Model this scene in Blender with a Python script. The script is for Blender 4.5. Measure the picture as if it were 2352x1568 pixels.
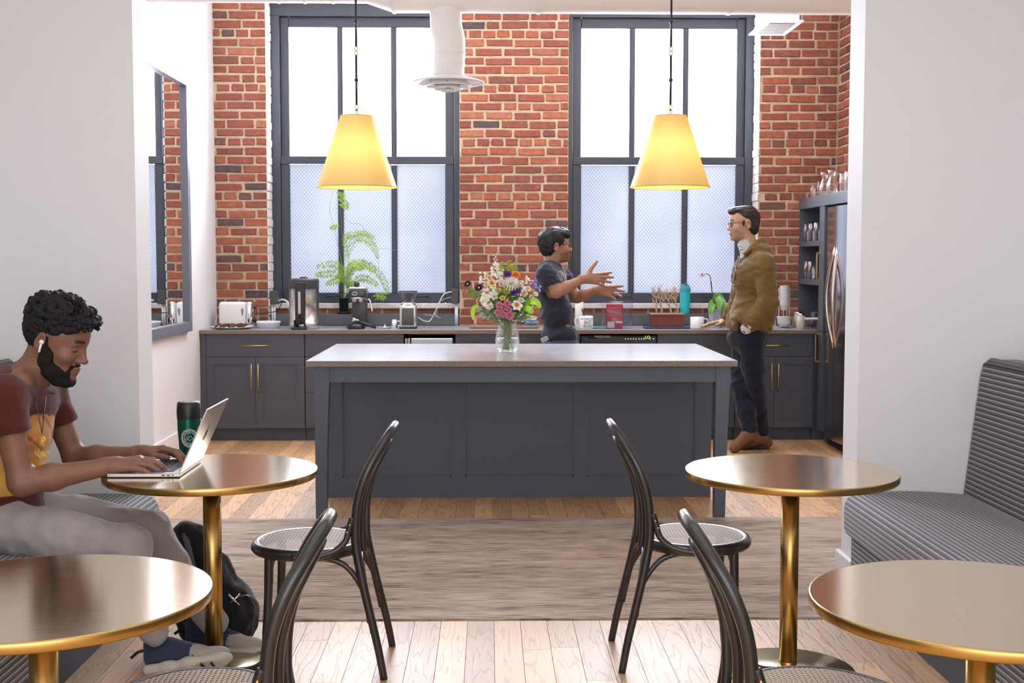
import bpy, bmesh, math, random
import numpy as np
from mathutils import Vector, Matrix, noise
for o in list(bpy.data.objects): bpy.data.objects.remove(o)
S = bpy.context.scene
COL = S.collection
rnd = random.Random(7)
# ------------------------------------------------------------------ camera
F = 2850.0; PITCH = math.atan(189/2850.); YAW = .0185; ROLL = .0009; H = 1.483
_cy, _sy, _cp, _sp = math.cos(YAW), math.sin(YAW), math.cos(PITCH), math.sin(PITCH)
_cr, _sr = math.cos(ROLL), math.sin(ROLL)
R0 = Vector((_cy, -_sy, 0)); FH = Vector((_sy, _cy, 0))
FW = FH*_cp + Vector((0, 0, -_sp)); UP = FH*_sp + Vector((0, 0, _cp))
def ray(px, py):
    a = px-1176; b = py-784
    x = a*_cr + b*_sr; y = -a*_sr + b*_cr
    return FW*F + R0*x - UP*y
RX = (ray(1177, 784) - ray(1176, 784)).normalized()
UX = (ray(1176, 783) - ray(1176, 784)).normalized()
def PY(px, py, y):
    d = ray(px, py); return Vector((0, 0, H)) + d*(y/d.y)
def PZ(px, py, z):
    d = ray(px, py); return Vector((0, 0, H)) + d*((z-H)/d.z)
def PX(px, py, x):
    d = ray(px, py); return Vector((0, 0, H)) + d*(x/d.x)
cam_d = bpy.data.cameras.new('camera'); cam = bpy.data.objects.new('camera', cam_d); COL.objects.link(cam)
cam_d.sensor_width = 36; cam_d.lens = 36*F/2352; cam_d.clip_start = .05
M = Matrix((RX, UX, -FW)).transposed().to_4x4(); M.translation = (0, 0, H)
cam.matrix_world = M
S.camera = cam
# ------------------------------------------------------------------ world, lights, exposure
S.view_settings.view_transform = 'Standard'; S.view_settings.look = 'None'
S.view_settings.gamma = 1; S.view_settings.use_curve_mapping = False
S.view_settings.exposure = 0.0
W = bpy.data.worlds.new('sky'); S.world = W; W.use_nodes = True
W.node_tree.nodes['Background'].inputs[0].default_value = (.93, .96, 1, 1)
W.node_tree.nodes['Background'].inputs[1].default_value = 2.6
def area(name, loc, rot, sx, sy, power, col):
    l = bpy.data.lights.new(name, 'AREA'); l.shape = 'RECTANGLE'; l.size = sx; l.size_y = sy
    l.energy = power; l.color = col
    o = bpy.data.objects.new(name, l); COL.objects.link(o); o.location = loc; o.rotation_euler = rot
    return o
DAY = (.83, .88, 1.0)
area('day_or_fill_light', (-1.1, 11.45, 2.4), (math.radians(-90), 0, 0), 1.75, 3.0, 1050, DAY)
area('day_or_fill_light', (1.52, 11.45, 2.4), (math.radians(-90), 0, 0), 1.75, 3.0, 1050, DAY)
# added fill: unseen area lights behind the camera and under both ceilings
area('day_or_fill_light', (0, -2.95, 1.75), (math.radians(90), 0, 0), 4.2, 2.4, 70, (.92, .94, 1))
area('fill_light', (0, 2.6, 3.12), (0, 0, 0), 3.0, 3.6, 40, (.93, .94, 1))
area('fill_light', (.2, 9.2, 3.84), (0, 0, 0), 3.6, 1.2, 26, (1, .95, .92))  # extra kitchen fill added overhead, no fixture modelled
# ------------------------------------------------------------------ helpers
ORG = {}
def tag(o, label=None, cat=None, group=None, kind=None):
    if label: o['label'] = label
    if cat: o['category'] = cat
    if group: o['group'] = group
    if kind: o['kind'] = kind
    return o
def thing(name, label, cat, loc, group=None, rotz=0):
    o = bpy.data.objects.new(name, None); o.empty_display_size = .05; COL.objects.link(o)
    o.location = loc; o.rotation_euler = (0, 0, rotz); ORG[o.name] = Vector(loc)
    return tag(o, label, cat, group)
def struct(name, loc=(0, 0, 0)):
    o = bpy.data.objects.new(name, None); o.empty_display_size = .05; COL.objects.link(o)
    o.location = loc; ORG[o.name] = Vector(loc); o['kind'] = 'structure'
    return o
def link(name, me, mats, parent=None, smooth=False, local=False, kind=None, label=None):
    """me is in world coordinates unless local"""
    if not isinstance(mats, (list, tuple)): mats = [mats]
    if parent is not None and not local:
        t = -ORG[parent.name]; me.transform(Matrix.Translation(t))
    for m in mats: me.materials.append(m)
    if smooth:
        me.polygons.foreach_set('use_smooth', [True]*len(me.polygons))
    o = bpy.data.objects.new(name, me); COL.objects.link(o)
    if parent is not None:
        o.parent = parent
        if parent.name in ORG: ORG[o.name] = ORG[parent.name]
    else: ORG[o.name] = Vector((0, 0, 0))
    if kind: o['kind'] = kind
    if label: o['label'] = label
    return o
def single(name, me, mats, label, cat, group=None, smooth=False, kind=None):
    """a thing that is one mesh: origin to its base centre"""
    vs = np.empty(len(me.vertices)*3); me.vertices.foreach_get('co', vs); vs = vs.reshape(-1, 3)
    c = Vector(((vs[:, 0].min()+vs[:, 0].max())/2, (vs[:, 1].min()+vs[:, 1].max())/2, vs[:, 2].min()))
    me.transform(Matrix.Translation(-c))
    o = link(name, me, mats, None, smooth); o.location = c; ORG[o.name] = c
    return tag(o, label, cat, group, kind)
def copy_tree(o, parent=None):
    c = o.copy(); COL.objects.link(c); c.parent = parent
    for ch in o.children: copy_tree(ch, c)
    return c
class MB:
    def __init__(s): s.bm = bmesh.new()
    def box(s, x0, x1, y0, y1, z0, z1, bev=0, seg=1, M=None, mi=0):
        b = bmesh.new(); r = bmesh.ops.create_cube(b, size=1)
        for v in b.verts:
            v.co = Vector(((x0+x1)/2+v.co.x*(x1-x0), (y0+y1)/2+v.co.y*(y1-y0), (z0+z1)/2+v.co.z*(z1-z0)))
        if bev: bmesh.ops.bevel(b, geom=list(b.edges), offset=bev, segments=seg, profile=.5, affect='EDGES')
        return s._add(b, M, mi)
    def _add(s, b, M=None, mi=0):
        if M is not None: b.transform(M)
        for f in b.faces: f.material_index = mi
        me = bpy.data.meshes.new('t'); b.to_mesh(me); b.free(); s.bm.from_mesh(me); bpy.data.meshes.remove(me)
        return s
    def lathe(s, prof, c=(0, 0, 0), n=32, M=None, mi=0, cap=True):
        b = bmesh.new(); rings = []
        for r, z in prof:
            if r < 1e-6: rings.append([b.verts.new((c[0], c[1], c[2]+z))])
            else: rings.append([b.verts.new((c[0]+r*math.cos(2*math.pi*i/n), c[1]+r*math.sin(2*math.pi*i/n), c[2]+z)) for i in range(n)])
        for a, d in zip(rings, rings[1:]):
            for i in range(n):
                j = (i+1) % n
                if len(a) == 1 and len(d) == 1: continue
                if len(a) == 1: b.faces.new((a[0], d[j], d[i]))
                elif len(d) == 1: b.faces.new((a[i], a[j], d[0]))
                else: b.faces.new((a[i], a[j], d[j], d[i]))
        if cap:
            for rg, fl in ((rings[0], True), (rings[-1], False)):
                if len(rg) > 2: b.faces.new(rg[::-1] if fl else rg)
        bmesh.ops.recalc_face_normals(b, faces=list(b.faces))
        return s._add(b, M, mi)
    def tube(s, pts, r, n=8, closed=False, caps=True, M=None, mi=0, flat=1.0):
        pts = [Vector(p) for p in pts]; rs = r if isinstance(r, (list, tuple)) else [r]*len(pts)
        b = bmesh.new(); m = len(pts); T = []
        for i in range(m):
            if closed: t = pts[(i+1) % m]-pts[i-1]
            else: t = pts[min(i+1, m-1)]-pts[max(i-1, 0)]
            T.append(t.normalized() if t.length > 1e-9 else Vector((0, 0, 1)))
        a = Vector((0, 0, 1)) if abs(T[0].z) < .9 else Vector((1, 0, 0))
        N = (a - T[0]*a.dot(T[0])).normalized(); rings = []
        for i in range(m):
            N = (N - T[i]*N.dot(T[i])).normalized(); B = T[i].cross(N)
            rings.append([b.verts.new(pts[i]+N*(rs[i]*math.cos(2*math.pi*k/n))*flat+B*(rs[i]*math.sin(2*math.pi*k/n))) for k in range(n)])
        for i in range(m if closed else m-1):
            A, D = rings[i], rings[(i+1) % m]
            for k in range(n):
                j = (k+1) % n; b.faces.new((A[k], A[j], D[j], D[k]))
        if caps and not closed: b.faces.new(rings[0][::-1]); b.faces.new(rings[-1])
        bmesh.ops.recalc_face_normals(b, faces=list(b.faces))
        return s._add(b, M, mi)
    def sphere(s, c, r, u=12, v=8, M=None, mi=0, sc=(1, 1, 1)):
        b = bmesh.new(); bmesh.ops.create_uvsphere(b, u_segments=u, v_segments=v, radius=r)
        for q in b.verts: q.co = Vector((c[0]+q.co.x*sc[0], c[1]+q.co.y*sc[1], c[2]+q.co.z*sc[2]))
        return s._add(b, M, mi)
    def prism(s, poly, y0, y1, M=None, mi=0, bev=0):
        """poly in (x,z), extruded along y"""
        b = bmesh.new()
        A = [b.verts.new((x, y0, z)) for x, z in poly]; D = [b.verts.new((x, y1, z)) for x, z in poly]
        n = len(poly); b.faces.new(A); b.faces.new(D[::-1])
        for i in range(n): b.faces.new((A[i], D[i], D[(i+1) % n], A[(i+1) % n]))
        bmesh.ops.recalc_face_normals(b, faces=list(b.faces))
        if bev: bmesh.ops.bevel(b, geom=list(b.edges), offset=bev, segments=1, profile=.5, affect='EDGES')
        return s._add(b, M, mi)
    def poly(s, vs, fs, M=None, mi=0):
        b = bmesh.new(); V = [b.verts.new(v) for v in vs]
        for f in fs: b.faces.new([V[i] for i in f])
        return s._add(b, M, mi)
    def mesh(s, name='m'):
        me = bpy.data.meshes.new(name); s.bm.to_mesh(me); s.bm.free(); return me
def spline(pts, n=8, closed=False):
    """Catmull-Rom through points"""
    P = [Vector(p) for p in pts]; m = len(P); out = []
    for i in range(m if closed else m-1):
        if closed: a, b, c, d = P[i-1], P[i], P[(i+1) % m], P[(i+2) % m]
        else: a, b, c, d = P[max(i-1, 0)], P[i], P[i+1], P[min(i+2, m-1)]
        for k in range(n):
            t = k/n
            out.append(.5*((2*b)+(c-a)*t+(2*a-5*b+4*c-d)*t*t+(3*b-a-3*c+d)*t**3))
    if not closed: out.append(P[-1])
    return out
# ------------------------------------------------------------------ materials
MATS = {}
def mat(name, col=(.8, .8, .8), rough=.5, metal=0, spec=.5, bump=0, bscale=60, var=0, vscale=8, rand=0, coat=0, trans=0, ior=1.45, emit=None, estr=0, sheen=0, stretch=None, aniso=0, alpha=1, col2=None):
    if name in MATS: return MATS[name]
    m = bpy.data.materials.new(name); m.use_nodes = True; MATS[name] = m
    nt = m.node_tree; p = nt.nodes['Principled BSDF']; N = nt.nodes.new; L = nt.links.new
    p.inputs['Base Color'].default_value = (*col, 1); p.inputs['Roughness'].default_value = rough
    p.inputs['Metallic'].default_value = metal; p.inputs['Specular IOR Level'].default_value = spec
    p.inputs['IOR'].default_value = ior
    if coat: p.inputs['Coat Weight'].default_value = coat; p.inputs['Coat Roughness'].default_value = .1
    if trans: p.inputs['Transmission Weight'].default_value = trans
    if sheen: p.inputs['Sheen Weight'].default_value = sheen
    if emit: p.inputs['Emission Color'].default_value = (*emit, 1); p.inputs['Emission Strength'].default_value = estr
    if alpha < 1: p.inputs['Alpha'].default_value = alpha
    co = None
    if bump or var:
        tc = N('ShaderNodeTexCoord'); co = tc.outputs['Object']
        if stretch:
            mp = N('ShaderNodeMapping'); mp.inputs['Scale'].default_value = stretch; L(co, mp.inputs['Vector']); co = mp.outputs[0]
    if var or rand:
        c = nt.nodes.new('ShaderNodeRGB'); c.outputs[0].default_value = (*col, 1); src = c.outputs[0]
        if var:
            nz = N('ShaderNodeTexNoise'); nz.inputs['Scale'].default_value = vscale; nz.inputs['Detail'].default_value = 5; L(co, nz.inputs['Vector'])
            if col2 is not None:
                mx = N('ShaderNodeMix'); mx.data_type = 'RGBA'; rp = N('ShaderNodeMapRange'); rp.inputs[1].default_value = .5-.25/max(var, .01)*.5; rp.inputs[2].default_value = .5+.25/max(var, .01)*.5
                L(nz.outputs['Fac'], rp.inputs[0]); L(rp.outputs[0], mx.inputs[0]); mx.inputs[6].default_value = (*col, 1); mx.inputs[7].default_value = (*col2, 1); src = mx.outputs[2]
            else:
                h = N('ShaderNodeHueSaturation'); rp = N('ShaderNodeMapRange'); rp.inputs[1].default_value = .3; rp.inputs[2].default_value = .7
                rp.inputs[3].default_value = 1-var; rp.inputs[4].default_value = 1+var; L(nz.outputs['Fac'], rp.inputs[0]); L(rp.outputs[0], h.inputs['Value']); L(src, h.inputs['Color']); src = h.outputs[0]
        if rand:
            oi = N('ShaderNodeObjectInfo'); h = N('ShaderNodeHueSaturation'); rp = N('ShaderNodeMapRange'); rp.inputs[3].default_value = 1-rand; rp.inputs[4].default_value = 1+rand
            L(oi.outputs['Random'], rp.inputs[0]); L(rp.outputs[0], h.inputs['Value']); L(src, h.inputs['Color']); src = h.outputs[0]
        L(src, p.inputs['Base Color'])
    if bump:
        nz = N('ShaderNodeTexNoise'); nz.inputs['Scale'].default_value = bscale; nz.inputs['Detail'].default_value = 4; L(co, nz.inputs['Vector'])
        b = N('ShaderNodeBump'); b.inputs['Strength'].default_value = bump; b.inputs['Distance'].default_value = .01; L(nz.outputs['Fac'], b.inputs['Height']); L(b.outputs[0], p.inputs['Normal'])
    return m
def glass_mat(name, col=(1, 1, 1), t=.8, rough=.02, gl=1.0):
    """thin clear glass: transparent with a fresnel reflection (keeps shadows light)"""
    if name in MATS: return MATS[name]
    m = bpy.data.materials.new(name); m.use_nodes = True; MATS[name] = m; nt = m.node_tree; nt.nodes.clear()
    N = nt.nodes.new; L = nt.links.new
    o = N('ShaderNodeOutputMaterial'); mx = N('ShaderNodeMixShader'); tr = N('ShaderNodeBsdfTransparent'); g = N('ShaderNodeBsdfGlossy'); lw = N('ShaderNodeLayerWeight')
    tr.inputs[0].default_value = (*[c*t+(1-t)*c*c for c in col], 1); g.inputs['Roughness'].default_value = rough; g.inputs[0].default_value = (gl, gl, gl, 1)
    lw.inputs[0].default_value = .35
    rp = N('ShaderNodeMapRange'); rp.inputs[3].default_value = .03; rp.inputs[4].default_value = .75; L(lw.outputs['Facing'], rp.inputs[0])
    L(rp.outputs[0], mx.inputs[0]); L(tr.outputs[0], mx.inputs[1]); L(g.outputs[0], mx.inputs[2]); L(mx.outputs[0], o.inputs[0])
    return m
def nodes_mat(name):
    m = bpy.data.materials.new(name); m.use_nodes = True; MATS[name] = m
    return m, m.node_tree, m.node_tree.nodes['Principled BSDF'], m.node_tree.nodes.new, m.node_tree.links.new
def text_obj(name, txt, size, mtx, material, parent, extrude=.0006, align='CENTER'):
    cu = bpy.data.curves.new(name, 'FONT'); cu.body = txt; cu.size = size; cu.align_x = align; cu.align_y = 'CENTER'; cu.extrude = extrude; cu.resolution_u = 3
    tmp = bpy.data.objects.new('tmp', cu); COL.objects.link(tmp); dg = bpy.context.evaluated_depsgraph_get()
    me = bpy.data.meshes.new_from_object(tmp.evaluated_get(dg)); bpy.data.objects.remove(tmp); bpy.data.curves.remove(cu)
    me.transform(mtx)
    return link(name, me, material, parent)
def frame_mtx(o, x, z_up):
    """matrix with local X along x, local Y along z_up (for text)"""
    x = Vector(x).normalized(); u = Vector(z_up); u = (u-x*u.dot(x)).normalized(); n = x.cross(u)
    m = Matrix((x, u, n)).transposed().to_4x4(); m.translation = Vector(o); return m
# ================================================================== SETTING
YW = 10.72; YF = 10.95           # brick face, window frame plane
XL, XR = -2.345, 3.0             # kitchen side walls
WING0, WING1 = 5.43, 5.65        # wing walls (front / back face)
WL, WR = -1.53, 1.632
M_white = mat('white_paint', (.80, .79, .80), .62, spec=.25, bump=.04, bscale=260)
M_trim = mat('white_trim_paint', (.84, .83, .84), .42, spec=.4)
M_ceil = mat('ceiling_paint', (.8, .78, .76), .8, spec=.1)
M_slate = mat('slate_blue_cabinet_paint', (.084, .092, .116), .42, spec=.42, bump=.02, bscale=400)
M_frame = mat('dark_window_paint', (.045, .05, .068), .4, spec=.5)
M_brass = mat('brushed_brass', (.62, .42, .15), .3, metal=1, bump=.03, bscale=300)
M_steel = mat('brushed_steel', (.62, .61, .6), .28, metal=1, bump=.02, bscale=500, stretch=(60, 60, 1))
M_chrome = mat('chrome', (.85, .85, .86), .08, metal=1)
M_black = mat('black_plastic', (.018, .018, .02), .38)
M_blackg = mat('black_gloss', (.012, .012, .014), .15)
M_mortar = mat('mortar', (.56, .42, .29), .92, spec=.1, bump=.6, bscale=90, var=.14, vscale=14)
# ---- wood floor material (colour by plank, grain along y)
M_wood, nt, p, N, L = nodes_mat('oak_planks')
tc = N('ShaderNodeTexCoord'); oi = N('ShaderNodeObjectInfo'); ad = N('ShaderNodeVectorMath'); ad.operation = 'ADD'
sc = N('ShaderNodeMath'); sc.operation = 'MULTIPLY'; sc.inputs[1].default_value = 57.0; L(oi.outputs['Random'], sc.inputs[0])
L(tc.outputs['Object'], ad.inputs[0]); L(sc.outputs[0], ad.inputs[1])
mp = N('ShaderNodeMapping'); mp.inputs['Scale'].default_value = (13, 1.25, 10); L(ad.outputs[0], mp.inputs[0])
wv = N('ShaderNodeTexNoise'); wv.inputs['Scale'].default_value = 1.0; wv.inputs['Detail'].default_value = 2; wv.inputs['Distortion'].default_value = .25; L(mp.outputs[0], wv.inputs['Vector'])
ml = N('ShaderNodeMath'); ml.operation = 'MULTIPLY'; ml.inputs[1].default_value = 9; L(wv.outputs['Fac'], ml.inputs[0])
fr = N('ShaderNodeMath'); fr.operation = 'PINGPONG'; fr.inputs[1].default_value = .5; L(ml.outputs[0], fr.inputs[0])
r1 = N('ShaderNodeMapRange'); r1.inputs[1].default_value = .0; r1.inputs[2].default_value = .16; L(fr.outputs[0], r1.inputs[0])
mx = N('ShaderNodeMix'); mx.data_type = 'RGBA'; L(r1.outputs[0], mx.inputs[0]); mx.inputs[6].default_value = (.40, .21, .10, 1); mx.inputs[7].default_value = (.60, .36, .18, 1)
hs = N('ShaderNodeHueSaturation'); rr = N('ShaderNodeMapRange'); rr.inputs[3].default_value = .72; rr.inputs[4].default_value = 1.28
L(oi.outputs['Random'], rr.inputs[0]); L(rr.outputs[0], hs.inputs['Value']); L(mx.outputs[2], hs.inputs['Color']); L(hs.outputs[0], p.inputs['Base Color'])
p.inputs['Roughness'].default_value = .48; p.inputs['Specular IOR Level'].default_value = .7
bp = N('ShaderNodeBump'); bp.inputs['Strength'].default_value = .12; bp.inputs['Distance'].default_value = .004; L(r1.outputs[0], bp.inputs['Height']); L(bp.outputs[0], p.inputs['Normal'])
# ---- floor
b = MB(); b.box(-3.2, 3.4, -3, 11.3, -.12, -.012)
floor = single('floor', b.mesh(), M_wood, None, None); floor['kind'] = 'structure'
PWD = .108
def planks(xa, xb, ya, yb):
    i = math.floor(xa/PWD)
    while i*PWD < xb:
        x = i*PWD + .02; y = ya - rnd.uniform(0, 1.2)
        while y < yb:
            ln = rnd.uniform(1.0, 1.9); y0 = max(y, ya); y1 = min(y+ln, yb)
            if y1-y0 > .03:
                q = MB(); q.box(x+.0009, x+PWD-.0009, y0+.0009, y1-.0009, -.012, 0)
                me = q.mesh(); c = Vector((x, (y0+y1)/2, -.012)); me.transform(Matrix.Translation(-c))
                o = link('plank', me, M_wood, None); o.parent = floor; o.location = c-ORG[floor.name]
            y += ln
        i += 1
planks(-1.66, 1.74, 3.4, 5.02)
planks(-2.34, 2.98, 7.015, 10.2)
# ---- carpet runner
M_rug, nt, p, N, L = nodes_mat('striated_carpet')
tc = N('ShaderNodeTexCoord'); mp = N('ShaderNodeMapping'); mp.inputs['Scale'].default_value = (6, 150, 1); L(tc.outputs['Object'], mp.inputs[0])
nz = N('ShaderNodeTexNoise'); nz.inputs['Scale'].default_value = 1; nz.inputs['Detail'].default_value = 3; nz.inputs['Roughness'].default_value = .6; L(mp.outputs[0], nz.inputs['Vector'])
mp2 = N('ShaderNodeMapping'); mp2.inputs['Scale'].default_value = (1.5, 9, 1); L(tc.outputs['Object'], mp2.inputs[0])
nz2 = N('ShaderNodeTexNoise'); nz2.inputs['Scale'].default_value = 1; L(mp2.outputs[0], nz2.inputs['Vector'])
s1 = N('ShaderNodeMath'); s1.operation = 'MULTIPLY_ADD'; s1.inputs[1].default_value = .35; L(nz2.outputs['Fac'], s1.inputs[0]); L(nz.outputs['Fac'], s1.inputs[2])
cr = N('ShaderNodeValToRGB'); L(s1.outputs[0], cr.inputs[0]); e = cr.color_ramp.elements
e[0].position = .5; e[0].color = (.09, .06, .045, 1); e[1].position = .82; e[1].color = (.62, .52, .44, 1); q = e.new(.6); q.color = (.34, .265, .21, 1)
L(cr.outputs[0], p.inputs['Base Color']); p.inputs['Roughness'].default_value = .95; p.inputs['Specular IOR Level'].default_value = .1
bp = N('ShaderNodeBump'); bp.inputs['Strength'].default_value = .5; bp.inputs['Distance'].default_value = .004; L(nz.outputs['Fac'], bp.inputs['Height']); L(bp.outputs[0], p.inputs['Normal'])
b = MB(); RP = [(-1.484, 5.024), (1.605, 5.024), (1.605, 5.675), (2.97, 5.675), (2.97, 7.013), (-2.32, 7.013), (-2.32, 5.675), (-1.484, 5.675)]
b.poly([(x, y, .007) for x, y in RP]+[(x, y, -.0115) for x, y in RP], [tuple(range(8)), tuple(range(15, 7, -1))]+[(i, i+8, (i+1) % 8+8, (i+1) % 8) for i in range(8)])
single('carpet_runner', b.mesh(), M_rug, 'brown and beige striated carpet runner laid across the wood floor', 'carpet')
# ---- plain walls
def swall(name, x0, x1, y0, y1, z0, z1, m):
    b = MB(); b.box(x0, x1, y0, y1, z0, z1); o = single(name, b.mesh(), m, None, None); o['kind'] = 'structure'; return o
swall('wall_wing_left', -3.2, WL, WING0, WING1, 0, 3.9, M_white)
swall('wall_wing_right', WR, 3.4, WING0, WING1, 0, 3.9, M_white)
swall('wall_left', XL-.15, XL, WING1, 11.2, 0, 3.9, M_white)
swall('wall_front_left', -2.52, -2.42, -3, WING0, 0, 3.25, M_white)
swall('wall_front_right', 2.42, 2.52, -3, WING0, 0, 3.25, M_white)
swall('ceiling', -3.2, 3.4, WING1, 11.2, 3.9, 4.0, M_ceil)
swall('ceiling', -3.2, 3.4, -3, WING0, 3.25, 3.35, M_ceil)
# ---- baseboards
def sbase(name, x0, x1, y0, y1, h=.14, t=.0):
    b = MB(); b.box(x0, x1, y0, y1, 0.0, h, bev=.004); o = single(name, b.mesh(), M_trim, None, None); o['kind'] = 'structure'; return o
sbase('baseboard_left', XL, XL+.016, WING1, 10.05, h=.19)
sbase('baseboard_opening_right', WR-.022, WR+.0, WING0-.002, WING1+.02)
sbase('baseboard_opening_left', WL, WL+.02, WING0-.002, WING1+.02)
# ---- brick walls
M_brick, nt, p, N, L = nodes_mat('red_brick')
tc = N('ShaderNodeTexCoord'); oi = N('ShaderNodeObjectInfo')
cr = N('ShaderNodeValToRGB'); L(oi.outputs['Random'], cr.inputs[0]); e = cr.color_ramp.elements; cr.color_ramp.interpolation = 'LINEAR'
e[0].position = 0; e[0].color = (.10, .07, .075, 1); e[1].position = 1; e[1].color = (.40, .16, .10, 1)
for pos, c in ((.05, (.13, .085, .08)), (.08, (.22, .085, .065)), (.3, (.30, .098, .066)), (.5, (.27, .085, .062)), (.72, (.35, .125, .078)), (.9, (.37, .115, .066))):
    q = e.new(pos); q.color = (*c, 1)
ad = N('ShaderNodeVectorMath'); ad.operation = 'ADD'; sc = N('ShaderNodeMath'); sc.operation = 'MULTIPLY'; sc.inputs[1].default_value = 31; L(oi.outputs['Random'], sc.inputs[0])
gm = N('ShaderNodeNewGeometry'); L(gm.outputs['Position'], ad.inputs[0]); L(sc.outputs[0], ad.inputs[1])
nz = N('ShaderNodeTexNoise'); nz.inputs['Scale'].default_value = 22; nz.inputs['Detail'].default_value = 6; nz.inputs['Roughness'].default_value = .7; L(ad.outputs[0], nz.inputs['Vector'])
r1 = N('ShaderNodeMapRange'); r1.inputs[1].default_value = .3; r1.inputs[2].default_value = .75; r1.inputs[3].default_value = .72; r1.inputs[4].default_value = 1.25; L(nz.outputs['Fac'], r1.inputs[0])
hs = N('ShaderNodeHueSaturation'); L(cr.outputs[0], hs.inputs['Color']); L(r1.outputs[0], hs.inputs['Value'])
r2 = N('ShaderNodeMapRange'); r2.inputs[1].default_value = .62; r2.inputs[2].default_value = .8; r2.inputs[4].default_value = .5; L(nz.outputs['Fac'], r2.inputs[0])
mx = N('ShaderNodeMix'); mx.data_type = 'RGBA'; L(r2.outputs[0], mx.inputs[0]); L(hs.outputs[0], mx.inputs[6]); mx.inputs[7].default_value = (.5, .3, .22, 1)
L(mx.outputs[2], p.inputs['Base Color']); p.inputs['Roughness'].default_value = .88; p.inputs['Specular IOR Level'].default_value = .2
bp = N('ShaderNodeBump'); bp.inputs['Strength'].default_value = .55; bp.inputs['Distance'].default_value = .006; L(nz.outputs['Fac'], bp.inputs['Height']); L(bp.outputs[0], p.inputs['Normal'])
M_wbrick = mat('white_painted_brick', (.74, .68, .66), .85, spec=.15, bump=.8, bscale=40, var=.08, vscale=20)
def brick_variants(L_, n):
    out = []
    for k in range(n):
        r = random.Random(100+k+int(L_*1000)); hw, hh = L_/2, .0305; c = .007
        def ring(ix, y, j):
            pts = [(-hw+ix, -hh+ix*.8), (-hw*.33, -hh+ix*.5), (hw*.33, -hh+ix*.5), (hw-ix, -hh+ix*.8), (hw-ix*.4, 0), (hw-ix, hh-ix*.8), (hw*.33, hh-ix*.5), (-hw*.33, hh-ix*.5), (-hw+ix, hh-ix*.8), (-hw+ix*.4, 0)]
            return [(x+r.uniform(-j, j), y+r.uniform(-j, j)*.4, z+r.uniform(-j, j)*.6) for x, z in pts]
        vs = ring(0, .03, .002) + ring(.001, .004, .003) + ring(c, -.002, .003); fs = []
        for a in (0, 10):
            for i in range(10): fs.append((a+i, a+(i+1) % 10, a+10+(i+1) % 10, a+10+i))
        fs.append(tuple(range(20, 30)))
        me = bpy.data.meshes.new('brick'); me.from_pydata(vs, [], fs); me.update(); me.materials.append(M_brick); me.materials.append(M_wbrick)
        me.polygons.foreach_set('use_smooth', [False]*len(fs)); out.append(me)
    return out
BL, BH = .222, .1035
V_s = brick_variants(BL, 6); V_h = brick_variants(BH, 4)
COURSE = .0763; MJ = .0185
def lay(parent, a0, a1, z0, z1, axis='x', face=YW, sgn=1, seed=1, z_off=0, skip=None):
    """courses between a0..a1; axis x: wall faces -y; axis y: wall faces -x"""
    r = random.Random(seed); row = math.floor(z0/COURSE); org = ORG[parent.name]
    while row*COURSE+COURSE*.3 < z1:
        zc = row*COURSE+COURSE/2
        if zc < z0: row += 1; continue
        hdr = (row % 6 == 2); pos = a0 + (0 if row % 2 else -(BL*.5+MJ*.5)) + r.uniform(-.02, .02)
        if hdr: pos = a0 - r.uniform(0, BH)
        while pos < a1-.012:
            isH = hdr or r.random() < .06; ln = BH if isH else BL
            s, t = max(pos, a0), min(pos+ln, a1)
            if a1-t < .05: t = a1-.001
            if t-s > .03:
                me = r.choice(V_h if (t-s) < .14 else V_s); base = BH if (t-s) < .14 else BL
                o = bpy.data.objects.new('brick', me); COL.objects.link(o); o.parent = parent
                c = (s+t)/2; zz = zc+r.uniform(-.004, .004)
                dep = face+r.uniform(-.003, .004)
                o.scale = ((t-s)/base, 1, r.uniform(.9, 1.02))
                if axis == 'x': o.location = Vector((c, dep, zz))-org; o.rotation_euler = (0, r.uniform(-.012, .012), 0)
                else: o.location = Vector((dep, c, zz))-org; o.rotation_euler = (0, r.uniform(-.012, .012), -math.pi/2)
            pos = t+MJ*r.uniform(.8, 1.3)
        row += 1
ZTOP = 3.9
w1l = PY(613, 450, YW).x; w1r = PY(1055.5, 450, YW).x; w2l = PY(1305.5, 450, YW).x; w2r = PY(1743, 450, YW).x
ZSILL = PY(1000, 708, YF).z        # top of the brick course under the sill
ZHEAD = 3.70
def bwall(name, x0, x1, y0, y1, z0, z1, m=None):
    b = MB(); b.box(x0, x1, y0, y1, z0, z1); o = single(name, b.mesh(), m or M_mortar, None, None); o['kind'] = 'structure'; return o
MF = YW+.009
wb = bwall('wall_back_left', XL, w1l, MF, 11.25, 0, ZTOP); lay(wb, XL+.004, w1l-.002, .915, 3.78, seed=11)
wb = bwall('wall_back_center', w1r, w2l, MF, 11.25, 0, ZTOP); lay(wb, w1r+.002, w2l-.002, .915, 3.78, seed=22)
wb = bwall('wall_back_right', w2r, XR+.1, MF, 11.25, 0, ZTOP); lay(wb, w2r+.004, XR-.012, .915, 3.78, seed=33)
wb = bwall('wall_right', XR+.009, XR+.3, WING1, 11.25, 0, ZTOP); lay(wb, 9.7, YW-.015, 1.9, 3.78, axis='y', face=XR, seed=44)
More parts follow.
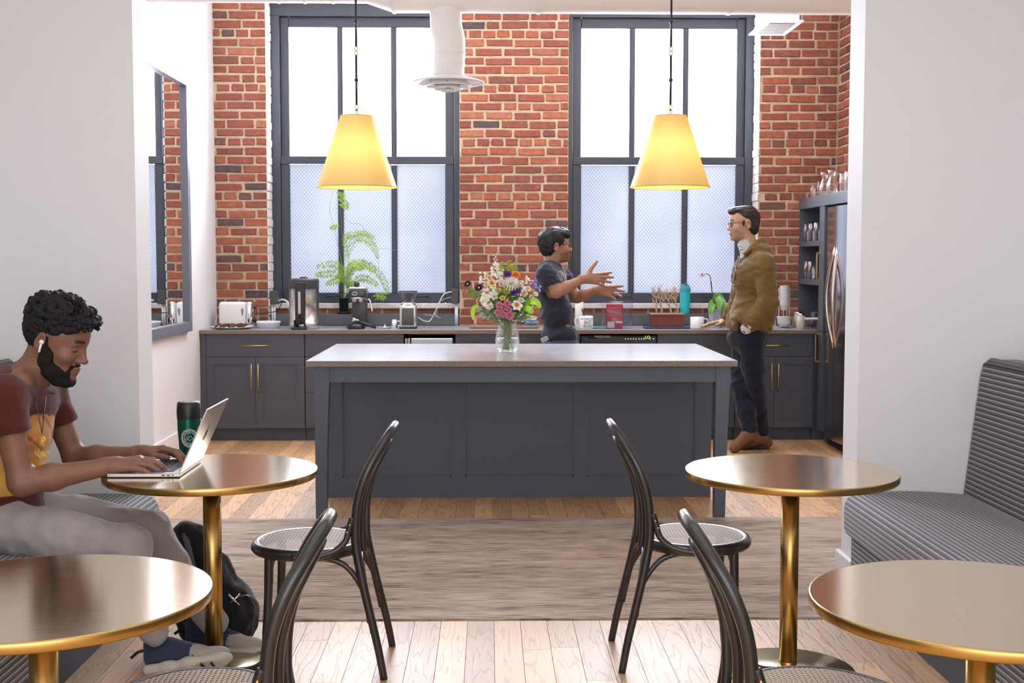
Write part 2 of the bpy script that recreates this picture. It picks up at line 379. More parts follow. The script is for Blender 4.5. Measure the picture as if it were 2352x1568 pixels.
for nm, xa, xb, sd in (('wall_back_apron_left', w1l, w1r, 5), ('wall_back_apron_right', w2l, w2r, 6)):
    wb = bwall(nm, xa, xb, YF-.03, 11.25, 0, ZSILL)
    zc = ZSILL-.034; pos = xa+.01; rr_ = random.Random(sd)
    while pos < xb-.1:
        o = bpy.data.objects.new('brick', rr_.choice(V_s)); COL.objects.link(o); o.parent = wb; o.location = Vector((pos+BL/2, YF-.036, zc))-ORG[wb.name]; pos += BL+MJ
    bwall('wall_back_header', xa, xb, YF-.06, 11.25, ZHEAD, ZTOP)
# painted brick reveals beside the windows (toothed edge: one piece per course)
for nm, x, sg, a in (('wall_reveal_left', w1l, 1, 0), ('wall_reveal_right', w2r, -1, 1)):
    b = MB(); b.box(min(x, x+sg*.004), max(x, x+sg*.004), YW+.02, YF+.02, .93, ZHEAD)
    rv = single(nm, b.mesh(), M_wbrick, None, None); rv['kind'] = 'structure'; row = 12
    while row*COURSE < ZHEAD-.05:
        q = MB(); t = rnd.uniform(.007, .016); y1 = YF-.01
        q.box(min(x, x+sg*t), max(x, x+sg*t), YW-.001+rnd.uniform(-.002, .004), y1, row*COURSE+.006, (row+1)*COURSE-.006, bev=.004)
        link('brick', q.mesh(), M_wbrick, rv); row += 1
# ---- windows
M_pane = glass_mat('clear_pane', t=.97, rough=.01)
M_wire, nt, p, N, L = nodes_mat('frosted_wire_glass')
nt.nodes.remove(p); out = nt.nodes['Material Output']
tc = N('ShaderNodeTexCoord'); 
def diag(sx, sz):
    sp = N('ShaderNodeSeparateXYZ'); L(tc.outputs['Object'], sp.inputs[0])
    a = N('ShaderNodeMath'); a.operation = 'MULTIPLY'; a.inputs[1].default_value = sx; L(sp.outputs[0], a.inputs[0])
    c = N('ShaderNodeMath'); c.operation = 'MULTIPLY_ADD'; c.inputs[1].default_value = sz; L(sp.outputs[2], c.inputs[0]); L(a.outputs[0], c.inputs[2])
    f = N('ShaderNodeMath'); f.operation = 'PINGPONG'; f.inputs[1].default_value = .5; L(c.outputs[0], f.inputs[0])
    g = N('ShaderNodeMath'); g.operation = 'LESS_THAN'; g.inputs[1].default_value = .07; L(f.outputs[0], g.inputs[0]); return g
d1 = diag(34, 28); d2 = diag(-34, 28); mxm = N('ShaderNodeMath'); mxm.operation = 'MAXIMUM'; L(d1.outputs[0], mxm.inputs[0]); L(d2.outputs[0], mxm.inputs[1])
nz = N('ShaderNodeTexNoise'); nz.inputs['Scale'].default_value = 2.2; nz.inputs['Detail'].default_value = 6; L(tc.outputs['Object'], nz.inputs['Vector'])
cr = N('ShaderNodeValToRGB'); L(nz.outputs['Fac'], cr.inputs[0]); cr.color_ramp.elements[0].position = .3; cr.color_ramp.elements[0].color = (.10, .103, .115, 1); cr.color_ramp.elements[1].position = .7; cr.color_ramp.elements[1].color = (.12, .123, .133, 1)
cm = N('ShaderNodeMix'); cm.data_type = 'RGBA'; L(mxm.outputs[0], cm.inputs[0]); L(cr.outputs[0], cm.inputs[6]); cm.inputs[7].default_value = (.18, .183, .19, 1)
tl = N('ShaderNodeBsdfTranslucent'); L(cm.outputs[2], tl.inputs[0]); gl = N('ShaderNodeBsdfGlossy'); gl.inputs['Roughness'].default_value = .35; ms = N('ShaderNodeMixShader'); ms.inputs[0].default_value = .05
L(tl.outputs[0], ms.inputs[1]); L(gl.outputs[0], ms.inputs[2]); L(ms.outputs[0], out.inputs[0])
WIRE_RAMP = cr
def zrow(py): return PY(1100, py, YF).z
def xcol(px): return PY(px, 450, YF).x
def window(name, xa, xb, gl_, m1, m2, gr):
    """px columns: glass left, mullions, glass right"""
    g0, g1 = xcol(gl_), xcol(gr); mm = [(xcol(a), xcol(c)) for a, c in (m1, m2)]
    root = struct(name, ((xa+xb)/2, YF+.05, ZSILL))
    zt, zm1, zm0, zb, zr = zrow(62), zrow(359.5), zrow(377.5), zrow(672.5), zrow(696)
    b = MB(); sl = g0-xcol(gl_-20); 
    b.box(xa, g0-.075, YF, YF+.12, zr, ZHEAD, bev=.004); b.box(g1+.075, xb, YF, YF+.12, zr, ZHEAD, bev=.004); b.box(xa, xb, YF-.004, YF+.12, zt+.09, ZHEAD, bev=.004)
    b.box(xa, xb, YF-.03, YF+.12, zt+.2, zt+.225, bev=.004)
    link('window_frame', b.mesh(), M_frame, root)
    for (z0, z1, dy, nm) in ((zm0, zt, .05, 'upper_sash'), (zb, zm1, .02, 'lower_sash')):
        b = MB(); y0, y1 = YF+dy, YF+dy+.04; up = nm[0] == 'u'
        b.box(g0-.075, g0, y0, y1, z0-(.0 if up else .09), z1+(.09 if up else .0), bev=.005); b.box(g1, g1+.075, y0, y1, z0-(.0 if up else .09), z1+(.09 if up else .0), bev=.005)
        if up: b.box(g0, g1, y0, y1, z1, z1+.09, bev=.005)
        else:
            b.box(g0, g1, y0, y1, z0-.09, z0, bev=.005); b.box(g0-.075, g1+.075, y0-.012, y1, zm0+.0, zm1, bev=.004)
        sash = link(nm, b.mesh(), M_frame, root)
        top = z1 if up else zm0-.008
        for a, c in mm:
            q = MB(); q.box(a, c, y0+.002, y1, z0, top); q.box(a+.012, c-.012, y0-.006, y0+.004, z0, top, bev=.003); link('mullion', q.mesh(), M_frame, sash)
        for a, c in ((g0, mm[0][0]), (mm[0][1], mm[1][0]), (mm[1][1], g1)):
            q = MB(); q.box(a-.004, c+.004, y0+.022, y0+.027, z0-.004, top+.004); link('pane', q.mesh(), M_pane if up else M_wire, sash)
        if not up:
            for px_ in (.28, .84):
                cx = g0+(g1-g0)*px_; q = MB(); zz = z0-.035
                q.tube(spline([(cx-.06, y0, zz), (cx-.06, y0-.03, zz+.004), (cx, y0-.034, zz+.004), (cx+.06, y0-.03, zz+.004), (cx+.06, y0, zz)], 4), .006, 6); link('sash_lift', q.mesh(), M_black, sash, True)
    b = MB(); b.box(xa+.002, xb-.002, YF-.06, YF+.1, ZSILL+.001, zr, bev=.005); link('sill', b.mesh(), M_wbrick, root)
    return root
window('window_1', w1l+.004, w1r+.0, 665, (776, 788), (899, 911.5), 1023)
window('window_2', w2l-.0, w2r-.004, 1335, (1445.5, 1458), (1568, 1580.5), 1691)
# ================================================================== CABINETS, ISLAND, FRIDGE
YD = 10.085                       # door faces of the back run
M_stone = mat('concrete_grey_stone', (.36, .355, .385), .21, spec=.35, var=.08, vscale=6)
M_stone_e = mat('rough_stone_edge', (.26, .20, .165), .8, spec=.2, bump=.4, bscale=500, var=.35, vscale=220)
M_dark = mat('dark_recess', (.02, .021, .026), .6)
def xk(px, py=880): return PY(px, py, YD).x
def zk(py): return PY(1100, py, YD).z
def pull(parent, x0, x1, z0, z1, y, proud=.032, axis='-y', r=.0055):
    """bar handle between two points; projects to -y or -x"""
    q = MB(); a, c = Vector((x0, y, z0)), Vector((x1, y, z1)); d = (c-a).normalized()
    off = Vector((0, -proud, 0)) if axis == '-y' else Vector((-proud, 0, 0))
    q.tube([a+off, a+off+d*.012, a+off+d*.0121, c+off-d*.0121, c+off-d*.012, c+off], [r*.8, r*.8, r, r, r*.8, r*.8], 10)
    for e_ in (a+d*.02, c-d*.02): q.tube([e_, e_+off], r*.7, 8)
    return link('handle', q.mesh(), M_brass, parent, True)
def front(parent, name, x0, x1, z0, z1, y=YD, shaker=True, th=.02, g=.0015, m=None):
    """a shaker door or a slab drawer front facing -y"""
    b = MB(); x0 += g; x1 -= g; z0 += g; z1 -= g; m = m or M_slate
    if shaker:
        w = .058
        b.box(x0, x0+w, y, y+th, z0, z1); b.box(x1-w, x1, y, y+th, z0, z1); b.box(x0+w, x1-w, y, y+th, z1-w, z1); b.box(x0+w, x1-w, y, y+th, z0, z0+w)
        b.box(x0+w-.001, x1-w+.001, y+.010, y+th, z0+w-.001, z1-w+.001)
        e_ = .008
        for (a, c, d, f) in ((x0+w, x1-w, z0+w, z0+w+e_), (x0+w, x1-w, z1-w-e_, z1-w)): b.box(a, c, y+.005, y+.012, d, f)
        for (a, c) in ((x0+w, x0+w+e_), (x1-w-e_, x1-w)): b.box(a, c, y+.005, y+.012, z0+w+e_, z1-w-e_)
    else: b.box(x0, x1, y, y+th, z0, z1, bev=.0015)
    return link(name, b.mesh(), m, parent)
Z0, ZC = .105, .877
zdr = zk(819)
def cabinet(label, pa, pb, kind, hpx=None, endl=False):
    xa, xb = xk(pa), xk(pb)
    t = thing('base_cabinet', label, 'cabinet', ((xa+xb)/2, YD+.3, 0), 'base cabinets under the back counter')
    b = MB(); b.box(xa+.001, xb-.001, YD+.021, YW-.004, Z0, ZC); link('body', b.mesh(), M_slate, t)
    b = MB(); b.box(xa+.001, xb-.001, YD+.06, YD+.08, 0, Z0); link('toe_kick', b.mesh(), M_slate, t)
    x0 = xa
    if endl:
        x0 = xk(474); b = MB(); b.box(xa, x0-.001, YD, YD+.021, 0, ZC); link('end_stile', b.mesh(), M_slate, t)
    if kind == 'door':
        d = front(t, 'drawer', x0, xb, zdr, ZC, shaker=False); c = (x0+xb)/2; pull(d, c-.117, c+.117, zk(793), zk(793), YD)
        for (a, e_, s) in ((x0, c, -1), (c, xb, 1)):
            dd = front(t, 'door', a, e_, Z0, zdr); hx = c+s*.028; pull(dd, hx, hx, zk(900), zk(834), YD)
    elif kind == 'drawers':
        zz = [ZC, zdr, zk(902), Z0]
        for i in range(3):
            d = front(t, 'drawer', x0, xb, zz[i+1], zz[i], shaker=False); c = (x0+xb)/2; zc_ = (zz[i]+zz[i+1])/2-.02; pull(d, c-.13, c+.13, zc_, zc_, YD)
    elif kind == 'sink':
        c = (x0+xb)/2
        for (a, e_) in ((x0, c), (c, xb)):
            front(t, 'false_front', a, e_, zdr, ZC); front(t, 'door', a, e_, Z0, zdr)
    return t
cabinet('slate cabinet at the left end by the white wall, one drawer over two doors', 462, 700, 'door', endl=True)
cabinet('slate three-drawer cabinet half hidden behind the left end of the island', 701, 928, 'drawers')
cabinet('slate cabinet with panelled fronts behind the flower vase', 1046, 1332, 'sink')
cabinet('slate cabinet right of the dishwasher, behind the right end of the island', 1509, 1688, 'door')
cabinet('slate cabinet with brass pulls beside the refrigerator, behind the man in the olive jacket', 1689, 1868, 'door')
# under-counter steel appliance
xa, xb = xk(929.5), xk(1045)
t = thing('undercounter_fridge', 'stainless under-counter appliance door showing above the island, left of the vase', 'appliance', ((xa+xb)/2, YD+.3, 0))
b = MB(); b.box(xa+.002, xb-.002, YD+.02, YW-.01, 0.0, .83); link('body', b.mesh(), M_dark, t)
b = MB(); b.box(xk(945), xk(1041), YD-.025, YD+.018, .12, zk(776), bev=.006); link('door', b.mesh(), M_steel, t)
b = MB(); b.box(xk(931), xk(936), YD-.012, YD+.018, .12, zk(776), bev=.003); b.box(xk(937), xk(943), YD-.018, YD+.018, .12, zk(776), bev=.003); link('trim', b.mesh(), mat('copper_trim', (.6, .45, .38), .3, metal=1), t)
# dishwasher
xa, xb = xk(1333), xk(1507.5)
t = thing('dishwasher', 'black dishwasher with a lit control strip under the counter', 'dishwasher', ((xa+xb)/2, YD+.3, 0))
b = MB(); b.box(xa+.002, xb-.002, YD+.02, YW-.01, 0, .86); link('body', b.mesh(), M_dark, t)
M_dw = mat('dark_dishwasher_front', (.03, .03, .034), .35)
b = MB(); b.box(xa+.003, xb-.003, YD-.012, YD+.018, .77, .858, bev=.004); cp_ = link('control_panel', b.mesh(), M_dw, t)
b = MB(); b.box(xa+.003, xb-.003, YD-.008, YD+.018, .1, .766, bev=.004); link('door', b.mesh(), M_dw, t)
b = MB(); b.box(xa+.003, xb-.003, YD+.05, YD+.07, 0, .1); link('toe_kick', b.mesh(), M_dark, t)
M_lab = mat('pale_lettering', (.55, .52, .5), .5); M_dot = mat('indicator_light', (.8, .8, .8), .4, emit=(1, 1, 1), estr=.6)
zt_ = zk(774)
text_obj('brand_lettering', 'FRIGIDAIRE', .026, frame_mtx((xk(1383), YD-.0125, zk(773)), (1, 0, 0), (0, 0, 1)), M_lab, cp_)
b = MB(); b.box(xk(1351), xk(1374), YD-.0128, YD-.012, zk(777), zk(771)); link('badge', b.mesh(), M_blackg, cp_)
text_obj('display', 'LO', .034, frame_mtx((xk(1486), YD-.0125, zk(774.5)), (1, 0, 0), (0, 0, 1)), mat('display_green', (.3, .6, .1), .5, emit=(.55, 1, .15), estr=1.2), cp_)
b = MB()
for k, px in enumerate((1436, 1442, 1448, 1454, 1460, 1467, 1472.5, 1478, 1492, 1500)): b.box(xk(px)-.004, xk(px)+.004, YD-.0128, YD-.012, zk(779), zk(777))
link('indicator_lights', b.mesh(), M_dot, cp_, kind='stuff')
# worktop and ledge
b = MB(); xe = PY(1888, 756, 10.06).x
b.box(XL+.001, xe, 10.061, YW+.005, .8775, .909, bev=.001)
me = b.mesh()
for f in me.polygons: f.material_index = 0 if f.normal.z > .5 else 1
t = single('counter_worktop', me, [M_stone, M_stone_e], 'long grey stone worktop of the back counter with a rough brown edge', 'worktop')
for nm, xa, xb in (('left', w1l+.005, w1r-.003), ('right', w2l+.003, w2r-.004)):
    b = MB(); b.box(xa, xb, YF-.185, YF-.045, .9095, PY(1100, 721.5, YF-.185).z, bev=.002)
    single('backsplash_ledge', b.mesh(), mat('ledge_stone', (.1, .105, .125), .35, var=.1), 'dark grey ledge along the back of the counter below the %s window' % nm, 'ledge')
# ---- island
ix0, ix1, iy0, iy1 = -1.033, 1.410, 6.985, 8.415
b = MB(); b.box(ix0, ix1, iy0, iy1, .877, .910, bev=.0012); me = b.mesh()
for f in me.polygons: f.material_index = 0 if f.normal.z > .5 else 1
single('island_worktop', me, [M_stone, M_stone_e], 'grey stone slab topping the kitchen island with a rough brown edge', 'worktop')
t = thing('kitchen_island', 'slate blue kitchen island base with recessed panels and tapered corner legs', 'island', ((ix0+ix1)/2, (iy0+iy1)/2, 0))
lw = .083; lx0, lx1 = ix0+.045, ix1-.035; ly = iy0+.03; za = .786
def leg(xa, taper_in, y0=ly):
    yb = y0+lw; b = bmesh.new(); rings = []
    for z, f in ((.8765, 1), (za-.01, 1), (za-.1, .93), (.45, .84), (.0, .74)):
        if taper_in: xs = (xa, xa+lw*f)
        else: xs = (xa, xa+lw*f)
        rings.append([b.verts.new((x, y, z)) for x, y in ((xs[0], y0), (xs[1], y0), (xs[1], y0+lw*f), (xs[0], y0+lw*f))])
    for A, D in zip(rings, rings[1:]):
        for i in range(4): b.faces.new((A[i], D[i], D[(i+1) % 4], A[(i+1) % 4]))
    b.faces.new(rings[0]); b.faces.new(rings[-1][::-1]); bmesh.ops.recalc_face_normals(b, faces=list(b.faces))
    q = MB(); q._add(b); return q.mesh()
link('leg', leg(lx0, True), M_slate, t); link('leg', leg(lx1-lw, False), M_slate, t)
b = MB(); b.box(lx0+lw, lx1-lw, ly+.006, ly+.028, za, .8765); link('apron', b.mesh(), M_slate, t)
yp = 7.665; bx0, bx1 = -1.006, 1.386
b = MB(); b.box(lx0+.02, lx0+.042, ly+lw, yp+.02, za, .8765); link('side_rail', b.mesh(), M_slate, t)
b = MB(); b.box(lx1-.042, lx1-.02, ly+lw, yp+.02, za, .8765); link('side_rail', b.mesh(), M_slate, t)
b = MB(); b.box(bx0, bx1, yp+.02, iy1-.03, 0.0, .8765); link('body', b.mesh(), M_slate, t)
# face frame: stiles, rails and three recessed panels
st = [(bx0, PY(786, 1000, yp).x), (PY(1037, 1000, yp).x, PY(1068, 1000, yp).x), (PY(1318, 1000, yp).x, PY(1349, 1000, yp).x), (PY(1597, 1000, yp).x, bx1)]
zr0 = PY(1100, 1095, yp).z
for a, c in st:
    b = MB(); b.box(a, c, yp, yp+.02, zr0, .8765); link('stile', b.mesh(), M_slate, t)
b = MB(); b.box(bx0, bx1, yp, yp+.02, 0, zr0); link('rail', b.mesh(), M_slate, t)
b = MB(); b.box(bx0, bx1, yp+.001, yp+.0195, .80, .8764); link('rail', b.mesh(), M_slate, t)
for (a, c), (d, f) in zip(st, st[1:]):
    b = MB(); b.box(c, d, yp+.012, yp+.0199, zr0, .80); b.box(c, d, yp+.004, yp+.012, zr0, zr0+.008); b.box(c, c+.008, yp+.004, yp+.012, zr0, .8); b.box(d-.008, d, yp+.004, yp+.012, zr0, .8)
    link('panel', b.mesh(), M_slate, t)
# ---- right-hand tall units: hutch, pull-out, fridge, bridge
XF = 2.68; yh0, yh1 = 10.035, 10.715; ZT = 2.0
xe2 = XR-.015
t = thing('open_shelf_hutch', 'slate open shelf unit on the counter in the right corner holding drinking glasses', 'shelf', ((XF+xe2)/2, (yh0+yh1)/2, .9095))
b = MB(); b.box(xe2-.02, xe2, yh0+.02, yh1-.02, .9095, ZT-.09); link('back_panel', b.mesh(), M_slate, t)
b = MB(); b.box(XF, xe2-.02, yh1-.02, yh1, .9095, ZT-.09); link('side_panel', b.mesh(), M_slate, t)
b = MB(); b.box(XF, xe2-.02, yh0, yh0+.02, .9095, ZT-.09); link('side_panel', b.mesh(), M_slate, t)
zs1 = PX(1868, 553, XF).z; zs2 = PX(1868, 642, XF).z
for zz in (zs1, zs2):
    b = MB(); b.box(XF, xe2-.02, yh0+.02, yh1-.02, zz-.045, zz, bev=.002); link('shelf', b.mesh(), M_slate, t)
t = thing('pull_out_pantry', 'narrow slate pull-out with two brass bar handles left of the refrigerator', 'cabinet', (XF+.15, 9.97, 0))
b = MB(); b.box(XF, xe2, 9.905, 10.03, .9, ZT-.09, bev=.002); u = link('upper_front', b.mesh(), M_slate, t)
b = MB(); b.box(XF, xe2, 9.905, 10.03, .1, .896, bev=.002); l_ = link('lower_front', b.mesh(), M_slate, t)
b = MB(); b.box(XF+.06, xe2, 9.905, 10.03, 0, .1); link('toe_kick', b.mesh(), M_slate, t)
def pullx(parent, y, z0, z1):
    q = MB(); x = XF-.042
    q.box(x, x+.012, y-.006, y+.006, z0, z1, bev=.001); q.box(x, XF, y-.006, y+.006, z0, z0+.012); q.box(x, XF, y-.006, y+.006, z1-.012, z1)
    return link('handle', q.mesh(), M_brass, parent)
pullx(u, 9.985, PX(1885, 643, XF).z, PX(1885, 579, XF).z); pullx(l_, 9.985, PX(1885, 832, XF).z, PX(1885, 765, XF).z)
b = MB(); b.box(XF-.005, xe2, 8.95, yh1, ZT-.0895, ZT, bev=.003)
single('cabinet_bridge', b.mesh(), M_slate, 'slate top panel bridging the shelf unit and the refrigerator, glassware standing on it', 'cabinet')
b = MB(); b.box(xk(1868)+.002, XF+.2, YD+.03, YW-.02, 0, .8765)
single('corner_filler', b.mesh(), M_slate, 'dark slate filler panel in the corner between base cabinet and pull-out', 'panel')
# refrigerator
yf0, yfm, yf1 = 8.98, 9.455, 9.9; xf = XF+.0
t = thing('refrigerator', 'tall stainless french door refrigerator with curved bar handles', 'refrigerator', (xf+.16, (yf0+yf1)/2, 0))
b = MB(); b.box(xf+.05, xe2, yf0, yf1, .0, 1.895); link('body', b.mesh(), M_dark, t)
M_fr = mat('fridge_steel', (.56, .55, .57), .16, metal=1, bump=.015, bscale=500, stretch=(1, 60, 60))
for (ya, yb) in ((yf0+.002, yfm-.003), (yfm+.003, yf1-.002)):
    b = bmesh.new(); n = 10; rows = []
    for z in (.09, 1.89):
        rows.append([b.verts.new((xf+.045-.08*math.sin(math.pi*(.12+.76*((yf0+(yf1-yf0)*(((ya-yf0)/(yf1-yf0))+(yb-ya)/(yf1-yf0)*k/n))-yf0)/(yf1-yf0))), ya+(yb-ya)*k/n, z)) for k in range(n+1)] + [b.verts.new((xf+.049, yb, z)), b.verts.new((xf+.049, ya, z))])
    m_ = len(rows[0])
    for i in range(m_): b.faces.new((rows[0][i], rows[0][(i+1) % m_], rows[1][(i+1) % m_], rows[1][i]))
    b.faces.new(rows[0][::-1]); b.faces.new(rows[1]); bmesh.ops.recalc_face_normals(b, faces=list(b.faces)); q = MB(); q._add(b)
    d = link('door', q.mesh(), M_fr, t)
    s = 1 if ya > yf0+.1 else -1; yc_ = yfm+s*.055; q = MB()
    zt2, zb2 = PX(1925, 568, xf-.05).z, PX(1925, 808, xf-.05).z; pts = []
    for k in range(13):
        f = k/12; pts.append((xf-.02-.055*math.sin(math.pi*f), yc_+s*.06*math.sin(math.pi*f)-s*.03, zb2+(zt2-zb2)*f))
    q.tube(pts, .016, 10, flat=1.0); link('handle', q.mesh(), mat('warm_steel', (.66, .56, .5), .22, metal=1), d, True)
b = MB(); b.box(xf+.07, xf+.2, yf0+.01, yf1-.01, 0, .08); link('kick_grille', b.mesh(), M_black, t)
b = MB(); b.box(XF+.02, xe2, 8.93, 8.975, 0, ZT-.09); single('fridge_end_panel', b.mesh(), M_slate, 'slate end panel on the near side of the refrigerator', 'panel')
# ---- mirror on the left wall
xm = XL; ym0, ym1 = 8.25, PX(437, 500, XL+.035).y; zm_b, zm_t = .925, 2.875
t = thing('wall_mirror', 'large wall mirror in a slate blue frame on the white left wall', 'mirror', (xm+.02, (ym0+ym1)/2, zm_b))
fw = .075; M_mf = mat('mirror_frame_paint', (.16, .175, .22), .35)
b = MB(); b.box(xm+.001, xm+.04, ym0, ym1, zm_t-fw, zm_t, bev=.002); b.box(xm+.001, xm+.04, ym0, ym1, zm_b, zm_b+fw, bev=.002)
b.box(xm+.001, xm+.04, ym0, ym0+fw, zm_b+fw, zm_t-fw); b.box(xm+.001, xm+.04, ym1-fw, ym1, zm_b+fw, zm_t-fw); link('frame', b.mesh(), M_mf, t)
b = MB(); b.box(xm+.001, xm+.012, ym0+fw, ym1-fw, zm_b+fw, zm_t-fw); link('glass', b.mesh(), mat('mirror_silver', (.9, .91, .93), .012, metal=1), t)
# ---- ductwork
M_duct = mat('painted_duct', (.80, .765, .735), .6, spec=.3, bump=.08, bscale=30)
yd = 8.7; pxm = 2850/8.7
def ductz(py): return PY(1100, py, yd).z
zB, zA = ductz(31.5)+.006, ductz(9.5)+.004; r2, r1_ = .26, .2
xA = PY(842, 10, yd).x; xB = PY(905, 30, yd).x
t = thing('air_duct', 'white painted round air duct running across the kitchen ceiling, stepping wider mid-run', 'duct', (.3, yd, zB))
def ductseg(x0, x1, ra, rb, za_, zb_, nm, n=40):
    b = bmesh.new(); A = [b.verts.new((x0, yd+ra*math.cos(2*math.pi*i/n), za_+ra+ra*math.sin(2*math.pi*i/n))) for i in range(n)]
    D = [b.verts.new((x1, yd+rb*math.cos(2*math.pi*i/n), zb_+rb+rb*math.sin(2*math.pi*i/n))) for i in range(n)]
    for i in range(n): b.faces.new((A[i], A[(i+1) % n], D[(i+1) % n], D[i]))
    bmesh.ops.recalc_face_normals(b, faces=list(b.faces)); q = MB(); q._add(b); return link(nm, q.mesh(), M_duct, t, True)
ductseg(XL+.002, xA, r1_, r1_, zA, zA, 'duct_run'); ductseg(xA, xB, r1_, r2, zA, zB, 'reducer')
xs_ = [xB, PY(1237, 10, yd).x, PY(1675, 10, yd).x, XR+.0]
for a, c in zip(xs_, xs_[1:]): ductseg(a, c, r2, r2, zB, zB, 'duct_run')
for a in xs_[:3]:
    ductseg(a-.01, a+.01, r2+.006, r2+.006, zB-.006, zB-.006, 'seam_band')
for px in (640, 700, 765): 
    a = PY(px, 10, yd).x; ductseg(a-.006, a+.006, r1_+.005, r1_+.005, zA-.005, zA-.005, 'seam_band')
# drop and round diffuser
zd = ductz(190); xd = PY(1029, 188, yd).x; xtop = PY(1024, 33, yd).x; rdp = 36/pxm
t2 = thing('ceiling_diffuser', 'round white ceiling diffuser hanging from a crooked duct drop', 'vent', (xd, yd, zd))
q = MB(); pts = [(xtop, yd, zB+.03), (xtop, yd, zB+.005), (xtop+.004, yd, zB-.1), (xd+.01, yd, zB-.2), (xd+.005, yd, zd+.1), (xd, yd, zd+.03)]
q.tube(spline(pts, 5), rdp, 28, caps=False); link('duct_drop', q.mesh(), M_duct, t2, True)
for k in range(3):
    zz = zd+.05+.075*k; q = MB(); q.lathe([(rdp+.001, -.006), (rdp+.005, 0), (rdp+.001, .006)], (xd+.003+.004*k, yd, zz), 28, cap=False); link('tape_band', q.mesh(), M_duct, t2, True)
M_diff = mat('diffuser_white', (.8, .78, .8), .4)
R_ = 83/pxm
for k, (ra, rb, z0, z1) in enumerate(((rdp, R_, .045, -.0), (R_*.5, R_*.66, .02, -.024), (R_*.24, R_*.42, .0, -.042), (.0, R_*.2, -.03, -.056))):
    q = MB(); q.lathe([(ra, z0), (rb*.9, z0*.3+z1*.7), (rb, z1), (rb, z1-.004), (rb*.88, z1-.002), (ra, z0-.006)], (xd, yd, zd), 48, cap=False); link('cone_ring', q.mesh(), M_diff, t2, True)
q = MB(); q.lathe([(0, .03), (rdp*1.3, .03)], (xd, yd, zd), 32, cap=False); q.box(xd-.006, xd+.006, yd-R_*.6, yd+R_*.6, zd-.014, zd-.004); q.box(xd-R_*.6, xd+R_*.6, yd-.006, yd+.006, zd-.014, zd-.004); link('core', q.mesh(), mat('diffuser_shadow', (.25, .25, .28), .6), t2)
# square return vent near the right corner
zq = PY(1800, 66, 9.8).z; a0 = PY(1757, 53, 9.5).x; a1 = PY(1847, 53, 9.5).x
t3 = thing('square_air_vent', 'square white air vent box below the duct near the right brick corner', 'vent', ((a0+a1)/2, 9.8, zq))
b = MB(); b.box(a0+.05, a1-.02, 9.56, 10.04, zq+.02, 3.9); link('box', b.mesh(), M_duct, t3)
b = MB(); b.box(a0, a1, 9.5, 10.1, zq, zq+.012, bev=.003); pl = link('plate', b.mesh(), M_diff, t3)
b = MB()
for k in range(9): yy = 9.58+.05*k; b.box(a0+.05, a1-.05, yy, yy+.02, zq-.008, zq-.001)
link('grille_slats', b.mesh(), mat('grille_grey', (.5, .5, .52), .5), pl)
# ---- pendants
def paper(name):
    m, nt, p, N, L = nodes_mat(name); nt.nodes.remove(p); o = nt.nodes['Material Output']
    d = N('ShaderNodeBsdfDiffuse'); tl = N('ShaderNodeBsdfTranslucent'); g = N('ShaderNodeBsdfGlossy'); m1 = N('ShaderNodeMixShader'); m2 = N('ShaderNodeMixShader')
    d.inputs[0].default_value = (.64, .48, .18, 1); tl.inputs[0].default_value = (.9, .70, .32, 1); g.inputs['Roughness'].default_value = .4; g.inputs[0].default_value = (1, .95, .8, 1)
    m1.inputs[0].default_value = .13; L(d.outputs[0], m1.inputs[1]); L(tl.outputs[0], m1.inputs[2]); m2.inputs[0].default_value = .06; L(m1.outputs[0], m2.inputs[1]); L(g.outputs[0], m2.inputs[2]); L(m2.outputs[0], o.inputs[0]); return m
M_shade = paper('mustard_paper_shade'); M_bulb = mat('bulb_glow', (1, .9, .7), .3, emit=(1, .8, .5), estr=25)
M_iron = mat('dark_iron', (.05, .05, .055), .35, metal=.8)
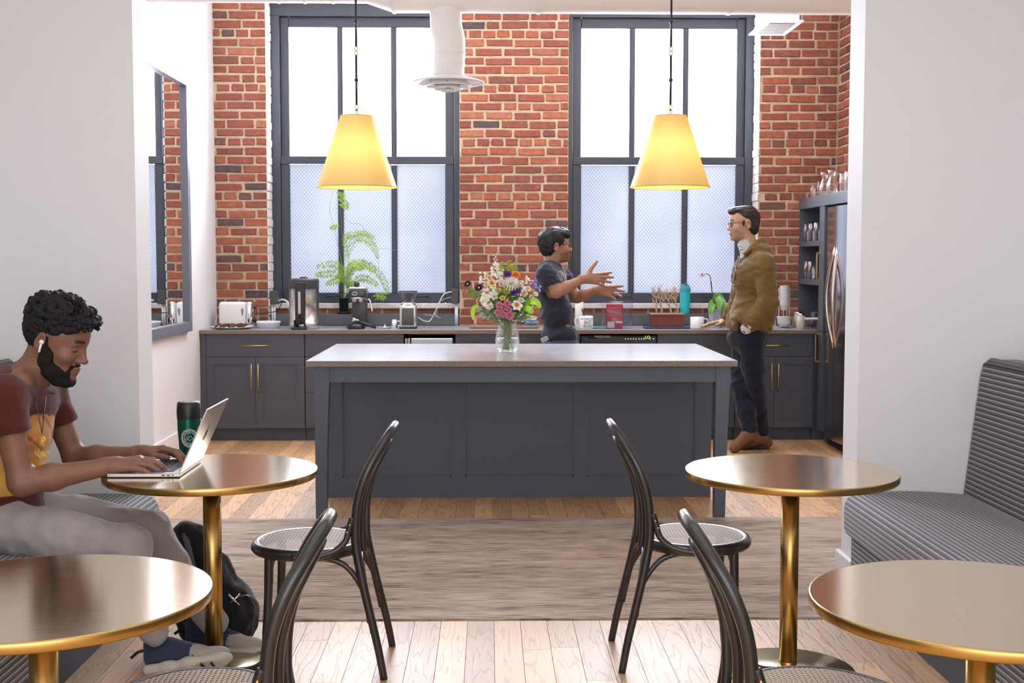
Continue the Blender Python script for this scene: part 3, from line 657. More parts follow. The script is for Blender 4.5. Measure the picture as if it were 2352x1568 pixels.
def pendant(px, label, ptop):
    y = 7.7; c = PY(px, 430, y); zb = c.z; zt = PY(px, 267, y).z; rb = 90.5/(2850/y); rt = 37/(2850/y)
    t = thing('pendant_lamp', label, 'lamp', (c.x, y, zb), 'pendant lamps over the island')
    q = MB(); q.lathe([(rb, 0), (rt, zt-zb)], (c.x, y, zb), 64, cap=False); link('shade', q.mesh(), M_shade, t, True)
    q = MB(); q.tube([(c.x+rb*math.cos(a*math.pi/32), y+rb*math.sin(a*math.pi/32), zb) for a in range(64)], .003, 6, closed=True); q.tube([(c.x+rt*math.cos(a*math.pi/16), y+rt*math.sin(a*math.pi/16), zt) for a in range(32)], .0025, 6, closed=True); link('rim', q.mesh(), mat('shade_rim', (.7, .42, .1), .4), t, True)
    q = MB(); q.lathe([(0, -.003), (rt, -.003), (rt, 0), (0, 0)], (c.x, y, zt), 32); link('top_disc', q.mesh(), mat('shade_top', (.6, .4, .12), .5), t)
    zl = zb+(zt-zb)*.60
    q = MB(); q.sphere((c.x, y, zl), .032, 14, 10); bulb = link('bulb', q.mesh(), M_bulb, t, True)
    q = MB(); q.tube([(c.x, y, zl+.03), (c.x, y, zt)], .016, 10); link('socket', q.mesh(), M_brass, t, True)
    # chain of iron rods and rings up to the ceiling
    zc = zt+.012
    for k, (kind, ln) in enumerate((('ring', .022), ('rod', .008), ('ring', .028), ('rod', .30), ('ring', .026), ('ring', .026), ('rod', .30), ('ring', .045), ('rod', .18), ('rod', .5))):
        if zc > 3.86: break
        q = MB()
        if kind == 'ring': q.tube([(c.x+max(.35*ln, .009)*math.cos(a*math.pi/8), y+.0*ln, zc+ln/2+.5*ln*math.sin(a*math.pi/8)) for a in range(16)], .0032, 6, closed=True); link('chain_ring', q.mesh(), M_brass, t, True)
        else:
            ln = min(ln, 3.9-zc); q.tube([(c.x, y, zc), (c.x, y, zc+ln)], .0068, 8)
            if ln > .2: q.sphere((c.x, y, zc+ln/2), .0125, 10, 8)
            link('rod', q.mesh(), M_iron, t, True)
        zc += ln
    q = MB(); q.lathe([(0, 0), (.06, 0), (.06, .02), (.02, .03), (0, .03)], (c.x, y, 3.868), 24); link('ceiling_canopy', q.mesh(), M_diff, t, True)
    if zc < 3.87: q = MB(); q.tube([(c.x, y, zc), (c.x, y, 3.87)], .0055, 8); link('rod', q.mesh(), M_iron, t, True)
    l = bpy.data.lights.new('pendant_light', 'POINT'); l.energy = 8.5; l.color = (1, .77, .43); l.shadow_soft_size = .05
    lo = bpy.data.objects.new('pendant_light', l); COL.objects.link(lo); lo.location = (c.x, y, zl-.075)
pendant(820.5, 'mustard cone pendant lamp hanging before the left window', 10)
pendant(1538.5, 'mustard cone pendant lamp hanging before the right window', 35)
# ================================================================== TABLES, CHAIRS, BENCHES
M_top, nt, p, N, L = nodes_mat('brushed_brass_top')
p.inputs['Metallic'].default_value = 1; p.inputs['Roughness'].default_value = .13; p.inputs['Base Color'].default_value = (.74, .61, .42, 1)
tc = N('ShaderNodeTexCoord'); mp = N('ShaderNodeMapping'); mp.inputs['Scale'].default_value = (3, 260, 1); L(tc.outputs['Object'], mp.inputs[0])
nz = N('ShaderNodeTexNoise'); nz.inputs['Scale'].default_value = 1.5; nz.inputs['Detail'].default_value = 3; L(mp.outputs[0], nz.inputs['Vector'])
bp = N('ShaderNodeBump'); bp.inputs['Strength'].default_value = .05; bp.inputs['Distance'].default_value = .002; L(nz.outputs['Fac'], bp.inputs['Height']); L(bp.outputs[0], p.inputs['Normal'])
M_edge = mat('polished_brass_edge', (.55, .36, .12), .26, metal=1)
TZ = .73; TR = .376
def make_table(x, y, label):
    t = thing('bistro_table', label, 'table', (x, y, 0), 'round brass bistro tables')
    q = MB(); q.lathe([(0, TZ-.0005), (TR-.004, TZ-.0005), (TR-.002, TZ-.0012)], (x, y, 0), 96, cap=False); q.lathe([(0, TZ-.024), (TR-.01, TZ-.024)], (x, y, 0), 48, cap=False); link('top', q.mesh(), M_top, t, False)
    q = MB(); q.lathe([(TR-.0045, TZ-.001), (TR-.003, TZ), (TR-.001, TZ-.001), (TR, TZ-.004), (TR, TZ-.021), (TR-.002, TZ-.025), (TR-.012, TZ-.026)], (x, y, 0), 96, cap=False); link('edge_band', q.mesh(), M_edge, t, True)
    q = MB(); q.lathe([(.032, .03), (.032, TZ-.025)], (x, y, 0), 32); link('column', q.mesh(), mat('brass_column', (.50, .33, .11), .27, metal=1), t, True)
    q = MB(); q.lathe([(.032, .035), (.034, .03), (.024, .009), (0, .009)], (x, y, 0), 32, cap=False); link('collar', q.mesh(), M_edge, t, True)
    q = MB(); q.lathe([(0, .0), (.238, 0), (.24, .003), (.237, .007), (.03, .012), (0, .012)], (x, y, 0), 64, cap=False); link('base', q.mesh(), mat('brass_base', (.68, .55, .34), .2, metal=1), t, True)
    q = MB(); q.lathe([(0, TZ-.034), (.1, TZ-.034), (.11, TZ-.026), (0, TZ-.026)], (x, y, 0), 32, cap=False); link('mount_plate', q.mesh(), M_black, t)
    return t
T_BL = (-.993, 4.418); T_BR = (1.081, 4.386); T_FL = (-1.010, 2.778); T_FR = (1.094, 2.689)
make_table(*T_BL, 'round brass bistro table holding the open laptop, by the left bench')
make_table(*T_BR, 'round brass bistro table by the right bench, the farther one')
make_table(*T_FL, 'round brass bistro table cut off at the lower left corner of the photo')
make_table(*T_FR, 'round brass bistro table cut off at the lower right corner of the photo')
# ---- bentwood chairs (local frame: faces +x)
M_bent = mat('black_bentwood', (.022, .019, .018), .33, spec=.55, bump=.03, bscale=120, coat=.3)
M_cane = mat('woven_cane', (.62, .52, .42), .6); M_caneb = mat('seat_underside', (.05, .04, .035), .7)
def make_chair():
    t = thing('bentwood_chair', 'chair', 'chair', (0, 0, 0), 'black bentwood cafe chairs')
    SZ = .462; R = .205
    def rim(r, z): return [(r*1.0*math.cos(a*math.pi/24)*(1.02 if math.cos(a*math.pi/24) > 0 else .98), r*math.sin(a*math.pi/24), z) for a in range(48)]
    q = MB(); q.tube(rim(R-.017, SZ-.02), .0215, 10, closed=True, flat=1.0); link('seat_ring', q.mesh(), M_bent, t, True, local=True)
    # cane: strands in three directions, woven a hair apart
    q = MB(); rc = R-.026; step = .0125
    def strand(p0, p1, w, z):
        d = (Vector(p1)-Vector(p0)); 
        if d.length < .01: return
        n = Vector((-d.y, d.x)).normalized()*w/2; a, c = Vector(p0), Vector(p1)
        q.poly([(a.x+n.x, a.y+n.y, z), (a.x-n.x, a.y-n.y, z), (c.x-n.x, c.y-n.y, z), (c.x+n.x, c.y+n.y, z)], [(0, 1, 2, 3)])
    k = -rc+.004
    while k < rc:
        h = math.sqrt(rc*rc-k*k)
        for o_ in (0, .0042): 
            if abs(k+o_) < rc:
                hh = math.sqrt(rc*rc-(k+o_)**2); strand((k+o_, -hh), (k+o_, hh), .0021, SZ-.0015); strand((-hh, k+o_), (hh, k+o_), .0021, SZ-.0008)
        k += step
    for s in (1, -1):
        k = -rc
        while k < rc:
            h = math.sqrt(max(rc*rc-k*k, 0)); u = Vector((1, s)).normalized(); v = Vector((-u.y, u.x))
            a = v*k-u*h; c = v*k+u*h; strand((a.x, a.y), (c.x, c.y), .0024, SZ-.0004+s*.0003); k += step*.7071
    link('cane_seat', q.mesh(), M_cane, t, local=True)
    # rear legs and the outer back hoop in one bent rod
    hw = .165
    side = [(-.285, hw+.025, 0), (-.262, hw+.018, .12), (-.215, hw+.008, .32), (-.188, hw, .46), (-.185, hw+.0, .55), (-.198, hw+.002, .65), (-.232, hw-.004, .745), (-.275, hw-.03, .82), (-.302, hw-.075, .862), (-.312, hw-.125, .875), (-.314, 0, .878)]
    path = spline(side + [(x, -y, z) for x, y, z in side[-2::-1]], 5)
    rr_ = [.0165 - .003*min(1, abs(p_.z-.46)/.46) if p_.z < .46 else .0165 for p_ in path]
    q = MB(); q.tube(path, rr_, 12); link('back_hoop_and_rear_legs', q.mesh(), M_bent, t, True, local=True)
    # inner hoop
    ins = [(-.205, .075, .435), (-.2, .078, .5), (-.205, .085, .6), (-.232, .085, .7), (-.268, .07, .775), (-.288, .04, .812), (-.292, 0, .82)]
    q = MB(); q.tube(spline(ins + [(x, -y, z) for x, y, z in ins[-2::-1]], 5), .0135, 10); link('inner_hoop', q.mesh(), M_bent, t, True, local=True)
    # front legs
    for s in (1, -1):
        q = MB(); pts = [(.125, s*.135, .445), (.128, s*.14, .3), (.138, s*.15, .12), (.15, s*.158, 0)]
        q.tube(spline(pts, 4), [.0165]*4+[.015]*4+[.013]*5, 10); link('leg', q.mesh(), M_bent, t, True, local=True)
    # side braces: curved strip from rear leg to seat ring with screws; arched stretchers below
    for s in (1, -1):
        q = MB(); pts = [(-.176, s*(hw+.008), .575), (-.166, s*(hw+.009), .545), (-.15, s*(hw+.014), .49), (-.105, s*(hw+.024), .455), (-.04, s*(hw+.042), .442), (.035, s*(hw+.043), .44)]
        q.tube(spline(pts, 4), .0115, 8); br = link('brace', q.mesh(), M_bent, t, True, local=True)
        q = MB()
        for c in ((-.168, s*(hw+.02), .55), (-.158, s*(hw+.0225), .525), (-.02, s*(hw+.055), .443), (.012, s*(hw+.056), .442)): q.sphere(c, .0048, 8, 6)
        link('screw', q.mesh(), M_brass, br, True, local=True)
        q = MB(); pts = [(-.245, s*(hw+.003), .16), (-.215, s*(hw-.005), .3), (-.15, s*(hw-.015), .395), (-.06, s*(hw-.02), .425), (.05, s*(hw-.025), .42), (.1, s*(hw-.03), .37), (.123, s*.138, .27)]
        q.tube(spline(pts[:5], 5), .0105, 8); link('stretcher', q.mesh(), M_bent, t, True, local=True)
    q = MB(); pts = [(.13, .138, .3), (.125, .1, .385), (.12, .03, .415), (.12, -.03, .415), (.125, -.1, .385), (.13, -.138, .3)]
    q.tube(spline(pts, 4), .0105, 8); link('stretcher', q.mesh(), M_bent, t, True, local=True)
    q = MB(); pts = [(-.235, .178, .2), (-.205, .12, .37), (-.19, .04, .415), (-.19, -.04, .415), (-.205, -.12, .37), (-.235, -.178, .2)]
    q.tube(spline(pts, 4), .0105, 8); link('stretcher', q.mesh(), M_bent, t, True, local=True)
    return t
ch0 = make_chair()
spots = [(-.657, 4.50, math.pi, 'black bentwood chair with cane seat at the laptop table, its back to the aisle'),
         (.762, 4.555, 0, 'black bentwood chair with cane seat at the farther right table'),
         (-.688, 2.875, math.pi+.04, 'nearest left bentwood chair, only its back hoops and seat rim in view'),
         (.775, 2.86, -.03, 'nearest right bentwood chair, only its tall back hoops in view')]
for i, (x, y, rz, lb) in enumerate(spots):
    c = ch0 if i == 0 else copy_tree(ch0)
    c.location = (x, y, .0); c.rotation_euler = (0, 0, rz); c['label'] = lb
    ORG[c.name] = Vector((x, y, 0))
# ---- striped benches along the side walls
M_str, nt, p, N, L = nodes_mat('striped_upholstery')
uv = N('ShaderNodeUVMap'); sp = N('ShaderNodeSeparateXYZ'); L(uv.outputs[0], sp.inputs[0])
def saw(freq, th, off=0):
    a = N('ShaderNodeMath'); a.operation = 'MULTIPLY_ADD'; a.inputs[1].default_value = freq; a.inputs[2].default_value = off; L(sp.outputs[0], a.inputs[0])
    f = N('ShaderNodeMath'); f.operation = 'FRACT'; L(a.outputs[0], f.inputs[0]); g = N('ShaderNodeMath'); g.operation = 'LESS_THAN'; g.inputs[1].default_value = th; L(f.outputs[0], g.inputs[0]); return g
g1 = saw(46, .34); g2 = saw(92, .34, .2); mxm = N('ShaderNodeMath'); mxm.operation = 'MAXIMUM'; L(g1.outputs[0], mxm.inputs[0]); L(g2.outputs[0], mxm.inputs[1])
tcn = N('ShaderNodeTexCoord'); nz = N('ShaderNodeTexNoise'); nz.inputs['Scale'].default_value = 420; nz.inputs['Detail'].default_value = 2; L(tcn.outputs['Object'], nz.inputs['Vector'])
cr = N('ShaderNodeValToRGB'); L(nz.outputs['Fac'], cr.inputs[0]); cr.color_ramp.elements[0].position = .35; cr.color_ramp.elements[0].color = (.2, .185, .195, 1); cr.color_ramp.elements[1].position = .65; cr.color_ramp.elements[1].color = (.46, .43, .45, 1)
cm = N('ShaderNodeMix'); cm.data_type = 'RGBA'; L(mxm.outputs[0], cm.inputs[0]); L(cr.outputs[0], cm.inputs[6]); cm.inputs[7].default_value = (.018, .017, .02, 1)
L(cm.outputs[2], p.inputs['Base Color']); p.inputs['Roughness'].default_value = .85; p.inputs['Sheen Weight'].default_value = .25; p.inputs['Specular IOR Level'].default_value = .2
bp = N('ShaderNodeBump'); bp.inputs['Strength'].default_value = .4; bp.inputs['Distance'].default_value = .003; bp.invert = True; L(mxm.outputs[0], bp.inputs['Height']); L(bp.outputs[0], p.inputs['Normal'])
def strip_mesh(prof, y0, y1, sg, endround=.03):
    """closed (d,z) profile (d = distance from the aisle centre) swept along y, u = profile arc length"""
    n = len(prof); vs = []; fs = []; uvs = []
    ys = [y0, y0+.004, y0+.5*(y1-y0), y1-.03, y1-.01, y1]; ins = [.012, .0, 0, 0, .004, .02]
    cx = sum(a for a, _ in prof)/n; cz = sum(c for _, c in prof)/n
    arc = [0]
    for i in range(n): a, c = prof[i], prof[(i+1) % n]; arc.append(arc[-1]+math.hypot(a[0]-c[0], a[1]-c[1]))
    for y, s in zip(ys, ins):
        for d, z in prof:
            dx, dz = d-cx, z-cz; ln = math.hypot(dx, dz) or 1
            vs.append((sg*(d-dx/ln*s), y, z-dz/ln*s))
    for j in range(len(ys)-1):
        for i in range(n):
            k = (i+1) % n; f = (j*n+i, j*n+k, (j+1)*n+k, (j+1)*n+i)
            fs.append(f); uvs.append([(arc[i], ys[j]), (arc[i+1], ys[j]), (arc[i+1], ys[j+1]), (arc[i], ys[j+1])])
    for base in (0, (len(ys)-1)*n):
        fs.append(tuple(range(base, base+n))); uvs.append([(vs[base+i][2], vs[base+i][0]) for i in range(n)])
    me = bpy.data.meshes.new('b'); me.from_pydata(vs, [], fs); ul = me.uv_layers.new(name='UVMap'); k = 0
    for f in uvs:
        for u in f: ul.data[k].uv = u; k += 1
    bm_ = bmesh.new(); bm_.from_mesh(me); bmesh.ops.recalc_face_normals(bm_, faces=list(bm_.faces)); bm_.to_mesh(me); bm_.free()
    return me
def rounded(pts, n=5):
    """polygon with per-corner radius (x,z,r) -> dense profile"""
    out = []; m = len(pts)
    for i in range(m):
        p0 = Vector(pts[i-1][:2]); p1 = Vector(pts[i][:2]); p2 = Vector(pts[(i+1) % m][:2]); r = pts[i][2]
        if r <= 0: out.append(tuple(p1)); continue
        a = p1+(p0-p1).normalized()*r; c = p1+(p2-p1).normalized()*r
        for k in range(n+1):
            t_ = k/n; q = a*(1-t_)**2+p1*2*t_*(1-t_)+c*t_*t_; out.append(tuple(q))
    return out
def bench(sg, x_in, label):
    y0, y1 = .6, WING0-.004; e = x_in
    t = thing('upholstered_bench', label, 'bench', (sg*(e+.4), (y0+y1)/2, 0), 'striped benches along the walls')
    seat = rounded([(e, .26, .045), (e-.002, .45, .075), (e+.28, .468, .2), (e+.58, .44, 0), (e+.58, .26, 0)])
    link('seat_cushion', strip_mesh(seat, y0, y1, sg), M_str, t, True)
    back = rounded([(e+.53, .40, .02), (e+.60, 1.02, .05), (e+.63, 1.045, .03), (e+.79, 1.045, .05), (e+.79, .26, 0), (e+.582, .26, 0), (e+.575, .40, 0)])
    link('backrest', strip_mesh(back, y0, y1, sg), M_str, t, True)
    fr = [(e+.03, .14), (e+.03, .259), (e+.78, .259), (e+.78, .14)]; link('front_panel', strip_mesh(fr, y0, y1-.012, sg), M_str, t)
    q = MB(); xa, xb = sorted((sg*(e+.045), sg*(e+.78))); q.box(xa, xb, y0, y1, 0, .139); link('plinth', q.mesh(), mat('dark_plinth', (.035, .04, .055), .5), t)
    return t
bench(1, 1.572, 'grey and black striped bench along the right wall')
bench(-1, 1.445, 'grey and black striped bench on the left under the seated man')
# ================================================================== COUNTER ITEMS
CZ = .909
def cpos(px, py, y): v = PY(px, py, y); return Vector((v.x, y, CZ))
def pxs(y): return 2850/y           # pixels per metre at depth y
M_wht = mat('white_ceramic', (.82, .80, .78), .25, spec=.5)
M_wplas = mat('white_plastic', (.8, .8, .82), .4)
M_glass = glass_mat('drinking_glass', t=.93, rough=.02)
M_clear = glass_mat('clear_plastic', (.93, .95, 1), t=.7, rough=.12, gl=.8)
M_teal = mat('teal_plastic', (.03, .56, .62), .3, emit=None)
M_grey = mat('grey_plastic', (.3, .3, .32), .4)
def lobj(name, prof, c, m, label, cat, group=None, n=32):
    q = MB(); q.lathe(prof, c, n, cap=False); return single(name, q.mesh(), m, label, cat, group, True)
# toaster
y = 10.52; x0, x1 = PY(506, 720, y).x, PY(584, 720, y).x; zt = PY(545, 692, y).z
t = thing('toaster', 'white two-slot toaster with chrome ends beside the plate of cookies', 'toaster', ((x0+x1)/2, y, CZ))
q = MB(); q.box(x0, x1-.055, y-.08, y+.08, CZ+.012, zt, bev=.03, seg=4); link('body', q.mesh(), M_wht, t, True)
q = MB(); q.box(x1-.056, x1, y-.082, y+.082, CZ+.008, zt+.004, bev=.022, seg=3); link('chrome_end', q.mesh(), M_chrome, t, True)
q = MB(); q.box(x0+.03, x1-.07, y-.045, y-.02, zt-.012, zt+.001); q.box(x0+.03, x1-.07, y+.02, y+.045, zt-.012, zt+.001); link('slots', q.mesh(), M_black, t)
q = MB(); q.box(x1-.001, x1+.018, y-.03, y+.03, zt-.06, zt-.045, bev=.004); link('lever', q.mesh(), M_black, t); q = MB(); q.tube([(x1-.002, y-.03, CZ+.06), (x1+.02, y-.03, CZ+.06)], .02, 14); link('dial', q.mesh(), M_black, t, True)
q = MB()
for s in (x0+.04, x1-.04): q.box(s-.015, s+.015, y-.06, y+.06, CZ, CZ+.014)
link('feet', q.mesh(), M_black, t)
xl_, zl_ = PY(561, 715, y).x, PY(561, 715, y).z; q = MB(); q.prism([(xl_-.012, zl_+.012), (xl_-.006, zl_+.03), (xl_+.006, zl_+.032), (xl_+.012, zl_+.01), (xl_+.004, zl_-.03), (xl_-.003, zl_-.034)], y-.0822, y-.0795); link('side_emblem', q.mesh(), mat('slate_emblem', (.2, .25, .33), .4), t)
# plate with cookies
y = 10.26; c = cpos(533, 746, y); R = 49/pxs(y)
lobj('dinner_plate', [(0, .004), (R*.6, .004), (R, .018), (R+.002, .02), (R-.004, .016), (R*.62, .0), (0, 0)], c, M_wht, 'white plate of brown cookies at the left end of the counter', 'plate')
M_cook = mat('brown_cookie', (.15, .055, .035), .85, bump=.6, bscale=90, var=.25, vscale=60, rand=.2)
for k, (dx, dy, rz, tl) in enumerate(((-.11, -.02, .2, .5), (-.075, .01, .9, .45), (-.04, -.03, .3, .55), (0.0, .0, 2, .5), (.035, -.03, .1, .5), (.075, .01, 1.2, .45), (.11, -.02, .6, .4), (-.03, .06, .5, .35), (.04, .07, 1.5, .4), (.085, .055, 2.5, .3))):
    q = MB(); q.lathe([(0, .0), (.03, .001), (.036, .007), (.03, .013), (.012, .016), (0, .016)], (0, 0, 0), 14); me = q.mesh()
    Mx = Matrix.Translation(c+Vector((dx, dy, .009+.023*math.sin(tl)+(.004 if dy > .04 else 0)))) @ Matrix.Rotation(rz*.2, 4, 'Z') @ Matrix.Rotation(-tl, 4, 'Y'); me.transform(Mx)
    single('cookie', me, M_cook, ['leftmost brown cookie in the front row', 'second brown cookie from the left in the front row', 'third brown cookie from the left in the front row', 'middle brown cookie of the front row', 'third brown cookie from the right in the front row', 'second brown cookie from the right in the front row', 'rightmost brown cookie in the front row', 'left brown cookie of the three at the back', 'middle brown cookie of the three at the back', 'right brown cookie of the three at the back'][k]+' on the white plate', 'cookie', 'cookies on the white plate', True)
y = 10.36; c = cpos(617, 746, y); R = 27/pxs(y)
t = thing('plastic_food_tub', 'low round translucent plastic tub between the cookies and the coffee urn', 'tub', c)
q = MB(); q.lathe([(0, 0), (R*.92, 0), (R*.98, .045), (R, .05)], c, 32, cap=False); link('bowl', q.mesh(), mat('milky_plastic', (.72, .72, .8), .3), t, True)
q = MB(); q.lathe([(R*1.02, .044), (R*1.02, .056), (R*.97, .058), (0, .055)], c, 32, cap=False); link('lid', q.mesh(), M_wplas, t, True)
# coffee urn
y = 10.27; c = cpos(699, 750, y); R = 34.5/pxs(y); zt = PY(699, 640, y).z-CZ
t = thing('coffee_urn', 'tall stainless coffee urn with black front strip and spigot', 'urn', c)
q = MB(); q.lathe([(0, .0), (R, 0), (R, .055), (R*.985, .056), (R*.985, zt*.80), (R*.99, zt*.80)], c, 48, cap=False); link('body', q.mesh(), M_steel, t, True)
q = MB(); q.lathe([(R, zt*.80), (R*1.005, zt*.96), (R*.96, zt), (R*.5, zt+.004), (0, zt+.006)], c, 48, cap=False); lid = link('lid', q.mesh(), mat('charcoal_plastic', (.045, .045, .05), .4), t, True)
q = MB(); q.lathe([(0, .0), (.035, .0), (.03, .012), (.0, .014)], c+Vector((0, 0, zt+.003)), 24, cap=False); link('lid_knob', q.mesh(), M_black, lid, True)
q = MB(); q.box(c.x-.052, c.x+.03, y-R-.022, y-R*.8, CZ+.05, CZ+zt*.93, bev=.004); fp = link('front_strip', q.mesh(), M_black, t)
q = MB(); q.box(c.x-.026, c.x-.006, y-R-.025, y-R-.021, CZ+.13, CZ+zt*.75); link('sight_glass', q.mesh(), mat('sight_tube', (.55, .5, .48), .2), fp)
q = MB(); q.tube([(c.x-.016, y-R-.02, CZ+.09), (c.x-.016, y-R-.06, CZ+.09), (c.x-.016, y-R-.062, CZ+.05)], .014, 10); q.box(c.x-.022, c.x-.01, y-R-.075, y-R-.05, CZ+.1, CZ+.13, bev=.002); link('spigot', q.mesh(), M_blackg, t)
q = MB(); q.box(c.x-.075, c.x+.045, y-R-.075, y-R*.7, CZ, CZ+.022, bev=.004); q.box(c.x-.06, c.x-.045, y-R-.05, y-R*.9, CZ+.02, CZ+.08, bev=.003); q.box(c.x+.02, c.x+.035, y-R-.05, y-R*.9, CZ+.02, CZ+.1, bev=.003); link('drip_stand', q.mesh(), M_blackg, t)
# outlet boxes with conduit, cords
def outlet(px0, px1, py0, py1, label, post):
    y = YW+.03; a = PY(px0, py1, y); d = PY(px1, py0, y); xc = (a.x+d.x)/2
    t = thing('outlet_box', label, 'outlet', (xc, y, CZ), 'outlet boxes beside the left window')
    q = MB(); q.box(a.x, d.x, y-.03, y+.03, a.z, d.z, bev=.003); link('box', q.mesh(), mat('bronze_box', (.07, .062, .055), .5), t)
    for px in post: xx = PY(px, 710, y).x; q = MB(); q.tube([(xx, y, CZ), (xx, y, a.z+.002)], .009, 8); link('conduit', q.mesh(), M_wplas, t, True)
    return Vector((xc, y-.03, (a.z+d.z)/2))
outlet(622, 641, 667, 698, 'dark outlet box on white conduit at the left brick pier by the urn', (626, 631))
outlet(1037, 1053, 663, 697, 'dark outlet box on white conduit at the right side of the left window', (1047, 1050))
def cord(name, pts, r, m, label, cat='cord', group=None):
    q = MB(); q.tube(spline(pts, 6), r, 6); return single(name, q.mesh(), m, label, cat, group, True)
M_wcord = mat('white_cord', (.75, .74, .74), .45)
cord('power_cord', [PY(641, 690, 10.66), PY(650, 688, 10.6), PY(660, 693, 10.5), PY(665, 704, 10.42), PY(667, 720, 10.4)], .009, M_wcord, 'thick pale power cord looping from the outlet box into the coffee urn')
cord('power_cord', [PY(641, 674, 10.66), PY(650, 675, 10.6), PY(653, 682, 10.6), PY(645, 700, 10.6), PY(636, 714, 10.62), PY(610, 718, 10.6), PY(588, 720, 10.56)], .004, M_black, 'thin black cord running from the toaster up to the outlet box')
cord('power_cord', [PY(1037, 670, 10.66), PY(1022, 674, 10.62), PY(1012, 688, 10.6), PY(1000, 715, 10.58), PY(988, 736, 10.56), PY(975, 737, 10.54), PY(960, 728, 10.5)], .0045, M_wcord, 'grey cord looping from the right outlet box down to the coffee grinder')
cord('power_cord', [PY(1037, 682, 10.66), PY(1018, 688, 10.62), PY(1006, 700, 10.6), PY(1000, 722, 10.56), PY(1012, 730, 10.5), PY(996, 726, 10.46), PY(972, 721, 10.46)], .0045, M_grey, 'darker grey cord beside the grinder, tangled with the pale one')
# potted fern on the ledge
LZ = PY(1100, 721.5, YF-.185).z+.0005
def frond(pts, nleaf, ln, seed, droop=.3, w=.005):
    r = random.Random(seed); P = spline(pts, 10); q = MB(); q.tube(P, .0012, 4); vs = []; fs = []; n = len(P)
    for i in range(int(n*.25), n):
        f = i/n; size = ln*(math.sin(math.pi*min(1, (f-.2)/.85))*.9+.15)
        d = (P[min(i+1, n-1)]-P[max(i-1, 0)]).normalized(); s = d.cross(Vector((0, 1, 0))); s = (s if s.length > .1 else Vector((1, 0, 0))).normalized()
        for sg in (1, -1):
            for k in range(nleaf):
                dr = (s*sg*r.uniform(.6, 1)+d*r.uniform(.1, .6)+Vector((0, r.uniform(-.7, .7), r.uniform(-.2, .25)))).normalized(); L_ = size*r.uniform(.5, 1.1); p0 = P[i]+d*r.uniform(-.006, .006)
                nn = dr.cross(Vector((r.uniform(-1, 1), r.uniform(-1, 1), 1))).normalized()*w*.5; b_ = len(vs)
                vs += [p0, p0+dr*L_*.5+nn, p0+dr*L_-Vector((0, 0, droop*L_*.3)), p0+dr*L_*.5-nn]; fs.append((b_, b_+1, b_+2, b_+3))
    q.poly(vs, fs); return q.mesh()
M_fern = mat('fern_green', (.42, .62, .10), .6, var=.2, vscale=20)
y = YF-.115; px = pxs(y); c = Vector((PY(790, 715, y).x, y, LZ)); t = thing('potted_fern', 'feathery light green fern in a black pot on the window ledge', 'plant', c)
hp = PY(790, 682, y).z-LZ
q = MB(); q.lathe([(0, .0), (.052, 0), (.06, .015), (.057, .02), (0, .02)], c, 28, cap=False); link('saucer', q.mesh(), M_blackg, t, True)
q = MB(); q.lathe([(.0, .014), (.034, .014), (.047, hp-.015), (.051, hp-.015), (.051, hp), (.044, hp), (.044, hp-.012), (0, hp-.02)], c, 28, cap=False); link('pot', q.mesh(), mat('dark_pot', (.025, .035, .035), .25), t, True)
top = c+Vector((0, 0, hp-.015))
def fp_(px_, py_, dy=0): return PY(px_, py_, y+dy)
FR = [([top, fp_(798, 660), fp_(792, 625, -.03), fp_(765, 606, -.05), fp_(728, 612, -.06)], .055), ([top, fp_(800, 660), fp_(780, 632, -.05), fp_(750, 628, -.1), fp_(725, 632, -.1)], .055),
      ([top, fp_(803, 655), fp_(812, 620), fp_(845, 610, -.03), fp_(880, 640, -.05), fp_(890, 675, -.05)], .06), ([top, fp_(800, 650), fp_(806, 612), fp_(835, 604), fp_(862, 622)], .06),
      ([top, fp_(801, 640), fp_(800, 580, .01), fp_(820, 545), fp_(852, 556), fp_(868, 592)], .06), ([top, fp_(803, 665), fp_(822, 640, -.04), fp_(845, 640, -.08), fp_(868, 655, -.1)], .055),
      ([top, fp_(796, 660), fp_(784, 640, -.04), fp_(768, 645, -.08), fp_(750, 652, -.1)], .045), ([top, fp_(800, 655), fp_(800, 625, -.05), fp_(812, 606, -.08), fp_(830, 618, -.1)], .055), ([top, fp_(802, 660), fp_(810, 650, -.06), fp_(826, 662, -.12)], .04),
      ([top, fp_(801, 600), fp_(793, 560), fp_(800, 540), fp_(835, 535), fp_(860, 545)], .045)]
for i, (pts, ln) in enumerate(FR): link('frond', frond(pts, 5, ln, 50+i), M_fern, t)
for i, pts in enumerate(([top, fp_(786, 610), fp_(775, 560), fp_(768, 520), fp_(757, 480), fp_(765, 440)], [top, fp_(790, 600), fp_(786, 540), fp_(782, 480), fp_(778, 440)], [fp_(793, 500), fp_(805, 512), fp_(830, 517), fp_(850, 545), fp_(865, 568), fp_(890, 572), fp_(910, 575)], [fp_(868, 592), fp_(874, 640), fp_(884, 665), fp_(893, 676)])):
    q = MB(); q.tube(spline(pts, 6), .0016, 5); link('vine', q.mesh(), mat('vine_green', (.22, .32, .08), .6), t, True)
for i, (a, d) in enumerate((((768, 444), (792, 452)), ((770, 455), (800, 470)), ((774, 470), (800, 478)), ((782, 520), (760, 524)), ((858, 690), (885, 683)), ((852, 682), (880, 678)))): link('frond', frond([fp_(*a), fp_((a[0]+d[0])/2, (a[1]+d[1])/2-3), fp_(*d)], 4, .035, 80+i), M_fern, t)
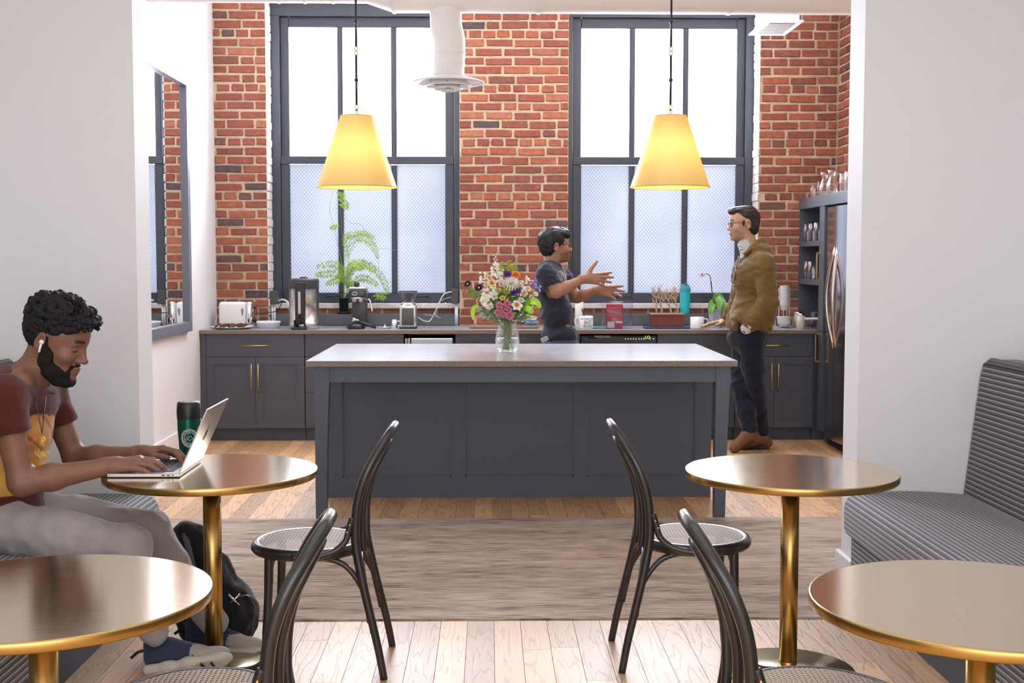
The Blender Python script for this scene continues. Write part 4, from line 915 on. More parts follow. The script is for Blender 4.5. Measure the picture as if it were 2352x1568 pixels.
# espresso machine
y = 10.5; c = cpos(824, 744, y); w = 17.5/pxs(y); zt = PY(822, 660, y).z
t = thing('espresso_machine', 'narrow black espresso machine with chrome collar and steam wand', 'coffee machine', c)
M_blk = mat('matte_black_metal', (.05, .05, .052), .32)
q = MB(); q.box(c.x-w*.85, c.x+w*1.0, y+.0, y+.14, CZ, zt-.02, bev=.012, seg=3); link('body', q.mesh(), M_blk, t, True)
q = MB(); q.box(c.x-w*1.15, c.x+w*1.1, y-.1, y+.14, zt-.085, zt-.01, bev=.02, seg=3); hd = link('head', q.mesh(), M_blk, t, True)
q = MB(); q.box(c.x-w*1.1, c.x+w*1.05, y-.095, y+.135, zt-.012, zt+.004, bev=.006, seg=2); link('chrome_top', q.mesh(), M_chrome, hd, True)
q = MB(); q.lathe([(0, -.03), (w*.8, -.03), (w*.85, -.002), (w*1.0, .0), (w*1.0, .008), (0, .008)], (c.x-.004, y-.04, zt-.09), 28, cap=False); link('group_collar', q.mesh(), M_chrome, t, True)
q = MB(); q.sphere((c.x-.012, y-.03, zt+.028), .026, 14, 10); link('cup_handle', q.mesh(), mat('dark_wood_knob', (.06, .04, .03), .4), t, True)
q = MB(); q.tube([(c.x-.022+.02*math.cos(a*math.pi/10), y-.101, zt-.05+.012*math.sin(a*math.pi/10)) for a in range(20)], .0025, 6, closed=True); link('badge', q.mesh(), M_chrome, hd, True)
q = MB(); q.tube(spline([(c.x+w*.95, y-.05, zt-.1), (c.x+w*1.5, y-.07, zt-.1), (c.x+w*1.75, y-.07, zt-.14), (c.x+w*1.9, y-.07, zt-.2)], 5), .007, 8); link('steam_wand', q.mesh(), M_chrome, t, True)
q = MB(); q.box(c.x-w, c.x+w, y-.12, y+.0, CZ, CZ+.03, bev=.004); link('drip_tray', q.mesh(), M_blk, t)
# tamping base with portafilter
y = 10.22; c = cpos(818, 748, y); R = 21/pxs(y)
lobj('tamping_stand', [(0, 0), (R, 0), (R, .012), (R*.82, .042), (R*.4, .046), (0, .046)], c, M_blackg, 'low black tamping stand on the counter in front of the espresso machine', 'stand')
t = thing('portafilter', 'steel portafilter with black handle leaning on the tamping stand', 'portafilter', (c.x, y, CZ))
q = MB(); q.lathe([(0, -.018), (.026, -.018), (.032, .012), (.033, .016), (.027, .016), (.022, -.01), (0, -.01)], (0, 0, 0), 24, cap=False, M=Matrix.Translation((c.x-.006, y, CZ+.068)) @ Matrix.Rotation(.5, 4, 'Y')); link('basket', q.mesh(), M_chrome, t, True)
q = MB(); q.tube([(c.x+.02, y, CZ+.062), (c.x+.05, y-.005, CZ+.052), (c.x+.1, y-.01, CZ+.032), (c.x+.165, y-.015, CZ+.012)], [.006, .010, .012, .011], 10); link('handle', q.mesh(), M_black, t, True)
# little metal lids and glass
y = 10.3; c = cpos(884, 748, y); lobj('saucer_dish', [(0, .004), (.04, .004), (.052, .012), (.05, .01), (.038, 0), (0, 0)], c, M_wht, 'small white saucer holding a metal lid left of the grinder', 'saucer')
lobj('metal_lid', [(.033, .0), (.033, .004), (.014, .012), (.005, .014), (.006, .02), (.009, .026), (.0, .028)], c+Vector((0, 0, .0055)), M_chrome, 'small domed metal lid with a knob on the white saucer', 'lid')
c = cpos(906, 747, 10.26); t = thing('milk_jug', 'small steel milk jug with loop handle left of the grinder', 'jug', c)
q = MB(); q.lathe([(0, 0), (.026, 0), (.027, .03), (.024, .075), (.022, .074), (.024, .03), (0, .004)], c, 24, cap=False); link('body', q.mesh(), M_chrome, t, True)
q = MB(); q.tube(spline([c+Vector((.025, 0, .062)), c+Vector((.048, 0, .058)), c+Vector((.046, 0, .03)), c+Vector((.026, 0, .024))], 4), .004, 6); link('handle', q.mesh(), M_chrome, t, True)
# coffee grinder
y = 10.3; c = cpos(938, 747, y); w = 19/pxs(y); zt = PY(938, 668, y).z; zb_ = PY(938, 701, y).z
t = thing('coffee_grinder', 'steel coffee grinder with a clear bean hopper', 'grinder', c)
q = MB(); q.box(c.x-w, c.x+w, y-.07, y+.07, CZ+.012, zb_+.0, bev=.008, seg=2); link('body', q.mesh(), M_steel, t, True)
q = MB(); q.box(c.x-w*1.05, c.x+w*1.05, y-.075, y+.075, CZ, CZ+.016, bev=.003); link('base', q.mesh(), M_black, t)
q = MB(); q.box(c.x-w*.72, c.x+w*.72, y-.076, y-.065, CZ+.03, zb_-.02, bev=.004); link('grounds_bin', q.mesh(), mat('smoky_bin', (.06, .045, .04), .15), t)
q = MB(); q.lathe([(w*.95, 0), (w*.9, .012), (w*.72, .03), (0, .03)], (c.x, y, zb_-.002), 28, cap=False); link('collar', q.mesh(), M_chrome, t, True)
q = MB(); q.lathe([(w*.66, .028), (w*1.1, zt-zb_-.01), (w*1.13, zt-zb_)], (c.x, y, zb_), 28, cap=False); hp_ = link('hopper', q.mesh(), glass_mat('hopper_plastic', (.75, .75, .8), .5, .05), t, True)
q = MB(); q.lathe([(w*1.15, -.006), (w*1.15, .0), (0, .004)], (c.x, y, zt), 28, cap=False); link('lid', q.mesh(), M_black, t, True)
# cutting board, packet, roll, mug, etc.
y = 10.42; a, d = PY(1079, 748, y).x, PY(1234, 748, y).x; q = MB(); q.box(a, d, y-.16, y+.16, CZ, CZ+.018, bev=.004); single('cutting_board', q.mesh(), mat('brown_board', (.26, .16, .105), .6, var=.2, vscale=10, stretch=(1, 20, 20)), 'brown wooden cutting board lying flat behind the flower vase', 'board')
y = 10.5; c = Vector((PY(1222, 742, y).x, y, CZ+.0185)); q = MB(); q.box(c.x-.06, c.x+.06, y-.05, y+.04, c.z, c.z+.035, bev=.012, seg=2, M=None); single('sponge_packet', q.mesh(), mat('blue_packet', (.12, .26, .5), .5, var=.2, vscale=30), 'blue plastic packet on the cutting board beside the man in navy', 'packet')
q = MB(); q.poly([(c.x-.07, y-.03, c.z+.036), (c.x+.03, y-.035, c.z+.04), (c.x+.05, y+.03, c.z+.062), (c.x-.055, y+.035, c.z+.085)], [(0, 1, 2, 3)]); me = q.mesh(); me2 = me.copy(); me2.transform(Matrix.Translation((0, 0, .004))); q = MB(); q.bm.from_mesh(me); q.bm.from_mesh(me2); q.box(c.x-.03, c.x+.04, y-.01, y+.03, c.z+.0355, c.z+.06, bev=.008, seg=2); single('paper_towel_scrap', q.mesh(), mat('kraft_paper', (.5, .42, .34), .8), 'crumpled beige paper lying on the blue packet', 'paper', kind=None)
y = 10.4; c = cpos(1330, 748, y); R = 9.5/pxs(y)*.98; t = thing('paper_towel_roll', 'white upright paper roll behind the man in navy', 'roll', c)
q = MB(); q.lathe([(0, 0), (R, 0), (R, .235), (.012, .235), (.012, .2), (0, .2)], c, 28, cap=False); link('roll', q.mesh(), mat('paper_white', (.82, .78, .74), .9), t, True)
y = 10.22; c = cpos(1346.5, 751, y); R = 16.5/pxs(y)*.98; hm = 30/pxs(y); t = thing('slogan_mug', 'white mug lettered in black beside the man in navy', 'mug', c)
def mugbody(c, R, h): q = MB(); q.lathe([(0, 0), (R*.94, 0), (R, .006), (R, h), (R*.93, h), (R*.92, .008), (0, .008)], c, 36, cap=False); return q.mesh()
def mughandle(c, R, h, s, r=.006): q = MB(); q.tube(spline([c+Vector((s*R*.97, 0, h*.85)), c+Vector((s*(R+.03), 0, h*.8)), c+Vector((s*(R+.034), 0, h*.45)), c+Vector((s*(R+.018), 0, h*.2)), c+Vector((s*R*.97, 0, h*.16))], 5), r, 8); return q.mesh()
link('body', mugbody(c, R, hm), M_wht, t, True); link('handle', mughandle(c, R, hm, -1), M_wht, t, True)
for k, s in enumerate(("WORLD'S", 'BEST', 'BOSS')):
    z = CZ+hm*(.77-.27*k); text_obj('lettering', s, .028, frame_mtx((0, 0, 0), (1, 0, 0), (0, 0, 1)), M_black, t) if False else None
    cu = bpy.data.curves.new('t', 'FONT'); cu.body = s; cu.size = .031; cu.align_x = 'CENTER'; cu.align_y = 'CENTER'; cu.resolution_u = 2
    tmp = bpy.data.objects.new('tmp', cu); COL.objects.link(tmp); me = bpy.data.meshes.new_from_object(tmp.evaluated_get(bpy.context.evaluated_depsgraph_get())); bpy.data.objects.remove(tmp)
    bm_ = bmesh.new(); bm_.from_mesh(me); bmesh.ops.subdivide_edges(bm_, edges=[e_ for e_ in bm_.edges if e_.calc_length() > .012], cuts=2)
    for v in bm_.verts: th = v.co.x/R+.16; v.co = Vector((c.x+(R+.0008)*math.sin(th), y-(R+.0008)*math.cos(th), z+v.co.y))
    bm_.to_mesh(me); bm_.free(); link('lettering', me, M_black, t)
q = MB(); q.tube([c+Vector((.012, 0, .01)), c+Vector((-.035, .02, .165))], .0045, 8); single('drink_stirrer', q.mesh(), M_black, 'dark stirrer stick standing in the lettered mug', 'stirrer')
y = 10.2; a = cpos(1364, 750, y); cord('teal_cord', [a+Vector((-.01, .02, .008)), a+Vector((.03, 0, .01)), a+Vector((.065, -.01, .014)), a+Vector((.07, -.02, .006))], .006, mat('teal_rubber', (.03, .3, .33), .5), 'short teal rubber strip lying on the counter by the lettered mug', 'strip')
# red carton in a clear bag
y = 10.25; a, d = PY(1393, 740, y).x, PY(1430, 740, y).x; zt = PY(1410, 698, y).z
t = thing('red_carton', 'red printed food carton inside a clear zip bag', 'carton', ((a+d)/2, y, CZ))
q = MB(); q.box(a, d, y-.03, y+.03, CZ, zt, bev=.003); link('box', q.mesh(), mat('carton_red', (.42, .02, .05), .45, var=.1), t)
q = MB(); q.box(a+.006, a+.064, y-.0312, y-.0304, CZ+.008, CZ+.062); q.box(a+.072, d-.004, y-.0312, y-.0304, CZ+.048, CZ+.064); link('label_panel', q.mesh(), mat('label_pale', (.6, .58, .52), .5), t)
q = MB()
for k in range(6): q.box(a+.012, d-.014-.006*(k % 3), y-.0312, y-.0304, zt-.03-.013*k, zt-.027-.013*k)
link('print_lines', q.mesh(), mat('print_pink', (.62, .25, .25), .5), t)
x0b, x1b = PY(1378, 740, y).x, PY(1457, 740, y).x; zb2 = PY(1410, 691, y).z
q = MB(); n = 14; vs = []; fs = []
for j, (z, wd, dp) in enumerate(((CZ+.001, .8, .05), (CZ+.03, .92, .058), (CZ+.1, .9, .056), (CZ+.16, .88, .04), (zb2-.02, .96, .015), (zb2, 1.03, .003))):
    for k in range(24):
        an = 2*math.pi*k/24; xx = (x0b+x1b)/2+(x1b-x0b)/2*wd*math.cos(an)*(1+.03*math.sin(k*2.3+j)); yy = y+dp*math.sin(an)*(1+.12*math.sin(k*3.1+j*2)); vs.append((xx, yy, z+.003*math.sin(k*1.7+j)*(j > 0)))
for j in range(5):
    for k in range(24): fs.append((j*24+k, j*24+(k+1) % 24, (j+1)*24+(k+1) % 24, (j+1)*24+k))
q.poly(vs, fs); single('zip_bag', q.mesh(), glass_mat('bag_plastic', (.9, .92, .98), .75, .18, .9), 'crumpled clear zip bag standing on the counter around the red carton', 'bag', None, True)
# bonsai
y = 10.32; a, d = PY(1480, 742, y).x, PY(1584, 742, y).x; c = Vector(((a+d)/2, y, CZ))
q = MB(); q.box(a, d, y-.09, y+.09, CZ, CZ+.016, bev=.004); single('drip_tray', q.mesh(), mat('blue_tray', (.02, .04, .1), .35), 'dark blue gravel tray under the bonsai pot', 'tray')
t = thing('bonsai', 'leafless bonsai grove in a red-brown rectangular pot', 'bonsai', (c.x, y, CZ+.016))
a, d = PY(1492, 742, y).x, PY(1570, 742, y).x; zt = PY(1530, 720, y).z; q = MB(); b_ = CZ+.017
q.poly([(a+.015, y-.06, b_), (d-.015, y-.06, b_), (d-.015, y+.06, b_), (a+.015, y+.06, b_), (a+.003, y-.072, zt-.014), (d-.003, y-.072, zt-.014), (d-.003, y+.072, zt-.014), (a+.003, y+.072, zt-.014)], [(3, 2, 1, 0), (0, 1, 5, 4), (1, 2, 6, 5), (2, 3, 7, 6), (3, 0, 4, 7), (4, 5, 6, 7)])
q.box(a-.002, d+.002, y-.077, y+.077, zt-.015, zt, bev=.003); link('pot', q.mesh(), mat('red_clay_glaze', (.2, .05, .035), .3), t)
q = MB(); q.box(a+.008, d-.008, y-.065, y+.065, zt-.002, zt+.004, bev=.002); link('soil', q.mesh(), mat('moss_soil', (.42, .3, .2), .9, bump=1, bscale=80, var=.3, vscale=60), t)
M_bark = mat('pale_bark', (.5, .34, .23), .85, bump=.4, bscale=90)
def tree(x, h, seed, lean):
    r = random.Random(seed); q = MB()
    def br(p0, d, ln, rad, lev):
        pts = [p0]; dd = d.copy(); p_ = p0.copy(); n = 4
        for k in range(n): dd = (dd+Vector((r.uniform(-.3, .3), r.uniform(-.3, .3), r.uniform(-.1, .2)))).normalized(); p_ = p_+dd*ln/n; pts.append(p_.copy())
        q.tube(pts, [max(rad*(1-.14*k), .0009) for k in range(n+1)], 5 if lev else 7)
        if lev < 3:
            for k in range(3 if lev else 6):
                f = r.randint(2, 4); an = r.uniform(0, 6.28); nd = (dd*.45+Vector((math.cos(an), math.sin(an)*.7, r.uniform(.2, .8)))).normalized(); br(pts[f].copy(), nd, ln*r.uniform(.45, .7), rad*.5, lev+1)
    br(Vector((x, y+r.uniform(-.02, .02), zt)), Vector((lean, 0, 1)).normalized(), h*.5, .010, 0); return q.mesh()
for k, (px_, h, ln) in enumerate(((1508, .25, -.14), (1520, .23, .0), (1543, .29, .02), (1557, .26, .18))): link('tree', tree(PY(px_, 718, y).x, h, 60+k, ln), M_bark, t, True)
# teal bottle
y = YF-.115; px = pxs(y); c = Vector((PY(1573, 716, y).x, y, LZ)); R = 13/px; hb = PY(1573, 655, y).z-LZ
t = thing('shaker_bottle', 'translucent teal shaker bottle on the ledge behind the bonsai', 'bottle', c)
q = MB(); q.lathe([(0, 0), (R*.8, 0), (R*.84, .01), (R*.98, hb*.78), (R*.98, hb*.8)], c, 28, cap=False); link('body', q.mesh(), mat('teal_body', (.04, .62, .66), .25, trans=.15), t, True)
q = MB(); q.lathe([(R*1.0, hb*.76), (R*1.02, hb*.9), (R*.9, hb*.93), (R*.55, hb*.94), (R*.5, hb), (0, hb)], c, 28, cap=False); link('cap', q.mesh(), mat('teal_cap', (.02, .3, .34), .35), t, True)
q = MB(); q.tube([c+Vector((R*.75*math.cos(a_*math.pi/12), 0, hb*.93+.03*math.sin(a_*math.pi/12))) for a_ in range(13)], .005, 6); link('carry_loop', q.mesh(), MATS['teal_cap'], t, True)
# white mug
y = 10.2; c = cpos(1601, 751, y); R = 16/pxs(y)*.98; hm = 28/pxs(y); t = thing('coffee_mug', 'plain white mug with a bare clay foot near the bonsai', 'mug', c)
link('body', mugbody(c, R, hm), M_wht, t, True); link('handle', mughandle(c, R, hm, 1, .005), M_wht, t, True); q = MB(); q.lathe([(R*.9, -.0), (R*1.003, .001), (R*1.003, .007)], c, 32, cap=False); link('foot', q.mesh(), mat('bare_clay', (.4, .2, .14), .8), t, True)
# orchid
y = 10.42; c = cpos(1644, 747, y); t = thing('orchid', 'orchid with one pale bloom in a grey planter beside the man in olive', 'plant', c); R = 18.5/pxs(y); hp = 44/pxs(y)
q = MB(); q.lathe([(0, 0), (R*.7, 0), (R*1.0, hp), (R*.92, hp), (R*.65, .01)], c, 6, cap=False); link('planter', q.mesh(), mat('grey_planter', (.45, .45, .5), .7, var=.15, vscale=30), t)
def leafm(pts, w, n=8):
    P = spline(pts, n); vs = []; fs = []; m_ = len(P)
    for i, p_ in enumerate(P):
        f = i/(m_-1); d = (P[min(i+1, m_-1)]-P[max(i-1, 0)]).normalized(); s = d.cross(Vector((0, -1, .35))).normalized(); ww = w*math.sin(math.pi*(.06+.9*f))**.7; nn = s.cross(d)*ww*.25
        vs += [p_-s*ww+nn, p_, p_+s*ww+nn]
    for i in range(m_-1):
        for k in (0, 1): a_ = i*3+k; fs.append((a_, a_+1, a_+4, a_+3))
    q = MB(); q.poly(vs, fs); me = q.mesh(); return me
M_leaf = mat('orchid_leaf', (.14, .33, .07), .35, var=.3, vscale=12)
tp = c+Vector((0, 0, hp-.01))
for k, pts in enumerate(([tp, PY(1640, 694, y-.03), PY(1633, 706, y-.08), PY(1632, 722, y-.1)], [tp, PY(1648, 686, y-.02), PY(1652, 696, y-.06), PY(1650, 712, y-.09)], [tp, PY(1655, 690, y), PY(1661, 705, y-.04), PY(1664, 735, y-.06)], [tp, PY(1645, 684, y), PY(1652, 681, y+.0), PY(1662, 686, y)])): link('leaf', leafm(pts, .032), M_leaf, t, True)
q = MB(); q.tube(spline([tp, PY(1637, 680, y), PY(1633, 650, y), PY(1631, 634, y), PY(1624, 629, y), PY(1616, 630, y)], 6), .0035, 6); q.tube([PY(1638, 690, y+.01), PY(1634, 645, y+.01)], .0025, 6); link('stem', q.mesh(), mat('dark_stem', (.08, .06, .05), .6), t, True)
q = MB()
for k in range(5):
    an = 2*math.pi*k/5+.3; cc = PY(1612, 630, y-.01); q.sphere(cc+Vector((.018*math.cos(an), 0, .014*math.sin(an))), .014, 8, 6, sc=(1, .3, .8))
fl = link('bloom', q.mesh(), mat('orchid_petal', (.82, .72, .85), .6), t, True); q = MB(); q.sphere(PY(1613, 630, y-.02), .007, 8, 6); link('bloom_centre', q.mesh(), mat('magenta', (.35, .02, .25), .5), fl, True)
# bowl rack
y = 10.4; c = cpos(1801, 742, y); t = thing('wire_rack', 'white wire rack holding a column of cups above stacked bowls', 'rack', c); R = 16.5/pxs(y); rc = 11.5/pxs(y); zt = PY(1801, 655, y).z; zc0 = PY(1801, 712, y).z
q = MB(); q.tube(spline([c+Vector((-R-.012, 0, .004)), c+Vector((-R-.014, 0, .08)), c+Vector((-rc-.006, 0, .085)), c+Vector((-rc-.004, 0, .13)), c+Vector((-rc-.004, 0, zt-CZ-.02))], 4), .003, 6); q.tube(spline([c+Vector((R+.012, 0, .004)), c+Vector((R+.014, 0, .08)), c+Vector((rc+.006, 0, .085)), c+Vector((rc+.004, 0, .13)), c+Vector((rc+.004, 0, zt-CZ-.02))], 4), .003, 6)
q.tube([c+Vector((-R-.012, 0, .004)), c+Vector((R+.012, 0, .004))], .003, 6); q.tube([c+Vector((0, .03, .004)), c+Vector((0, .03, zt-CZ-.03))], .003, 6); link('wire_frame', q.mesh(), mat('white_wire', (.75, .75, .75), .4), t, True)
BW = ('bottom white bowl', 'second white bowl from the bottom', 'second white bowl from the top', 'topmost white bowl')
for k in range(4): lobj('cereal_bowl', [(0, 0), (R*.55, 0), (R*.98, .036), (R, .04), (R*.94, .038), (R*.5, .006), (0, .006)], c+Vector((0, -.001, .008+.0155*k)), M_wht, BW[k]+' of the short stack in the wire rack', 'bowl', 'white bowls in the wire rack')
CW = ('lowest', 'second lowest', 'third lowest', 'fourth lowest', 'middle', 'fourth highest', 'third highest', 'second highest', 'highest')
for k in range(9): lobj('cup', [(0, 0), (rc*.72, 0), (rc*.95, .055), (rc*.98, .058), (rc*.9, .056), (rc*.66, .005), (0, .005)], Vector((c.x, y-.001, zc0+.0185*k)), M_wht, CW[k]+' white cup of the tall nested column in the wire rack', 'cup', 'white cups in the wire rack')
# sugar shakers, container, steel cup, red mug
for (px_, py_, yy, lb) in ((1839.5, 744, 10.2, 'glass sugar shaker with metal cap beside the wire rack'), (1833, 742, 10.42, 'second sugar shaker standing behind the first one')):
    c = cpos(px_, py_, yy); t = thing('sugar_shaker', lb, 'shaker', c, 'sugar shakers by the wire rack'); R = 9.5/pxs(yy); hh = 37/pxs(yy)
    q = MB(); q.lathe([(0, 0), (R, 0), (R, hh*.7), (R*.9, hh*.84)], c, 24, cap=False); link('jar', q.mesh(), mat('sugar_fill', (.78, .68, .54), .5), t, True)
    q = MB(); q.lathe([(R*.9, hh*.83), (R*.95, hh*.85), (R*.9, hh*.95), (R*.4, hh), (0, hh)], c, 24, cap=False); link('cap', q.mesh(), M_chrome, t, True)
y = 10.2; c = cpos(1865, 745, y); a, d = c.x-19/pxs(y), c.x+19/pxs(y); hh = 22/pxs(y); t = thing('glass_food_container', 'clear glass food container with a pale lid in the right counter corner', 'container', c)
q = MB(); q.box(a+.01, d-.01, y-.05, y+.05, CZ+.0, CZ+hh, bev=.012, seg=3); link('dish', q.mesh(), M_glass, t, True); q = MB(); q.box(a, d, y-.058, y+.058, CZ+hh, CZ+hh+.014, bev=.004); link('lid', q.mesh(), M_wplas, t)
c = cpos(1870, 742, 10.45); lobj('steel_cup', [(0, 0), (.022, 0), (.03, .125), (.032, .127), (.028, .126), (.02, .004), (0, .004)], c, M_steel, 'small steel cup standing behind the glass food container', 'cup')
c = Vector((XF+.06, 10.12, CZ)); t = thing('red_mug', 'red mug half hidden at the right end of the counter', 'mug', c); link('body', mugbody(c, .034, .1), mat('red_glaze', (.5, .03, .03), .3), t, True); link('handle', mughandle(c, .034, .1, 1, .004), MATS['red_glaze'], t, True)
# glassware
def tumbler(c, r0, r1, h, lb, gp, nm='drinking_glass'):
    return lobj(nm, [(0, .006), (r0*.8, .006), (r0*.92, .012), (r1*.95, h), (r1, h), (r0, .0), (0, .0)], c, M_glass, lb, 'glass', gp, 24)
for px_, wh in ((1853, 'nearest the brick wall'), (1866, 'in the middle'), (1879, 'nearest the refrigerator')): v = PX(px_, 552, XF+.045); tumbler(Vector((XF+.045, v.y, zs1+.0005)), .03, .04, .148, 'tapered pint glass on the upper open shelf, %s' % wh, 'pint glasses on the upper shelf')
for px_, dx, wh in ((1854, .045, 'the left'), (1864, .05, 'the right')): v = PX(px_, 641, XF+dx); tumbler(Vector((XF+dx, v.y, zs2+.0005)), .03, .04, .148, 'tapered pint glass on the lower open shelf, %s one' % wh, 'pint glasses on the lower shelf')
def topglass(px_, py_, xo): v = PX(px_, py_, XF+xo); return Vector((XF+xo, v.y, ZT+.0005))
tumbler(topglass(1867.5, 445, .06), .024, .026, .105, 'short straight glass at the far left on top of the shelf unit', None)
tumbler(topglass(1880, 444, .1), .014, .015, .14, 'slim tall glass tube between the short glass and the carafes', None, 'bud_vase')
for px_, xo, lb in ((1894, .08, 'hourglass-shaped glass carafe on top of the unit, the left of two'), (1911, .07, 'hourglass-shaped glass carafe on top of the unit, the right of two')):
    c = topglass(px_, 440, xo); lobj('carafe', [(0, .004), (.046, .004), (.05, .02), (.044, .08), (.022, .135), (.026, .165), (.038, .195), (.036, .195), (.022, .16), (.018, .135), (.04, .08), (.048, .0), (0, 0)], c, M_glass, lb, 'carafe', 'glass carafes on top of the shelf unit')
tumbler(topglass(1937, 434, .09), .028, .03, .15, 'tall straight glass nearest the carafes above the refrigerator', None)
tumbler(topglass(1948, 432, .06), .026, .028, .15, 'tall straight glass at the near end above the refrigerator, by the wall edge', None)
# ================================================================== VASE AND FLOWERS
yv = 7.66; pv = pxs(yv); vc = Vector((PY(1165.5, 806, yv).x, yv, .9105)); hv = PY(1165, 735, yv).z-.9105; Rv = 27.5/pv
M_vase = glass_mat('ribbed_vase_glass', (.96, .98, .98), .85, .06)
nt = M_vase.node_tree; bp = nt.nodes.new('ShaderNodeBump'); vz = nt.nodes.new('ShaderNodeTexVoronoi'); vz.inputs['Scale'].default_value = 95; tcn = nt.nodes.new('ShaderNodeTexCoord'); nt.links.new(tcn.outputs['Object'], vz.inputs['Vector']); nt.links.new(vz.outputs['Distance'], bp.inputs['Height']); bp.inputs['Strength'].default_value = .9; bp.inputs['Distance'].default_value = .006
for n_ in nt.nodes:
    if n_.type in ('BSDF_GLOSSY', 'LAYER_WEIGHT'): nt.links.new(bp.outputs[0], n_.inputs['Normal'])
t = thing('flower_vase', 'ribbed clear glass vase of flowers standing on the island', 'vase', vc)
vp = [(0, .012), (Rv*.7, .012), (Rv*.9, .03), (Rv*.98, .07), (Rv*.9, hv*.6), (Rv*.72, hv*.85), (Rv*.74, hv)]
q = MB(); q.lathe([(0, 0), (Rv*.74, 0)]+[(r_*1.04, z_) for r_, z_ in vp[2:]]+[(vp[-1][0]*.96, hv)], vc, 48, cap=False); link('glass', q.mesh(), M_vase, t, True)
q = MB(); q.lathe([(0, .014), (Rv*.84, .016), (Rv*.94, .06), (Rv*.9, hv*.45), (0, hv*.45)], vc, 32, cap=False); link('water', q.mesh(), glass_mat('water', (.9, .96, .93), .8, .02), t, True)
PETAL = {}
def pm(name, col, r=.55): return mat('petal_'+name, col, r, var=.12, vscale=40, spec=.2)
def petal_ring(q, c, n, r, w, tilt, up, rot=0, axis=None, cupf=.3):
    ax = axis.normalized(); s = ax.cross(Vector((0, 0, 1))); s = s.normalized() if s.length > .1 else Vector((1, 0, 0)); u = ax.cross(s)
    for k in range(n):
        an = rot+2*math.pi*k/n; d = s*math.cos(an)+u*math.sin(an); e = ax.cross(d)
        o_ = d*math.cos(tilt)+ax*math.sin(tilt); nn = ax*math.cos(tilt)-d*math.sin(tilt); vs = []
        for (f, ww) in ((.05, .3), (.45, 1), (.8, .9), (1, .35)):
            for g in (-1, 0, 1): vs.append(c+ax*up+o_*r*f+e*g*w*ww*.5+nn*(cupf*r*(abs(g)*.35+.4*f*f*(-1 if f > .9 else 1)*.5)))
        q.poly(vs, [(i*3+j, i*3+j+1, i*3+j+4, i*3+j+3) for i in range(3) for j in range(2)])
def flower(kind, px_, py_, rp, dep=0, lb=None, name=None, cat='flower', group=None, col=None):
    r = rp/pv; c = PY(px_, py_, yv-.06+dep); base = vc+Vector((rnd.uniform(-.02, .02), rnd.uniform(-.02, .02), hv*.3)); neck = vc+Vector((rnd.uniform(-.03, .03), rnd.uniform(-.03, .03), hv))
    ax = ((c-(neck+Vector((0, .06, -.06)))).normalized()+Vector((0, -.75, .1))).normalized()
    t = thing(name, lb, cat, base, group)
    q = MB(); q.tube(spline([base, neck, neck*.45+c*.55+Vector((0, 0, .01)), c], 5), .0022, 5); link('stem', q.mesh(), mat('flower_stem', (.12, .2, .05), .6), t, True)
    q = MB()
    if kind == 'rose':
        for (n, f, tl, up) in ((5, 1.15, .35, 0), (5, .95, .75, .004)): petal_ring(q, c, n, r*f, r*1.0*f, tl, up, rnd.random()*6, ax, .5)
    elif kind == 'anem':
        petal_ring(q, c, 7, r*1.1, r*.8, .25, 0, rnd.random(), ax); petal_ring(q, c, 5, r*.8, r*.7, .6, .001, rnd.random(), ax)
    elif kind == 'daff':
        petal_ring(q, c, 6, r*1.25, r*.9, .2, 0, rnd.random(), ax)
    elif kind == 'mum':
        for (n, f, tl) in ((18, 1.25, .05), (16, 1.1, .4), (12, .8, .8), (8, .5, 1.1)): petal_ring(q, c, n, r*f, r*.2, tl, 0, rnd.random()*6, ax)
    elif kind == 'iris':
        petal_ring(q, c, 3, r*1.4, r*.7, -.5, 0, rnd.random()*6, ax); petal_ring(q, c, 3, r*1.1, r*.5, 1.1, 0, rnd.random()*6, ax)
    elif kind == 'lily': petal_ring(q, c, 6, r*1.3, r*.5, .8, 0, 0, Vector((.6, -.2, .5)))
    elif kind == 'stock':
        for k in range(16):
            cc = c+Vector((rnd.uniform(-1, 1)*r*.8, rnd.uniform(-.5, .5)*r, rnd.uniform(-1.25, 1.25)*r)); petal_ring(q, cc, 5, r*.42, r*.36, .35, 0, rnd.random()*6, (ax+Vector((rnd.uniform(-.6, .6), 0, rnd.uniform(-.5, .6)))), .4)
    elif kind == 'spike':
        for k in range(12):
            cc = c+Vector((.4*r*math.sin(k*2.4)-.045*k*r, 0, (k-2)*.3*r)); q.sphere(cc, r*.3*(1.15-k*.06), 6, 5)
    bl = link('bloom', q.mesh(), col, t, kind != 'rose')
    if kind == 'rose':
        cc = col.node_tree.nodes['Principled BSDF']; base = [n_ for n_ in col.node_tree.nodes if n_.type == 'RGB'][0].outputs[0].default_value
        q = MB()
        for (n, f, tl, up) in ((4, .8, 1.0, r*.1), (4, .6, 1.15, r*.12), (3, .4, 1.3, r*.15)): petal_ring(q, c, n, r*f, r*1.0*f, tl, up, rnd.random()*6, ax, .5)
        q.sphere(c+ax*r*.3, r*.2, 8, 6); link('heart', q.mesh(), mat(col.name+'_heart', tuple(base[i]*(.8, .5, .6)[i] for i in range(3)), .6), bl)
    q = MB()
    if kind in ('anem', 'daff'):
        if kind == 'daff': petal_ring(q, c, 8, r*.75, r*.6, 1.0, .002, 0, ax, .2); link('trumpet', q.mesh(), pm('orange', (.72, .24, .06)), bl, True)
        else: q.sphere(c+ax*.004, r*.28, 8, 6); link('centre', q.mesh(), pm('cream', (.7, .6, .35)), bl, True)
    else: q.bm.free()
    return t
G = 'flowers in the ribbed vase'
